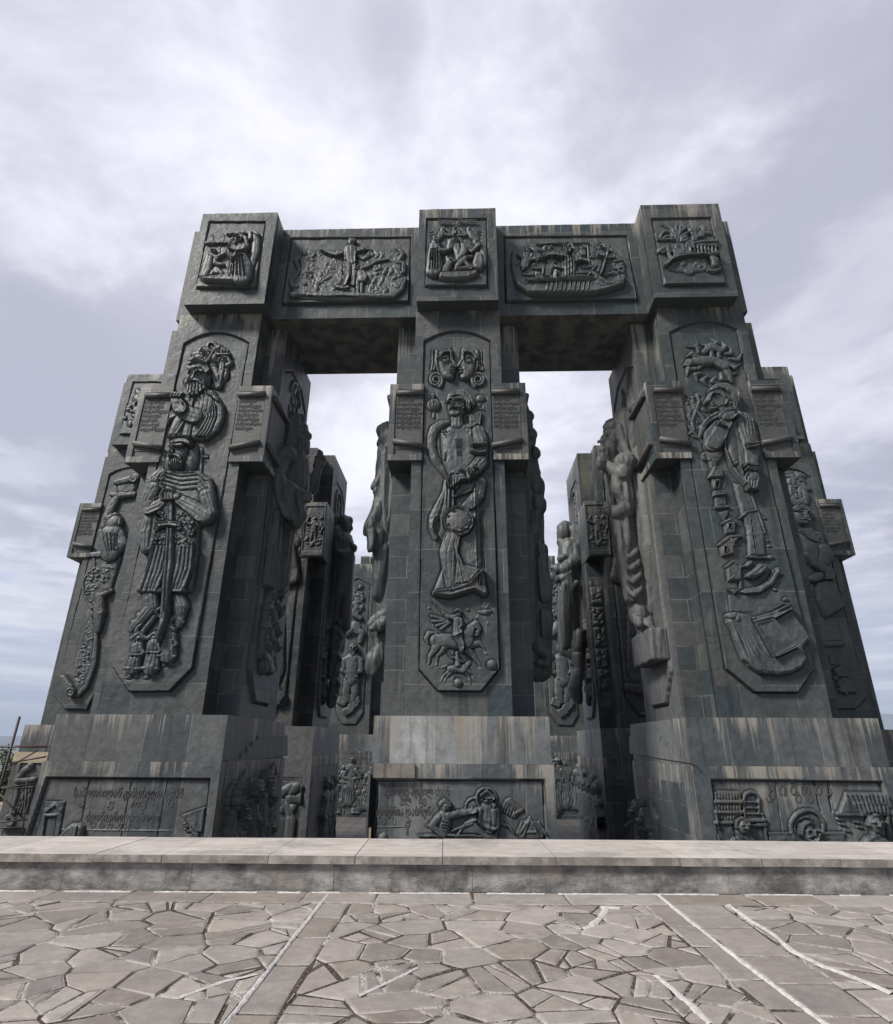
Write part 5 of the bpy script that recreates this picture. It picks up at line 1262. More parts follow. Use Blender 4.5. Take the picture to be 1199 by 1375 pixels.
def lintel(label, x0, x1, quad):
    r = Root('stone_lintel', label, 'lintel', (x0+x1)/2, (E2+6.25)/2, ZB, 'lintels joining the front pillars')
    MB().box(x0+.004, x1-.004, E2+.14, 6.25, ZB+.004, ZT-.02, fade=2.2).build('beam', STONE, r)
    R = Relief(x0+.004, x1-.004, ZB+.002, ZT-.014, .032, inv=lambda u, v: onY(u, v, E2)); R.panel(quad, .18, -.09); return r, R
LL, R = lintel('lintel bridging left and middle pillars, carved with a standing man with outstretched arms', PL.pc+WB, -WB, [(391, 319.5), (551.5, 318.5), (549, 407), (379.5, 410)])
R.view(375, 300, .1543); R.begin('carved_scene', 'man with outstretched arms above a ragged cloth of small figures')
R.plate([(190, 220), (330, 235), (560, 240), (700, 250), (900, 240), (1060, 205), (1095, 280), (1080, 420), (1105, 500), (1060, 640), (960, 670), (640, 690), (220, 680), (120, 640), (100, 500), (170, 460), (180, 340), (140, 320), (185, 280)], h=.12, bev=26)
R.tube([(190, 225), (185, 290), (145, 330), (180, 420), (160, 470), (110, 510), (120, 560), (165, 570)], [9, 11, 20, 12, 14, 20, 22, 16], b=.10)
R.tube([(130, 650), (220, 640), (380, 655), (560, 645), (700, 655), (860, 660), (1000, 660), (1070, 600), (1100, 500)], [26, 16, 20, 18, 20, 18, 20, 16, 12], b=.14)
R.tube([(1040, 220), (1080, 270), (1030, 350), (1085, 360), (1085, 440), (1040, 460)], [26, 16, 14, 16, 16, 12], b=.12)
R.bumps([(200, 260), (540, 280), (560, 620), (200, 620)], 60, 9, 22, b=.08, seed=11, long=2.6); R.bumps([(720, 270), (1050, 260), (1060, 620), (760, 640)], 70, 9, 22, b=.08, seed=12, long=2.6)
for q in ((350, 380, 70), (490, 500, 60), (290, 500, 60), (870, 520, 60), (930, 300, 60), (1000, 430, 50)): R.fig(q[0], q[1]+30, q[2], b=.08, arms=[((-.1, .72), (-.4, .6), (-.6, .5))], legs=True)
R.horse(350, 590, 90, 1, b=.08); R.horse(250, 480, 60, 1, b=.06); R.horse(1010, 600, 70, -1, b=.08)
R.head((632, 180), 30, b=.18); R.tube([(620, 150), (660, 155)], 12, b=.26)
R.tube([(625, 250), (620, 330), (630, 360)], [52, 44, 40], b=.2, hs=.7); R.plate([(575, 250), (690, 235), (670, 330), (690, 420), (655, 460), (600, 370), (580, 330)], h=.26, bev=20, b=.06)
R.tube([(590, 260), (500, 290), (420, 265), (370, 235)], [24, 20, 17, 12], b=.22); R.tube([(680, 245), (760, 225), (800, 240)], [24, 20, 12], b=.2); R.tube([(800, 235), (780, 290), (740, 320), (700, 300)], [10, 18, 18, 14], b=.14)
R.tube([(600, 380), (600, 470), (570, 570)], [32, 30, 18], b=.24); R.tube([(650, 400), (655, 500), (650, 560)], [26, 22, 16], b=.16); R.tube([(500, 580), (560, 590), (600, 590)], [14, 18, 12], b=.2)
R.tube([(700, 420), (780, 390), (850, 345), (950, 325)], [14, 16, 15, 10], b=.16); R.head((690, 415), 20, b=.18)
R.tube([(720, 470), (730, 510)], [36, 38], b=.18); R.tube([(690, 500), (690, 640)], [18, 12], b=.16); R.tube([(725, 520), (722, 640)], [16, 11], b=.16); R.tube([(700, 470), (650, 490), (650, 530)], 13, b=.18)
R.build('lintel_relief', RELF, LL, (0, E2, 0), (1, 0, 0), (0, -1, 0), fmat=CARVE)
LR, R = lintel('lintel bridging middle and right pillars, carved with figures in a long boat', WB, PR.pc-WB, [(677, 318), (841.5, 316.5), (855, 404.5), (679, 407)])
R.view(670, 300, .15846); R.begin('carved_scene', 'bearded man and companions in a boat inside a rounded field')
R.plate([(105, 260), (140, 200), (230, 170), (760, 150), (930, 170), (1010, 240), (1060, 330), (1075, 430), (1070, 480), (1040, 560), (960, 580), (800, 630), (400, 635), (230, 630), (150, 570), (120, 480), (100, 380)], h=.16, bev=24)
R.plate([(125, 500), (180, 550), (380, 545), (400, 520), (800, 515), (830, 560), (980, 540), (1070, 480), (1050, 560), (960, 590), (810, 635), (400, 640), (240, 635), (150, 570)], h=.46, bev=18)
for i in range(10): R.groove([(420+i*38, 530), (405+i*38, 630)], 7, .06)
R.tube([(245, 540), (400, 535), (560, 525), (800, 520)], 10, b=.48)
R.tube([(325, 188), (560, 180), (755, 176)], 9, b=.22); R.tube([(745, 180), (760, 380)], 9, b=.18); R.ell((458, 165), 10, 14, b=.15)
R.head((578, 235), 38, b=.30, beard=.6); R.plate([(510, 280), (580, 270), (650, 285), (660, 400), (640, 510), (520, 510), (530, 400)], h=.34, bev=30)
for i in range(4): R.groove([(545+i*24, 300), (545+i*24, 500)], 6, .05)
R.tube([(520, 300), (460, 285), (400, 300), (340, 325)], [24, 20, 16, 10], b=.36); R.tube([(640, 310), (670, 345), (640, 350)], [26, 22, 18], b=.4); R.tube([(660, 315), (735, 345)], 12, b=.28)
R.fig(440, 500, 210, arms=[((-.1, .7), (.2, .5), (.5, .4))], b=.18); R.tube([(430, 400), (410, 470)], [30, 20], b=.24); R.tube([(470, 430), (465, 500)], 14, b=.24); R.tube([(400, 290), (440, 265)], 10, b=.3)
R.head((250, 240), 26, b=.18, halo=1.6); R.tube([(235, 290), (215, 380)], [34, 30], b=.18); R.tube([(270, 290), (195, 430)], 8, b=.3); R.tube([(170, 290), (220, 330), (290, 325)], 16, b=.26)
R.head((850, 220), 30, b=.2, halo=1.6); R.tube([(855, 280), (900, 300), (960, 300)], [32, 30, 18], b=.2); R.tube([(925, 230), (850, 470)], 8, b=.36); R.tube([(840, 290), (880, 300)], 18, b=.34)
R.head((705, 225), 26, b=.18, halo=1.5); R.tube([(705, 250), (710, 275)], 22, b=.18); R.fig(385, 290, 110, b=.16); R.head((430, 225), 20, b=.18)
for a_, b_ in (((770, 430), (910, 530)), ((800, 400), (725, 500)), ((715, 400), (840, 385)), ((640, 445), (750, 445)), ((640, 470), (740, 475)), ((640, 490), (720, 497)), ((870, 470), (1020, 430)), ((200, 460), (280, 460)), ((215, 495), (300, 500)), ((285, 405), (350, 405)), ((370, 400), (370, 450)), ((800, 305), (770, 305)), ((960, 405), (990, 410)), ((850, 380), (835, 430)), ((310, 440), (320, 520)), ((980, 340), (1030, 330)), ((330, 245), (390, 245)), ((330, 325), (380, 322))): R.tube([a_, b_], 9, b=.2)
R.bumps([(140, 330), (300, 350), (340, 510), (170, 500)], 16, 8, 16, b=.16, seed=4, long=2); R.bumps([(880, 300), (1030, 330), (1050, 460), (900, 500)], 14, 8, 16, b=.16, seed=5, long=2)
R.build('lintel_relief', RELF, LR, (0, E2, 0), (1, 0, 0), (0, -1, 0), fmat=CARVE)

# ------------------------------------------------------------------ pedestal reliefs, front row
YB1 = E1-.40
def base_relief(r, rect, x0=None, x1=None, d=-.13):
    x0 = r.plc-r.plh-.058 if x0 is None else x0; x1 = r.plc+r.plh+.058 if x1 is None else x1
    R = Relief(x0, x1, -4.3, ZP2-.006, .03, inv=lambda u, v: onY(u, v, r.y0+YB1)); R.panel(rect, d, d); return R
def fin_base(R, r, mat=None): return R.build('pedestal_relief', mat or PLINTHL, r, (0, r.y0+YB1, 0), (1, 0, 0), (0, -1, 0), fmat=CARVE, parent=r.o, skirt=.5)
R = base_relief(PC, [(506, 1047.5), (730, 1047.5), (736, 1200), (500, 1200)], x0=onY(504, 1080, YB1)[0])
R.view(490, 1020, .22519); R.begin('carved_scene', 'haloed woman with a child reached by a bending figure')
R.ell((725, 230), 66, 66, h=.07); R.ring((725, 230), 60, 8, b=.05); R.ell((765, 285), 44, 46, h=.06); R.ring((660, 290), 60, 7, b=.03, a0=170, a1=300)
R.head((728, 238), 34, b=.16, cap=True); R.tube([(700, 215), (728, 195), (765, 225)], 13, b=.26)
R.tube([(740, 300), (735, 360), (745, 400)], [52, 60, 40], b=.12, hs=.6); R.head((765, 280), 20, b=.2); R.tube([(690, 300), (690, 370), (740, 405)], 14, b=.26); R.tube([(790, 300), (790, 400), (750, 410)], 14, b=.24); R.tube([(770, 310), (770, 380)], [20, 16], b=.28)
R.plate([(680, 300), (620, 340), (545, 440), (560, 480), (790, 480), (800, 420), (740, 410), (690, 380)], h=.10, bev=30)
for a_ in (((680, 370), (740, 430), (775, 475)), ((700, 350), (600, 380), (540, 470)), ((800, 400), (780, 475))): R.tube(list(a_), 8, b=.10)
R.head((482, 285), 34, b=.12, turn=.8, cap=False); R.tube([(450, 270), (475, 245), (505, 265)], 15, b=.2)
R.tube([(475, 345), (470, 395), (465, 440)], [46, 44, 34], b=.10, hs=.6); R.tube([(440, 345), (400, 395), (450, 440), (470, 455)], [24, 22, 18, 16], b=.18); R.tube([(500, 335), (580, 320), (650, 305), (690, 290)], [24, 20, 15, 10], b=.18)
for i in range(3): R.groove([(465, 370+i*18), (500, 380+i*18)], 4, .03)
R.tube([(320, 457), (500, 452), (690, 462)], [6, 8, 8], b=.16); R.tube([(360, 480), (440, 470)], 6, b=.1); R.tube([(490, 440), (560, 410), (640, 380)], 8, b=.1); R.tube([(640, 285), (640, 310)], 9, b=.2)
for i in range(6): R.tube([(815+i*16, 310+i*8), (845+i*14, 250+i*6), (870+i*12, 235+i*12)], [6, 11, 8], b=.05)
R.tube([(890, 330), (940, 300)], 12, b=.06); R.tube([(800, 380), (860, 400), (890, 440)], 8, b=.06)
R.plate([(985, 340), (1010, 365), (1040, 370), (1085, 440), (1060, 480), (930, 480), (905, 445), (945, 365), (965, 365)], h=.10, bev=10)
for a_ in (((985, 345), (945, 460)), ((985, 345), (1040, 465)), ((940, 370), (910, 445)), ((1040, 375), (1082, 445)), ((970, 435), (1025, 433)), ((1000, 375), (1060, 440)), ((965, 380), (925, 440))): R.tube([a_[0], a_[1]], 7, b=.10)
R.ell((105, 475), 34, 36, h=.1); R.tube([(70, 405), (250, 402)], 4, h=.03); R.tube([(252, 402), (252, 450)], 4, h=.03)
bo = fin_base(R, PC, PLINTH)
def say(r, u, v, body, size, parent, y=None, sp=1., sh=.15, u2=None):
    p = onY(u, v, y if y is not None else r.y0+YB1+.13); wd = onY(u2, v, r.y0+YB1+.13)[0]-p[0] if u2 else None
    letters(body, size, INSCR, r, (p[0], (y if y is not None else r.y0+YB1+.125), p[1]), (1, 0, 0), (0, -1, 0), parent=parent, ext=.013, shear=sh, space=sp, width=wd)
say(PC, 513, 1067, 'ჰეროდე ადგილ ძებნ', .40, bo, u2=603); say(PC, 536, 1078, 'ვლ    ივ', .34, bo, u2=572); say(PC, 505, 1094, 'ტოტრია დაბრუნა', .40, bo, u2=582); say(PC, 510, 1107, 'ა  ს   ჟ     კ', .34, bo, u2=576)
# the broken corner of the middle pedestal: a raw slab and the bare core behind the lost facing
xb0 = PC.plc-PC.plh
MB().box(*[onY(501.5, 1035, YB1)[0], onY(557, 1035, YB1)[0]], YB1-.10, YB1+.25, onY(530, 1044.5, YB1-.1)[1], onY(530, 1025.5, YB1-.1)[1], bev=.015, st=.2).build('replacement_slab', BEIGE, PC, label='raw beige slab set loose over the missing corner')
MB().box(xb0-.10, xb0-.02, YB1+.02, YB1+1.4, -4.6, ZP2-.4, bev=.01, st=.4).build('facing_slab', STONE, PC)
MB().box(xb0+.02, onY(506, 1080, YB1)[0]+.1, YB1+.42, YB1+.49, -4.6, ZP2-.01, bev=0).build('bare_core', CAVITY, PC, label='core where the facing is lost, its shade painted dark')
MB().box(xb0+.0, xb0+.09, YB1+.06, YB1+.4, -4.6, onY(499, 1112, YB1)[1], bev=.01).build('timber_prop', WOOD, PC)

R = base_relief(PL, [(62.5, 1044.5), (281, 1046), (262, 1200), (10, 1200)])
R.view(30, 1020, .2335); R.begin('carved_scene', 'gabled doorway, boulder and peaked roof')
R.plate([(125, 240), (235, 240), (195, 470), (60, 470)], .08, 5); R.cut([(130, 320), (190, 318), (170, 470), (95, 470)], .08); R.tube([(120, 295), (180, 250), (215, 300)], 6, b=.08); R.tube([(130, 300), (180, 262)], 5, b=.1); R.tube([(120, 320), (190, 320)], 7, b=.08); R.tube([(120, 310), (100, 470)], 6, b=.08)
R.plate([(205, 440), (255, 385), (325, 362), (352, 385), (345, 445), (330, 480), (200, 480)], .26, 16); R.bumps([(215, 430), (330, 370), (340, 450), (230, 470)], 12, 8, 20, b=.16, seed=2, long=2)
R.plate([(915, 325), (1045, 278), (1030, 420), (990, 420)], .14, 6); R.tube([(915, 325), (1045, 280)], 6, b=.12); R.tube([(915, 325), (1015, 415)], 6, b=.12); R.bumps([(910, 340), (985, 420), (920, 420)], 10, 6, 12, b=.02, seed=3); R.plate([(975, 420), (1010, 420), (1005, 480), (970, 480)], .12, 4)
R.cur = 0
for x_ in (375, 620, 830): R.groove([(x_, 110), (x_-30, 260), (x_-70, 480)], 4, .05)
R.tube([(200, 405), (860, 412)], 4, h=.03)
bo = fin_base(R, PL)
say(PL, 97, 1069, 'სამოთხიდან გამოსვლა ადამ', .42, bo, u2=245); say(PL, 104, 1083, 'ა       ვ     ოკ      ს', .36, bo, u2=232); say(PL, 114, 1102, 'ბედნიერო უბოროტო', .42, bo, u2=213); say(PL, 120, 1112, 'ა ს ვ უ კ ა   ჯ', .34, bo, u2=205)

R = base_relief(PR, [(956.5, 1047.5), (1184, 1050), (1230, 1200), (975, 1200)])
R.view(920, 1020, .2327); R.begin('carved_scene', 'tiled house, arched doorway and haloed heads')
R.plate([(168, 190), (200, 182), (325, 182), (330, 480), (195, 480)], .12, 6)
for j in range(3):
    R.tube([(175, 245+j*60), (330, 245+j*60)], 10, b=.14)
    for i in range(9): R.tube([(182+i*17, 195+j*60), (184+i*17, 248+j*60)], 9, b=.10)
R.ring((388, 235), 46, 9, a0=180, a1=360, b=.08); R.tube([(344, 230), (348, 330)], 8, b=.08); R.tube([(432, 235), (436, 300)], 8, b=.08)
for j in range(4): R.tube([(355, 245+j*34), (430+j*10, 248+j*34)], 6, b=.06)
R.tube([(360, 355), (470, 350)], 9, b=.12); R.tube([(370, 380), (475, 378)], 9, b=.12); R.tube([(455, 310), (480, 480)], 7, b=.08); R.tube([(200, 420), (300, 415)], 8, b=.08)
R.head((330, 385), 44, b=.2, turn=.8); R.tube([(318, 425), (322, 445)], 26, b=.15); R.plate([(255, 480), (275, 445), (315, 435), (360, 455), (395, 480), (395, 560), (250, 560)], .26, 22, pl=5); R.tube([(350, 440), (390, 480)], [34, 30], b=.1)
R.ell((715, 385), 98, 78, h=.06); R.ring((715, 390), 96, 11, b=.05); R.head((712, 420), 52, b=.24, turn=.7, beard=.12); R.plate([(630, 500), (665, 475), (720, 470), (780, 490), (790, 560), (620, 560)], .26, 20)
for x0_ in (490, 785):
    R.plate([(x0_, 425), (x0_+145, 425), (x0_+150, 480), (x0_, 480)], .08, 4); R.tube([(x0_, 428), (x0_+145, 428)], 6, b=.08)
    for i in range(7): R.ring((x0_+14+i*20, 460), 8, 4, b=.07)
R.plate([(935, 190), (1160, 192), (1190, 300), (890, 310)], .14, 6); R.plate([(930, 200), (1020, 310), (890, 310)], .2, 6)
for j in range(2):
    for i in range(9): R.tube([(960+i*24+j*18, 205+j*50), (985+i*22+j*14, 255+j*48)], 11, b=.14)
R.tube([(890, 315), (1030, 318)], 12, b=.14); R.tube([(1030, 318), (1190, 315)], 8, b=.12)
for q in ((890, 345), (905, 375), (985, 360), (1005, 390), (930, 410)): R.tube([q, (q[0]+30, q[1]+3)], 8, b=.06)
R.head((1098, 372), 48, b=.24); R.tube([(1104, 410), (1106, 440)], 28, b=.15); R.plate([(1020, 480), (1045, 445), (1105, 432), (1160, 445), (1185, 480), (1185, 560), (1015, 560)], .28, 24, pl=4); R.tube([(1180, 330), (1190, 480)], 12, b=.06)
R.cur = 0
R.groove([(755, 130), (775, 230), (795, 300)], 5, .10); R.groove([(838, 130), (845, 230), (858, 300)], 6, .10); R.groove([(530, 130), (570, 420)], 4, .04)
bo = fin_base(R, PR, PLINTH)
say(PR, 1031, 1067, 'გ ი შ ო ბ ა', .62, bo, u2=1118); say(PR, 1027, 1077, 'ა      ბ ა', .5, bo, u2=1092)

# ------------------------------------------------------------------ inner sides of the pedestals: stepped facing and crowds
def stepped(r, lx, pts, s):
    poly = [onX(u, v, lx) for u, v in pts]
    MB().plate(poly, 'x', lx-(.02 if s > 0 else -.02), lx+s*.05, bev=.012).build('stepped_facing', PLINTHL if s > 0 else PLINTH, r)
xs = PL.plc+PL.plh
stepped(PL, xs, [(305, 1024), (305, 1021), (322, 1019.5), (323, 1012), (330, 1011), (331, 1003), (337, 1002.3), (338, 995), (345, 994.5), (346, 987.5), (385, 987), (385, 1015)], 1)
xr = PR.plc-PR.plh
stepped(PR, xr, [(934, 1025.5), (914, 1022), (912, 1014), (905, 1013.5), (903, 1004), (897, 1002.5), (896, 996), (888, 995.5), (887, 988), (846, 988.5), (847, 1012)], -1)
def side_relief(r, lx, s, y0, y1, z0, z1, res=.045, d=-.12):
    R = Relief(y0, y1, z0, z1, res); R.panel([(y0+.7, z0-1), (y1-.7, z0-1), (y1-.7, z1-.75), (y0+.7, z1-.75)], d, d); return R
def fin_side(R, r, lx, s, name='pedestal_relief', mat=None): return R.build(name, mat or PLINTHL, r, (lx, 0, 0), (0, 1, 0), (s, 0, 0), fmat=CARVE, parent=r.o, skirt=.0)
lx = xs+.07
R = side_relief(PL, lx, 1, .9, 8.9, -4.6, ZP2-.02); R.begin('carved_crowd', 'haloed and hooded figures pressing together')
hk = ((1.9, -2.1, .42, 1), (2.9, -2.6, .36, 1), (3.3, -3.0, .34, 0), (4.6, -2.0, .42, 0), (5.6, -1.7, .44, 0), (6.6, -2.4, .38, 0), (4.9, -3.2, .34, 0), (6.0, -3.5, .3, 0), (2.2, -3.6, .34, 0), (7.0, -3.7, .34, 0))
for i, (a_, z_, q, hl) in enumerate(hk): R.tube([(a_, z_-.5), (a_+.05, z_-1.5), (a_, z_-2.6)], [q*1.15, q*1.4, q*1.5], b=.15+.05*(i % 3)); R.head((a_, z_), q, b=.45, cap=i in(3, 4, 5), halo=1.55 if hl else 0, hair=True)
R.tube([(6.6, -1.2), (7.0, -.95), (7.3, -1.7)], [.12, .12, .14], b=.2); R.tube([(3.2, -1.0), (2.3, -1.6)], .06, b=.1); R.bumps([(4.2, -3.0), (6.8, -3.0), (6.8, -4.4), (4.2, -4.4)], 26, .1, .22, b=.3, seed=3, long=1.6)
fin_side(R, PL, lx, 1)
lx = xr-.07
R = side_relief(PR, lx, -1, .9, 8.9, -4.6, ZP2-.02); R.begin('carved_crowd', 'two hooded heads before a palm frond, and a sheep')
for a_, z_, q in ((7.9, -3.0, .46), (6.6, -3.25, .46)): R.tube([(a_, z_-.5), (a_, z_-1.6)], [q*1.3, q*1.6], b=.35); R.head((a_, z_), q, b=.65, beard=.4 if a_ < 7 else 0); R.tube([(a_-q*.9, z_-q*.4), (a_-q*.7, z_+q*.8), (a_, z_+q*1.1), (a_+q*.7, z_+q*.8), (a_+q*.9, z_-q*.4)], q*.3, b=.7)
R.tube([(5.9, -3.9), (5.7, -3.0), (6.2, -2.4)], [.2, .26, .12], b=.25)
R.tube([(3.6, -4.15), (2.6, -4.1), (1.6, -4.25)], [.42, .44, .36], b=.35); R.bumps([(1.3, -4.6), (4.0, -4.6), (4.0, -3.8), (1.3, -3.8)], 30, .16, .26, b=.45, seed=2)
R.bumps([(1.8, -2.6), (3.8, -2.6), (3.8, -1.9), (1.8, -1.9)], 26, .05, .10, seed=6, long=1.8)
fin_side(R, PR, lx, -1, mat=PLINTH)

# ------------------------------------------------------------------ inner side faces of the outer front pillars
def side_face(r, lx, s):
    R = Relief(r.y0+E3+.01, r.y0+YSB-.01, ZP+.004, ZB-.004, .05)
    a, b = r.y0+E3, r.y0+YSB
    R.panel([(a+.45, 3.0), (a+1.5, 1.75), (b-1.5, 1.75), (b-.45, 3.0), (b-.45, 18.6), (b-1.6, 19.4), (a+1.6, 19.4), (a+.45, 18.6)], .16, -.08); return R
lx = PL.cx+WW; R = side_face(PL, lx, 1)
R.begin('carved_niche'); R.ring((4.6, 18.3), .85, .12, a0=0, a1=180, b=.1); R.bumps([(3.9, 16.6), (5.3, 16.6), (5.3, 18.8), (3.9, 18.8)], 30, .1, .24, seed=2, long=2); R.cut([(4.4, 16.6), (5.4, 16.6), (5.4, 18.4), (4.9, 18.9), (4.5, 18.6)], .18)
R.begin('carved_robe', 'long falling robe of the bearded man')
R.plate([(2.9, 14.6), (6.2, 14.6), (6.0, 11), (5.6, 8), (5.2, 7.0), (2.9, 7.0), (2.7, 10)], h=.5, bev=.9)
for i in range(11): R.tube([(3.05+i*.28, 14.0-.2*(i % 3)), (2.95+i*.27, 10.5), (2.95+i*.23, 7.05)], [.07, .11, .13], b=.42)
R.tube([(6.3, 12.0), (6.0, 10.0), (5.5, 8.0), (5.2, 6.8)], .12, b=.3); R.groove([(6.3, 11.8), (5.5, 8.0)], .05, .08)
R.tube([(3.3, 12.6), (3.8, 12.0), (4.4, 12.2)], .1, b=.4)
R.begin('carved_crowd', 'cluster of small figures under the robe')
for i, (a_, z_, q) in enumerate(((3.7, 6.7, .26), (4.3, 6.3, .28), (3.5, 5.9, .27), (4.9, 6.0, .24), (4.2, 5.4, .26), (3.4, 5.0, .25), (5.0, 5.1, .24), (4.4, 4.5, .26), (3.7, 4.2, .25), (5.2, 4.4, .22))): R.tube([(a_, z_-.3), (a_+.08, z_-.9)], [q*1.2, q*1.3], b=.15); R.head((a_, z_), q, b=.35, hair=True)
R.tube([(5.0, 6.2), (6.0, 7.1), (6.6, 7.5)], .14, b=.1); R.tube([(5.0, 5.6), (5.9, 6.0), (6.4, 6.6)], .13, b=.1)
R.bumps([(3.2, 3.4), (5.2, 3.4), (5.3, 6.4), (3.2, 6.4)], 30, .12, .28, b=.12, seed=8, long=1.8); R.tube([(3.5, 3.9), (4.3, 3.5), (5.0, 3.3)], [.3, .34, .2], b=.2)
ip = R.build('side_relief', RELF, PL, (lx, 0, 0), (0, 1, 0), (1, 0, 0), fmat=CARVE)
T = lambda pts, X, r: ('t', [P3X(u, v, x) for (u, v), x in zip(pts, X if hasattr(X, '__len__') else [X]*len(pts))], r)
def Ep(u, v, x, r): return ('e', P3X(u, v, x), r)
TY = lambda pts, y, r: ('t', [P3Y(u, v, yy) for (u, v), yy in zip(pts, y if hasattr(y, '__len__') else [y]*len(pts))], r)
EY = lambda u, v, y, r: ('e', P3Y(u, v, y), r)
yc = 4.6
S = [EY(401, 582, yc, (.50, .52, .72)), EY(394, 577, yc, (.52, .58, .70)), TY([(406, 571), (410, 573)], yc, .13), TY([(409, 574), (412, 581), (414, 586)], yc, [.09, .12, .15]), TY([(409, 592), (412, 591)], yc, .11), TY([(405, 594), (406, 604), (407, 614)], yc, [.40, .34, .12]), TY([(398, 596), (401, 609)], yc, [.36, .2]), TY([(402, 596), (404, 612)], yc-.35, [.24, .1]),
     TY([(388, 570), (395, 561), (404, 563)], yc, .26), TY([(386, 577), (386, 594), (390, 606)], yc, .3), TY([(391, 572), (390, 588), (393, 600)], yc-.4, .22), TY([(400, 568), (400, 574)], yc-.45, .1), EY(405, 579, yc-.4, (.12, .1, .1)), TY([(392, 606), (390, 622)], yc, [.45, .65]),
     TY([(383, 612), (390, 617)], [yc-1.1, yc+1.0], [.55, .5]), TY([(390, 622), (390, 655), (384, 700)], yc, [.95, .95, .8]), TY([(396, 618), (402, 640), (400, 660)], yc+.2, [.5, .55, .4]),
     TY([(402, 626), (412, 652), (418, 654)], [yc+.9, yc+1.0, yc+.9], [.42, .40, .36]), TY([(418, 654), (423, 641), (427.5, 628)], yc+.9, [.32, .25, .17]), TY([(425, 625), (430, 624)], yc+.9, .19),
     TY([(427, 622), (428.5, 613), (429, 606)], yc+.9, [.12, .10, .08]), TY([(430, 622), (432, 614), (432.5, 607)], yc+1., [.11, .09, .07]), TY([(425, 621), (424, 614)], yc+.8, [.10, .07]), TY([(432, 625), (435, 618), (434.5, 612)], yc+1.1, [.1, .08, .06]),
     TY([(376, 616), (368, 636), (372, 650)], [yc-1.3, yc-1.6, yc-1.6], [.48, .52, .46]), TY([(372, 650), (388, 659), (405, 666)], [yc-1.6, yc-1.2, yc-.7], [.46, .40, .28]), EY(410.5, 667, yc-.6, (.26, .28, .28)), TY([(409, 662), (415, 664)], yc-.8, .08), TY([(410, 667), (416, 669)], yc-.8, .08), TY([(409, 671), (414, 673)], yc-.75, .08),
     TY([(380, 656), (391, 684), (397, 704)], [yc-1.4, yc-1.1, yc-.9], [.34, .34, .14]), TY([(366, 642), (370, 675), (378, 699)], [yc-1.6, yc-1.5, yc-1.3], [.36, .38, .14]), TY([(401, 668), (404, 690), (400, 706)], [yc-.8, yc-.7, yc-.6], [.22, .26, .12])]
for i in range(7): S.append(TY([(378+i*4, 622), (381+i*3.6, 655), (390+i*1.6, 694)], yc-.95+.05*i, .085))
for i in range(4): S.append(TY([(368+i*5, 642+i*4), (373+i*5, 668+i*3), (383+i*4, 692+i*2)], yc-1.85+.12*i, .085))
for i in range(5): S.append(TY([(389+i*2.5, 588+i*1.5), (388+i*3.4, 600), (392+i*3, 612+i)], yc-.42+.04*i, .07))
S.append(('t', [(PL.cx+WW, 4.6, 7.5), (PL.cx+WW, 4.6, 16.5)], .7))
statue('carved_statue', S, CARVE, PL, parent=PL.o, label='bearded robed man raising his hand, on the inner face', voxel=.055, fold=1.2)

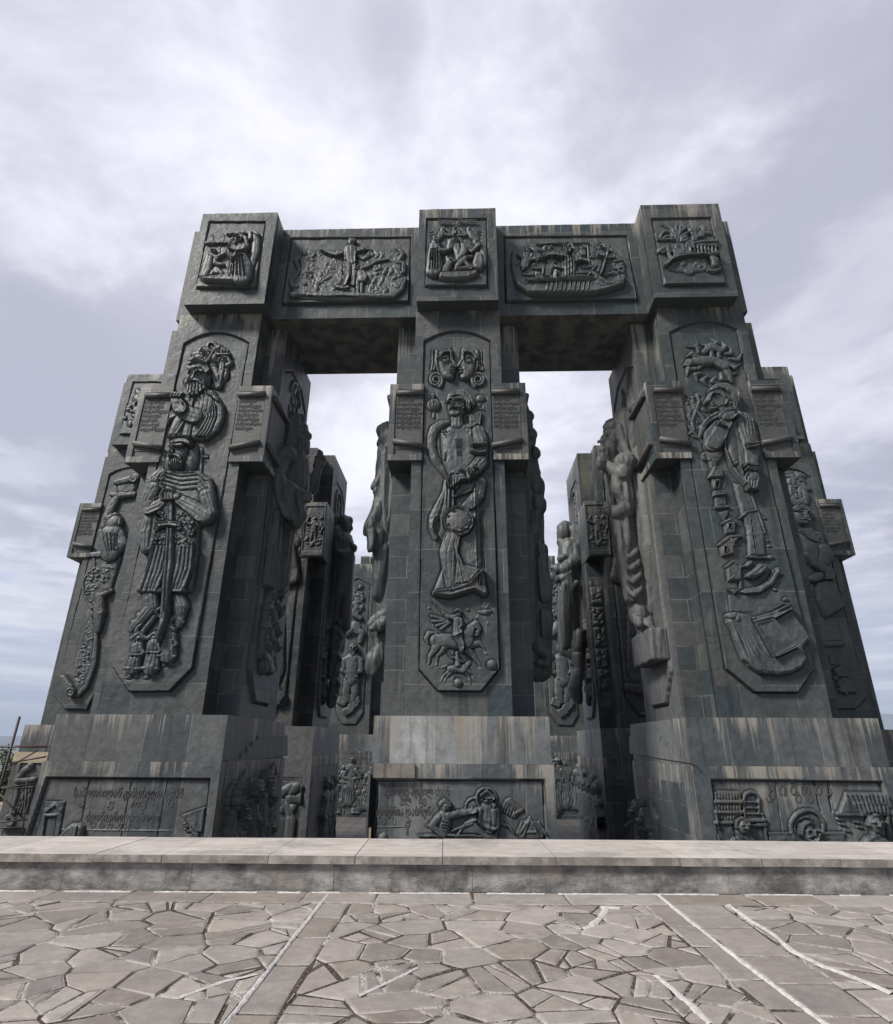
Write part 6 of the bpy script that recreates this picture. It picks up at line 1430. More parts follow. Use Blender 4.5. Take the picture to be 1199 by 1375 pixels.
lx = PR.cx-WW; R = side_face(PR, lx, -1)
R.begin('carved_saint'); R.fig(3.6, 16.8, 2.4, b=.05); R.fig(4.9, 16.9, 1.9, b=.04)
R.begin('carved_robe', 'straight robe of the hooded monk'); R.plate([(3.2, 14.4), (6.0, 14.4), (6.2, 10), (6.3, 6.6), (4.0, 6.2), (3.1, 9)], h=.55, bev=.9)
for i in range(7): R.tube([(3.5+i*.36, 13.6), (3.6+i*.36, 10), (4.1+i*.30, 6.6)], [.06, .1, .1], b=.46)
ip2 = R.build('side_relief', PALE, PR, (lx, 0, 0), (0, 1, 0), (-1, 0, 0), fmat=PALE)
BAG = (lx-.75, lx-.05, P3X(900, 880, lx)[1], P3X(872, 880, lx)[1], P3X(880, 893, lx)[2], P3X(880, 853, lx)[2])
yc = 4.5
S = [EY(822, 588, yc, (.44, .46, .72)), EY(830, 584, yc, (.50, .60, .74)), TY([(816, 578), (813, 579)], yc, .12), TY([(814.5, 580), (812, 586), (810.5, 592)], yc, [.08, .12, .16]), TY([(813, 598), (816, 598)], yc, .11), TY([(817, 601), (818, 612), (822, 623)], yc, [.36, .32, .12]), TY([(823, 601), (825, 614)], yc, [.32, .16]), TY([(819, 602), (821, 616)], yc-.3, [.22, .1]),
     TY([(815, 573), (820, 570), (828, 569)], yc, [.20, .26, .28]), TY([(816, 575), (824, 571), (833, 576), (836, 590), (841, 606), (850, 622), (856, 640)], [yc-.35, yc-.4, yc-.45, yc-.5, yc-.6, yc-.7, yc-.6], [.15, .18, .20, .20, .22, .22, .14]), TY([(838, 580), (845, 600), (850, 618)], yc, [.4, .44, .4]),
     EY(817, 583, yc-.38, (.10, .08, .08)), TY([(815, 581), (820, 580)], yc-.38, .08),
     TY([(840, 622), (846, 624)], [yc-1.0, yc+.8], [.55, .5]), TY([(838, 632), (842, 690), (847, 740), (856, 800)], [yc, yc, yc, yc], [.85, .85, .75, .6]),
     TY([(840, 626), (836, 638), (826, 632), (813, 624)], [yc-1.0, yc-1.15, yc-1.05, yc-.8], [.38, .36, .28, .2]), EY(808.5, 621, yc-.8, (.28, .28, .30)),
     TY([(804.5, 616), (810, 615)], yc-1.0, .09), TY([(804, 620), (810, 619.5)], yc-1.05, .09), TY([(804, 624), (810, 624)], yc-1.0, .09), TY([(805.5, 628), (810, 628)], yc-.95, .08),
     TY([(808, 600), (813, 640), (820, 676), (831, 716)], yc-.8, .065), TY([(807.5, 603), (807.5, 588)], yc-.8, .05), TY([(804.5, 593), (810.5, 592.5)], yc-.8, .05), EY(808.5, 604, yc-.8, (.11, .11, .16)),
     TY([(838, 684), (829, 689), (821, 685)], [yc-.9, yc-.9, yc-.8], [.36, .30, .22]), EY(817.5, 683, yc-.8, (.26, .2, .26)), TY([(813, 678), (819, 676)], yc-.98, .075), TY([(812.5, 682), (819, 681)], yc-1., .075), TY([(813, 686), (819, 685.5)], yc-.98, .075), TY([(814, 690), (819, 689)], yc-.9, .07)]
S += [TY([(828, 634), (831, 656), (838, 680)], [yc-1.0, yc-.95, yc-.85], [.24, .34, .16]), TY([(838, 640), (841, 670), (845, 690)], [yc-1.0, yc-.95, yc-.8], [.3, .34, .2])]
for i in range(7): S.append(TY([(831+i*3.2, 690), (835+i*3.2, 735), (843+i*2.8, 805)], [yc-.85+.05*i, yc-.95+.06*i, yc-.6], [.10, .13, .10]))
for i in range(5): S.append(TY([(818+i*1.6, 603+i), (818.5+i*1.8, 612), (821+i*1.1, 622)], yc-.30+.02*i, [.07, .07, .04]))
for k_, (a_, b_, c_, d_) in enumerate((((822, 642), (829, 662), (839, 668), (848, 652)), ((826, 654), (833, 674), (842, 678), (850, 664)), ((829, 668), (836, 688), (845, 690), (852, 676)), ((824, 634), (829, 650), (838, 654), (846, 640)))): S.append(TY([a_, b_, c_, d_], [yc-.85, yc-.95, yc-.95, yc-.75], [.05, .09, .09, .05]))
for (y_, x_, w_) in ((748, 846, 15), (764, 848, 15), (781, 850, 14), (800, 852, 12)): S.append(TY([(x_-w_, y_-18), (x_-w_*.4, y_-4), (x_, y_), (x_+w_*.6, y_-8), (x_+w_, y_-22)], [yc-.7, yc-.85, yc-.9, yc-.8, yc-.6], [.05, .09, .11, .09, .05]))
for i in range(4): S.append(TY([(826+i*4, 692), (831+i*4, 716), (838+i*2, 738)], yc-.75-.05*i, [.16, .15, .07]))
S += [T([(858, 812), (862, 830), (868, 848)], lx-.3, [.3, .42, .34]), Ep(858, 824, lx-.65, (.4, .5, .55)), T([(853, 829), (858, 833)], lx-.95, .12), T([(854, 834), (859, 838)], lx-.95, .12), T([(868, 835), (876, 862)], lx-.4, [.3, .3]), T([(864, 856), (867, 874)], lx-.25, [.3, .32]), ('b', BAG)]
S.append(('t', [(PR.cx-WW, 4.5, 6.2), (PR.cx-WW, 4.5, 16.6)], .75))
statue('carved_statue', S, PALE, PR, parent=PR.o, label='hooded bearded monk with a cross-topped staff, on the inner face', voxel=.055, fold=1.2)

# ------------------------------------------------------------------ figures on the two sides of the middle pillar
S = [EY(521, 592, 4.6, (.5, .6, .85)), TY([(516, 584), (514, 578), (522, 574)], 4.6, .32), TY([(513, 590), (511, 597)], 4.6, [.12, .16]), TY([(516, 604), (515, 630), (516, 650)], 4.5, [.34, .36, .2]), TY([(526, 590), (526, 620)], 4.8, .5),
     TY([(524, 615), (522, 660), (519, 720), (520, 780), (521, 860)], 4.6, [.75, .8, .8, .7, .7]), TY([(514, 640), (509, 648), (505, 654)], 4.3, [.3, .28, .24]), TY([(503, 650), (506, 644), (510, 643)], 4.3, .1), TY([(502, 655), (507, 650)], 4.2, .1), TY([(504, 660), (509, 656)], 4.2, .1), TY([(508, 660), (512, 668)], 4.3, [.24, .3]),
     TY([(513, 672), (508, 690), (500, 704), (495, 710)], [4.4, 4.2, 4.0, 3.9], [.42, .38, .32, .28]), TY([(496, 706), (503, 708), (508, 716), (509, 730)], 3.9, [.25, .3, .28, .16]), TY([(497, 714), (499, 736)], 3.6, [.2, .2]), TY([(500.5, 714), (502, 737)], 4.0, [.2, .2]), TY([(492, 708), (491, 715)], 3.9, .12),
     TY([(516, 740), (512, 770), (509, 800)], 4.2, [.45, .5, .35]), TY([(511, 800), (509, 850)], 4.6, [.4, .4]), TY([(516, 826), (507, 832), (499, 838)], 3.6, [.3, .26, .16]), TY([(516, 836), (508, 841), (500, 844)], 3.4, [.26, .22, .14]), TY([(512, 850), (508, 866), (509, 884)], 4.2, [.26, .24, .2]), TY([(511, 875), (505, 886), (502, 896)], 4.2, [.4, .5, .42]), TY([(518, 866), (518, 900)], 4.6, .6)]
S = [(q[0], q[1], [x*.86 for x in q[2]] if hasattr(q[2], '__len__') else q[2]*.86) for q in S]
S.append(('t', [(-3.25, 4.6, 3.6), (-3.25, 4.6, 15.2)], .72))
statue('carved_statue', S, CARVE, PC, parent=PC.o, label='bearded figure in profile holding down a book, on the left side', voxel=.06, fold=1.8)
S = [TY([(699, 545), (705, 560), (706, 590), (711, 625), (716, 660)], 4.6, [.3, .36, .4, .5, .55]), TY([(707, 600), (713, 597), (716, 589)], 4.4, [.22, .18, .07]), EY(715, 645, 4.4, (.42, .5, .62)), TY([(718, 640), (721.5, 646)], 4.3, [.1, .14]), TY([(712, 632), (717, 628), (720, 636)], 4.3, .22),
     EY(722, 678, 4.3, (.42, .55, .6)), TY([(713, 665), (717, 700), (717, 730), (722, 760)], 4.6, [.55, .5, .5, .5]), TY([(718, 690), (716, 715)], 4.2, .3), TY([(719, 730), (726, 740), (728, 752)], 4.3, [.3, .36, .3]), TY([(722, 760), (730, 785), (731, 800)], 4.3, [.5, .5, .4]), TY([(722, 800), (722, 850), (724, 900)], 4.8, [.7, .7, .6]),
     TY([(728, 826), (733, 832), (731, 850)], 4.3, [.34, .4, .3]), TY([(722, 870), (734, 881), (741, 884)], 4.0, [.3, .28, .16]), TY([(724, 890), (733, 890)], 4.0, [.24, .16]), TY([(719, 650), (715, 690)], 4.7, .5)]
for i in range(9): S.append(EY(709+(i % 3)*3+i*1.6, 560+i*24, 4.2+.1*(i % 2), (.26, .3, .34)))
S = [(q[0], q[1], [x*.86 for x in q[2]] if hasattr(q[2], '__len__') else q[2]*.86) for q in S]
S.append(('t', [(3.25, 4.6, 3.6), (3.25, 4.6, 16.4)], .72))
statue('carved_statue', S, CARVE, PC, parent=PC.o, label='winged and huddled figures in profile, on the right side', voxel=.06, fold=1.8)
# ------------------------------------------------------------------ second row
Y2 = 15.0
OL = pillar('outer left pillar of the second row with a man unrolling a long scroll', -24.8, Y2, .5, (-24.5, 3.45), None, None, stubR=False, basefront=True)
OR = pillar('outer right pillar of the second row with a caped king over a hanging scroll', 23.85, Y2, -.7, (23.6, 3.55), None, None, stubL=False, basefront=False)
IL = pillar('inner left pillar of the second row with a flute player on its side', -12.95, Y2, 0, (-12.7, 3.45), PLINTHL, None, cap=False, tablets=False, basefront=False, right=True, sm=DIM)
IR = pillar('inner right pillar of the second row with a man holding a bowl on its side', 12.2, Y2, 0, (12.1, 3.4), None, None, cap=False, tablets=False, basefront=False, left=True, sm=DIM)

R = shaft_relief(OL, arch((147, 637), (168, 628), (196, 632))+[(196, 700), (180, 830), (118, 953), (88, 952), (74.5, 935)], res=.035)
R.view(60, 620, .2471); R.begin('carved_man', 'man seen from behind holding up a scroll')
R.plate([(390, 110), (500, 80), (510, 110), (480, 190), (395, 170)], h=.22, bev=20); R.tube([(390, 115), (470, 95), (500, 85)], [12, 20, 24], b=.2); R.ring((488, 96), 16, 6, b=.4); R.tube([(365, 180), (420, 185), (490, 178)], [10, 18, 14], b=.24)
R.tube([(400, 190), (370, 240), (340, 310), (330, 350)], [18, 22, 24, 22], b=.16); R.ell((385, 340), 44, 50, b=.25); R.bumps([(345, 295), (420, 290), (425, 380), (350, 385)], 20, 8, 14, b=.5, seed=3)
R.tube([(370, 400), (360, 440), (370, 500)], [60, 56, 50], b=.2, hs=.7); R.tube([(320, 390), (345, 450), (400, 480)], [16, 18, 14], b=.5); R.tube([(410, 400), (430, 450), (410, 490)], [30, 28, 18], b=.28)
for i in range(4): R.groove([(335+i*22, 400), (360+i*12, 490)], 4, .05)
R.tube([(265, 510), (330, 505), (400, 470)], [14, 18, 16], b=.26)
R.begin('carved_scroll', 'long unrolling scroll with script')
R.plate([(280, 520), (400, 480), (420, 530), (370, 700), (330, 740), (290, 830), (250, 800), (215, 720), (212, 660), (240, 600), (270, 570)], h=.24, bev=20)
R.tube([(275, 520), (280, 580), (240, 610), (214, 660), (222, 730), (262, 800)], 8, b=.2); R.bumps([(240, 620), (390, 520), (340, 700), (280, 800), (225, 720)], 60, 5, 10, b=.22, seed=6, long=2.4)
R.tube([(370, 705), (330, 725), (312, 735), (310, 830), (300, 920)], [12, 18, 24, 30, 16], b=.26); R.ell((340, 722), 30, 12, b=.4, ang=25)
R.plate([(262, 830), (290, 900), (282, 1050), (270, 1150), (210, 1260), (160, 1265), (170, 1200), (190, 1100), (220, 960), (235, 880)], h=.22, bev=16)
R.tube([(285, 880), (290, 980), (280, 1100), (240, 1220), (200, 1265), (160, 1255)], [8, 12, 14, 14, 14, 10], b=.20); R.bumps([(235, 880), (270, 900), (260, 1120), (200, 1210), (180, 1190)], 46, 5, 10, b=.2, seed=7, long=2.2)
R.tube([(118, 1180), (165, 1255)], [18, 26], b=.28); R.ring((165, 1255), 18, 6, b=.5)
finish_front(R, OL, Y2+E1)
R = block_relief(OL, [(179, 513), (230, 513), (214, 584), (161, 584)], res=.05); R.view(0, 0, 1); R.begin('carved_scene', 'winged animals')
R.tube([(186, 535), (195, 545), (185, 552)], 5, b=.1); R.bumps([(180, 525), (200, 525), (190, 570), (166, 572)], 26, 1.6, 3.6, b=.06, seed=3, long=2.2); R.ring((188, 545), 7, 2, b=.1)
finish_front(R, OL, Y2, name='capital_relief')

R = shaft_relief(OR, arch((1052, 630), (1070, 631), (1088, 641))+[(1163, 936), (1148, 952), (1100, 952), (1075, 900)], res=.035)
R.view(1030, 600, .2618); R.begin('carved_king', 'crowned man in a cape resting his hand on a scroll')
R.bumps([(110, 140), (170, 140), (205, 200), (200, 290), (130, 290)], 40, 8, 18, b=.05, seed=3, long=2.4); R.ring((155, 225), 34, 8, b=.1); R.tube([(105, 150), (140, 165), (160, 150)], 8, b=.14); R.tube([(130, 280), (160, 295), (205, 285)], [20, 22, 10], b=.1)
R.ell((172, 352), 38, 56, h=.62); R.tube([(138, 325), (165, 312), (198, 328)], [14, 17, 14], b=.5); R.pit((162, 345), 14, 9, .14); R.pit((190, 347), 12, 8, .14); R.tube([(180, 338), (184, 358), (187, 368)], [6, 7, 10], b=.58); R.tube([(172, 378), (186, 374), (200, 382)], 6, b=.56); R.ell((183, 392), 18, 12, b=.45)
R.plate([(160, 430), (220, 422), (275, 440), (295, 480), (300, 590), (240, 610), (200, 600), (185, 520)], h=.36, bev=26)
for i in range(5): R.tube([(165+i*12, 432-i), (205+i*8, 470), (245+i*2, 490-i*6)], [7, 9, 6], b=.4)
R.tube([(285, 530), (295, 560), (285, 590)], [30, 34, 26], b=.3); R.tube([(200, 560), (235, 600), (280, 630), (310, 650)], [20, 26, 24, 18], b=.42)
for i in range(4): R.tube([(285+i*12, 640), (292+i*10, 665), (290+i*9, 682)], 7, b=.58)
R.tube([(225, 680), (270, 665), (320, 660)], [20, 20, 14], b=.3)
R.begin('carved_scroll'); R.plate([(240, 700), (330, 680), (395, 820), (350, 850), (290, 885), (250, 790)], h=.42, bev=14)
R.begin('carved_tower'); R.tube([(295, 1015), (380, 1010)], 13, b=.1); R.plate([(310, 1070), (340, 1070), (345, 1120), (320, 1120)], .1, 4)
R.plate([(325, 1145), (370, 1120), (400, 1150), (420, 1180), (350, 1185)], .3, 6); R.plate([(345, 1195), (390, 1180), (440, 1210), (450, 1260), (360, 1265)], .32, 6); R.bumps([(340, 1150), (440, 1200), (440, 1260), (350, 1260)], 20, 8, 16, b=.15, seed=2)
finish_front(R, OR, Y2+E1)
R = block_relief(OR, [(1018, 510), (1048, 510), (1068, 580), (1022, 580)], res=.05); R.view(0, 0, 1); R.begin('carved_scene', 'row of small figures'); R.bumps([(1046, 515), (1050, 515), (1066, 578), (1060, 578)], 16, 1.5, 3.2, b=.08, seed=3)
finish_front(R, OR, Y2, name='capital_relief')
# pedestal of the outer left pillar, its facing partly stripped
R = Relief(OL.plc-OL.plh-.055, OL.plc+OL.plh+.055, -4.8, ZP2-.006, .05, inv=lambda u, v: onY(u, v, Y2+YB1)); R.view(0, 940, .1454)
R.begin('carved_scene', 'bending figure and folded cloth'); R.tube([(150, 750), (230, 650), (290, 610)], [20, 28, 30], b=.1); R.head((295, 600), 24, b=.2); R.tube([(170, 745), (250, 740), (330, 730)], 20, b=.2)
for i in range(5): R.tube([(230+i*20, 800), (190+i*20, 930), (140+i*26, 1040)], 9, b=.1)
R.ring((90, 1110), 46, 12, b=.1); R.ring((90, 1110), 26, 9, b=.1); R.tube([(180, 600), (150, 900), (110, 1040)], 22, b=.05)
R.build('pedestal_relief', PALE, OL, (0, Y2+YB1, 0), (1, 0, 0), (0, -1, 0), fmat=PALE, parent=OL.o, skirt=.5)
xw0, xw1 = OL.plc-OL.plh-.06, OL.plc+1.2
MB().box(xw0, xw1, Y2+YB1-.09, Y2+YB1-.02, onY(40, 1024, Y2+YB1)[1], onY(40, 1009.5, Y2+YB1)[1], bev=.01).build('timber_board', WOOD, OL, label='raw boards where the facing is stripped')
MB().box(xw0, xw1, Y2+YB1-.22, Y2+YB1-.10, onY(40, 1003.5, Y2+YB1)[1], onY(40, 1001, Y2+YB1)[1], bev=.01).build('steel_angle', REDST, OL)

# fronts, boxes and inner sides of the two inner pillars
for r, s in ((IL, 1), (IR, -1)):
    R = Relief(r.cx-WS, r.cx+WS, ZP+.004, ZB-.004, .06)
    R.panel([(r.cx-1.66, 2.9), (r.cx-.9, 1.8), (r.cx+.9, 1.8), (r.cx+1.66, 2.9), (r.cx+1.66, 18.6), (r.cx, 19.6), (r.cx-1.66, 18.6)], .16, -.08)
    R.hk = .4; R.begin('carved_figure'); R.fig(r.cx-s*.5, 4.2, 12.0, arms=[((-.1, .72), (-.16, .55), (.02, .48)), ((.1, .72), (.15, .55), (.05, .5))], beard=.8, folds=9); R.hk = 1.
    R.tube([(r.cx+s*1.0, 3.2), (r.cx+s*1.5, 2.6)], .3, b=.1) if s > 0 else None
    R.ring((r.cx+s*1.25, 2.75), .36, .12, b=.15) if s > 0 else R.tube([(r.cx+s*.3, 3.3), (r.cx+s*1.45, 3.5)], [.36, .3], b=.15)
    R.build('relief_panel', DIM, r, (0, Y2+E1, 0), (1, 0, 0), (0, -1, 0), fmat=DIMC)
    # carved square on the inner corner block instead of a scroll
    yb_ = Y2+E1-.06
    a0, a1 = (r.cx+1.70, r.cx+3.20) if s > 0 else (r.cx-3.20, r.cx-1.70)
    R = Relief(a0, a1, BZ0+.1, BZ1-.1, .045); R.panel([(a0+.12, BZ0+.5), (a1-.12, BZ0+.5), (a1-.12, BZ1-.4), (a0+.12, BZ1-.4)], -.05, -.05); R.begin('carved_dancer'); c_ = (a0+a1)/2
    R.fig(c_, BZ0+.9, 2.1, legs=True, arms=[((-.1, .72), (-.3, .8), (-.2, 1.0)), ((.1, .72), (.3, .6), (.25, .4))]); R.bumps([(a0+.2, BZ0+.7), (a1-.2, BZ0+.7), (a1-.2, BZ1-.7), (a0+.2, BZ1-.7)], 14, .08, .18, seed=4, long=2)
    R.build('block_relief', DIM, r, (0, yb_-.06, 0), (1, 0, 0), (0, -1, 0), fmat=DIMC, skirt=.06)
    # facing side
    lx = r.cx+s*WW
    R = Relief(Y2+E3+.01, Y2+YSB-.01, ZP+.004, ZB-.004, .07); a, b = Y2+E3, Y2+YSB
    R.panel([(a+.45, 3.0), (a+1.5, 1.75), (b-1.5, 1.75), (b-.45, 3.0), (b-.45, 18.6), (b-1.6, 19.4), (a+1.6, 19.4), (a+.45, 18.6)], .16, -.08)
    R.begin('carved_niche'); R.ring(((a+b)/2, 17.9), 1.0, .16, a0=0, a1=180, b=.1); R.tube([((a+b)/2-1, 17.9), ((a+b)/2-1, 16.5)], .16, b=.1); R.tube([((a+b)/2+1, 17.9), ((a+b)/2+1, 16.5)], .16, b=.1); R.fig((a+b)/2, 16.2, 2.2, b=.05)
    R.begin('carved_crowd', 'small figures below the statue'); 
    rg = random.Random(4)
    for i in range(10): R.fig(a+1.2+rg.random()*2.8, 2.8+i*.42, 1.9, b=.15, arms=[((-.1, .72), (-.25, .6), (-.1, .5))])
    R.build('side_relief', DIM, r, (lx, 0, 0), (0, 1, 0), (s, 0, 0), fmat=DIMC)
    # pedestal crowd on the facing side
    lx = r.plc+s*(r.plh+.07)
    R = side_relief(r, lx, s, Y2+.9, Y2+8.9, FLOOR+.02, ZP2-.02, res=.06); R.begin('carved_crowd', 'standing figures side by side')
    for i in range(3 if s > 0 else 7): R.fig(Y2+(4.6+i*1.3 if s > 0 else 1.9+i*.95), FLOOR+.2+.3*(i % 2), 4.9-.5*(i % 2), b=.35, cap=True, arms=[((-.1, .72), (-.2, .55), (0, .5))])
    if s < 0: R.bumps([(Y2+1.7, -6.8), (Y2+8.2, -6.8), (Y2+8.2, -1.7), (Y2+1.7, -1.7)], 60, .2, .42, b=.3, seed=5)
    fin_side(R, r, lx, s, mat=STONE)
    # front of the pedestal: arched doorway / tall house
    R = Relief(r.plc-r.plh-.055, r.plc+r.plh+.055, FLOOR+.02, ZP2-.006, .06); xc = r.plc+s*1.7
    R.panel([(xc-1.3, FLOOR-1), (xc+1.3, FLOOR-1), (xc+1.3, -1.9), (xc-1.3, -1.9)], -.12, -.12); R.begin('carved_doorway', 'arched doorway under a ruffled canopy' if s > 0 else 'tall gabled house')
    if s > 0:
        R.ring((xc, -4.2), .85, .28, a0=0, a1=180, b=.1); R.tube([(xc-.85, -4.2), (xc-.9, -7)], .28, b=.1); R.tube([(xc+.85, -4.2), (xc+.9, -7)], .34, b=.1); R.bumps([(xc-1.2, -3.6), (xc+1.2, -3.6), (xc+1.1, -2.5), (xc-1.1, -2.5)], 24, .2, .36, b=.1, seed=3, long=2); R.cur = 0; R.cut([(xc-.5, -7.1), (xc+.5, -7.1), (xc+.5, -4.2), (xc, -3.7), (xc-.5, -4.2)], .12)
    else:
        R.plate([(xc-.7, -6.6), (xc+.7, -6.6), (xc+.7, -4.4), (xc, -3.9), (xc-.7, -4.4)], .14, .06); R.tube([(xc-.8, -4.4), (xc, -3.85), (xc+.8, -4.4)], .12, b=.14); R.tube([(xc-1.1, -6.5), (xc+1.2, -6.5)], .12, b=.2); R.ring((xc+1.0, -3.0), .6, .12, b=.1); R.head((xc+1.0, -3.1), .4, b=.15)
        for i in range(4): R.tube([(xc-.2, -6+i*.45), (xc+.2, -6+i*.45)], .1, b=.15)
        R.ring((xc, -7.0), .7, .16, a0=0, a1=180, b=.1)
    R.build('pedestal_relief', PLINTHL if s > 0 else STONE, r, (0, Y2+E1-.42, 0), (1, 0, 0), (0, -1, 0), fmat=CARVE, skirt=.05)
ys = Y2+4.7
S = [EY(464, 706, ys, (.5, .6, .78)), TY([(470, 705), (472, 710)], ys, [.12, .16]), TY([(458, 704), (462, 697), (469, 700)], ys, .34), TY([(462, 715), (461, 722)], ys, .4), TY([(454, 722), (460, 728), (458, 750), (456, 800)], ys, [.7, .85, .9, .8]), TY([(452, 722), (452, 742), (462, 746), (474, 738)], [ys-.3, ys-.6, ys-.7, ys-.5], [.44, .4, .32, .22]), EY(475, 736, ys-.5, (.26, .3, .3)), TY([(462, 716), (470, 727), (478, 740)], ys-.5, .085), TY([(460, 726), (468, 734), (474, 734)], ys-.2, [.4, .32, .2]), TY([(468, 748), (466, 790), (462, 840)], ys-.2, [.5, .45, .5]), TY([(455, 800), (452, 870)], ys, [.7, .6])]
for k_, (u_, v_) in enumerate(((456, 838), (450, 846), (454, 868), (448, 880), (452, 902), (447, 918))):
    S += [EY(u_, v_, ys-.5-.1*(k_ % 2), (.26, .28, .34)), TY([(u_-1, v_+8), (u_-2, v_+26)], ys-.4-.1*(k_ % 2), [.30, .34]), TY([(u_, v_+10), (u_+4, v_+18), (u_, v_+22)], ys-.7, .10)]
S.append(('t', [(IL.cx+WW, ys, 5.), (IL.cx+WW, ys, 15.5)], .7))
statue('carved_statue', S, CARVE, IL, parent=IL.o, label='youth playing a pipe', voxel=.085)
S = [EY(757, 716, ys, (.5, .62, .8)), TY([(752, 716), (751, 722)], ys, [.12, .17]), TY([(754, 728), (756, 738)], ys, [.34, .22]), TY([(753, 709), (759, 704), (766, 710)], ys, .3), TY([(764, 735), (766, 750), (765, 800), (764, 870)], ys, [.8, .95, .85, .75]), TY([(772, 735), (774, 755), (760, 763)], [ys-.4, ys-.7, ys-.7], [.44, .42, .32]), TY([(770, 755), (757, 766), (749, 764)], ys-.8, [.46, .5, .4]), EY(757, 750, ys-.6, (.5, .45, .3)), TY([(764, 770), (757, 776), (748, 779), (742, 773)], ys-.9, [.34, .3, .22, .2]), TY([(741, 778), (739, 768), (741, 758), (744, 752)], ys-.9, [.05, .06, .05, .03]), TY([(744, 774), (750, 788), (754, 797)], ys-.9, .05),
     TY([(762, 775), (760, 830), (762, 872)], ys-.6, [.6, .55, .5]), TY([(765, 876), (772, 886), (767, 892)], ys-.9, [.3, .26, .14]), TY([(770, 880), (778, 888)], ys-.9, [.26, .2]), TY([(778, 850), (776, 870)], ys-1.2, [.3, .34]), TY([(776, 880), (778, 900)], ys-1.2, [.3, .3]), TY([(775, 905), (772, 925), (776, 940)], ys-1.2, [.36, .44, .3]), TY([(768, 790), (774, 782)], ys-1., .16)]
for i in range(4): S.append(TY([(757+i*4, 785), (757+i*3.6, 830), (758+i*4, 868)], ys-1.15+.08*i, .12))
S.append(('t', [(IR.cx-WW, ys, 5.), (IR.cx-WW, ys, 15.5)], .7))
statue('carved_statue', S, CARVE, IR, parent=IR.o, label='profile man holding a bowl and a small bird', voxel=.085)
# picture blocks in the notch of the inner right pillar
mb = Relief(IR.cx-WW+.04, IR.cx-WS-.04, 2.4, 10.9, .06)
for j in range(5): mb.begin('carved_tile'); mb.plate([(IR.cx-WW+.1, 3.5+j*1.42), (IR.cx-WS-.1, 3.5+j*1.42), (IR.cx-WS-.1, 4.75+j*1.42), (IR.cx-WW+.1, 4.75+j*1.42)], .1, .08); mb.bumps([(IR.cx-WW+.2, 3.6+j*1.42), (IR.cx-WS-.2, 3.6+j*1.42), (IR.cx-WS-.2, 4.65+j*1.42), (IR.cx-WW+.2, 4.65+j*1.42)], 9, .1, .2, b=.08, seed=j)
mb.build('picture_blocks', RELF, IR, (0, Y2+E3-.03, 0), (1, 0, 0), (0, -1, 0), fmat=CARVE, skirt=.03)

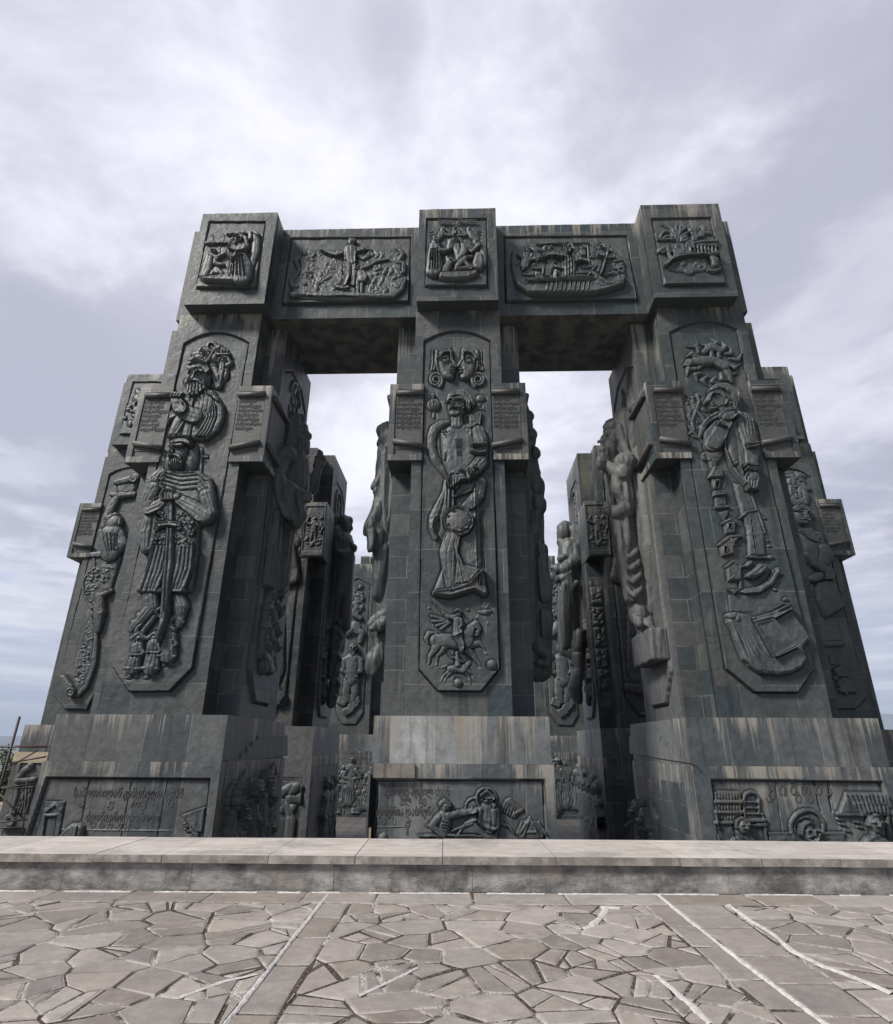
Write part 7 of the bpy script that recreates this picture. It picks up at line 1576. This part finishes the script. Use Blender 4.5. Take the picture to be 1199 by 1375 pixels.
# ------------------------------------------------------------------ far row
Y4 = 46.0
for nm, cx, bx in (('far left pillar seen through the left opening, carved with a scribe over fallen books', -12.75, -12.75), ('far right pillar seen through the right opening, carved with a seated scholar', 11.6, 11.6)):
    r = pillar(nm, cx, Y4, 0, (bx, 3.45), None, None, cap=False, basefront=False, stubL=False, stubR=False)
    R = Relief(cx-WS, cx+WS, ZP+.004, ZB-.004, .07); c = cx-.1
    R.panel([(c-1.6, 3.4), (c-.8, 2.15), (c+.8, 2.15), (c+1.6, 3.4), (c+1.6, 18.3), (c, 19.1), (c-1.6, 18.3)], .16, -.08)
    R.begin('carved_ornament'); R.bumps([(c-1.0, 14.8), (c+1.0, 14.8), (c+.5, 18.2), (c-.4, 18.2)], 60, .14, .3, b=.1, seed=int(cx)+20, long=1.8); R.fig(c, 14.6, 2.6, b=.2)
    R.begin('carved_man', 'man with a beard and flat cap holding papers')
    R.ell((c, 13.0), .8, .9, h=.4); R.tube([(c-.9, 12.3), (c-.2, 13.0), (c+.9, 12.4), (c+.7, 11.4)], [.4, .5, .4, .3], b=.2); R.tube([(c-.3, 14.6), (c+.6, 14.2)], .3, b=.3)
    R.tube([(c-.9, 9.2), (c, 9.6), (c+.9, 9.2)], [.4, .5, .4], b=.4); R.tube([(c, 9.3), (c, 8.0), (c, 7.0)], [.85, .8, .75], b=.25, hs=.8); R.head((c, 10.5), .5, b=.55, beard=.7, cap=True)
    R.tube([(c-.95, 9.1), (c-1.1, 8.0), (c-.1, 7.6)], [.32, .3, .22], b=.5); R.tube([(c+.95, 9.1), (c+1.1, 8.0), (c+.1, 7.7)], [.32, .3, .22], b=.5); R.plate([(c-.8, 7.3), (c+.7, 7.6), (c+.9, 7.3), (c-.6, 7.0)], .3, .06, b=.5)
    for e in (-1, 1): R.tube([(c+e*.42, 6.9), (c+e*.5, 5.6), (c+e*.3, 4.9)], [.5, .46, .3], b=.2)
    R.begin('carved_books'); 
    for q in ((-.2, 3.6, 30), (-.9, 4.6, -20), (.6, 4.7, 15), (.4, 4.2, 40), (-.3, 4.9, 10)):
        t = math.radians(q[2]); ca, sa = math.cos(t)*.55, math.sin(t)*.55; x_, z_ = c+q[0], q[1]
        R.plate([(x_-ca+sa*.8, z_-sa-ca*.8), (x_+ca+sa*.8, z_+sa-ca*.8), (x_+ca-sa*.8, z_+sa+ca*.8), (x_-ca-sa*.8, z_-sa+ca*.8)], .34, .08)
    finish_front(R, r, Y4+E1)
    # stepped blocks along the top
    mb = MB()
    for i, (a_, b_, h_) in enumerate(((-.2, 1.1, 1.5), (1.15, 2.5, 2.3), (2.55, 3.8, 1.6), (3.85, 5.2, 2.3))):
        k = 1 if cx < 0 else -1; q = sorted((cx+k*a_, cx+k*b_)); mb.box(q[0], q[1], Y4+2.4+i*.2, Y4+6, ZB, ZB+h_-.3*(i % 2), bev=.02)
    mb.box(cx-WW, cx+WW, Y4+4.2, Y4+6.5, ZB+.01, ZB+1.0, bev=.02)
    mb.build('stepped_top', STONE, r)
    R = Relief(bx-3.5, bx+3.5, FLOOR+.3, ZP2-.006, .08); R.panel([(bx-2.9, -6.7), (bx+2.9, -6.7), (bx+2.9, -1.5), (bx-2.9, -1.5)], -.12, -.12); R.begin('carved_crowd', 'row of standing figures')
    rg = random.Random(int(cx)+40)
    for i in range(9): R.fig(bx-2.5+i*.62+rg.uniform(-.2, .2), -6.4+rg.uniform(0, .9), rg.uniform(3.4, 4.6), cap=rg.random() < .5, b=.06*(i % 3), w=rg.uniform(.8, 1.3), lean=rg.uniform(-.05, .05), halo=1.5 if (cx > 0 and i % 3 == 1) else 0, arms=[((-.1, .72), (rg.uniform(-.28, -.1), .56), (rg.uniform(-.1, .15), rg.uniform(.4, .7))), ((.1, .72), (rg.uniform(.1, .26), .56), (rg.uniform(-.1, .1), rg.uniform(.4, .75)))])
    if cx < 0: R.bumps([(bx-2.7, -6.6), (bx+2.7, -6.6), (bx+2.7, -4.2), (bx-2.7, -4.2)], 60, .2, .4, b=.12, seed=2)
    R.build('pedestal_relief', STONE, r, (0, Y4+E1-.42, 0), (1, 0, 0), (0, -1, 0), fmat=CARVE, skirt=.05)

# ------------------------------------------------------------------ scaffolding against the outer left pedestal
ysc = Y2+YB1-1.6
def SP(u, v, y=ysc): x, z = onY(u, v, y); return (x, y, z)
b0 = SP(10, 1120)
r = Root('scaffolding', 'rusty tube scaffolding leaning by the stripped far left pedestal', 'scaffolding', b0[0], ysc, FLOOR)
def pole(p, q, rad=.05, name='pole', m=None): MB().tube([p, q], rad, seg=8).build(name, m or METAL, r)
x_, y_, z_ = SP(8, 1030)
pole((SP(2, 1040)[0], ysc, FLOOR), SP(26.5, 962), .075)
pole((SP(-40, 1100)[0], ysc, FLOOR), SP(-20, 985), .06); pole((SP(30, 1130)[0], ysc+.5, FLOOR), SP(36, 1048, ysc+.5), .045)
for a_, b_ in (((-30, 1003), (63, 1003)), ((-30, 1061), (48, 1052.5)), ((-30, 1059), (46, 1058)), ((-30, 1108), (36, 1100)), ((-30, 1112), (32, 1111.5)), ((-10, 1056), (30, 1098)), ((12, 1030), (50, 1008)), ((16, 1024), (62, 1016))): pole(SP(*a_), SP(*b_), .045, 'brace')
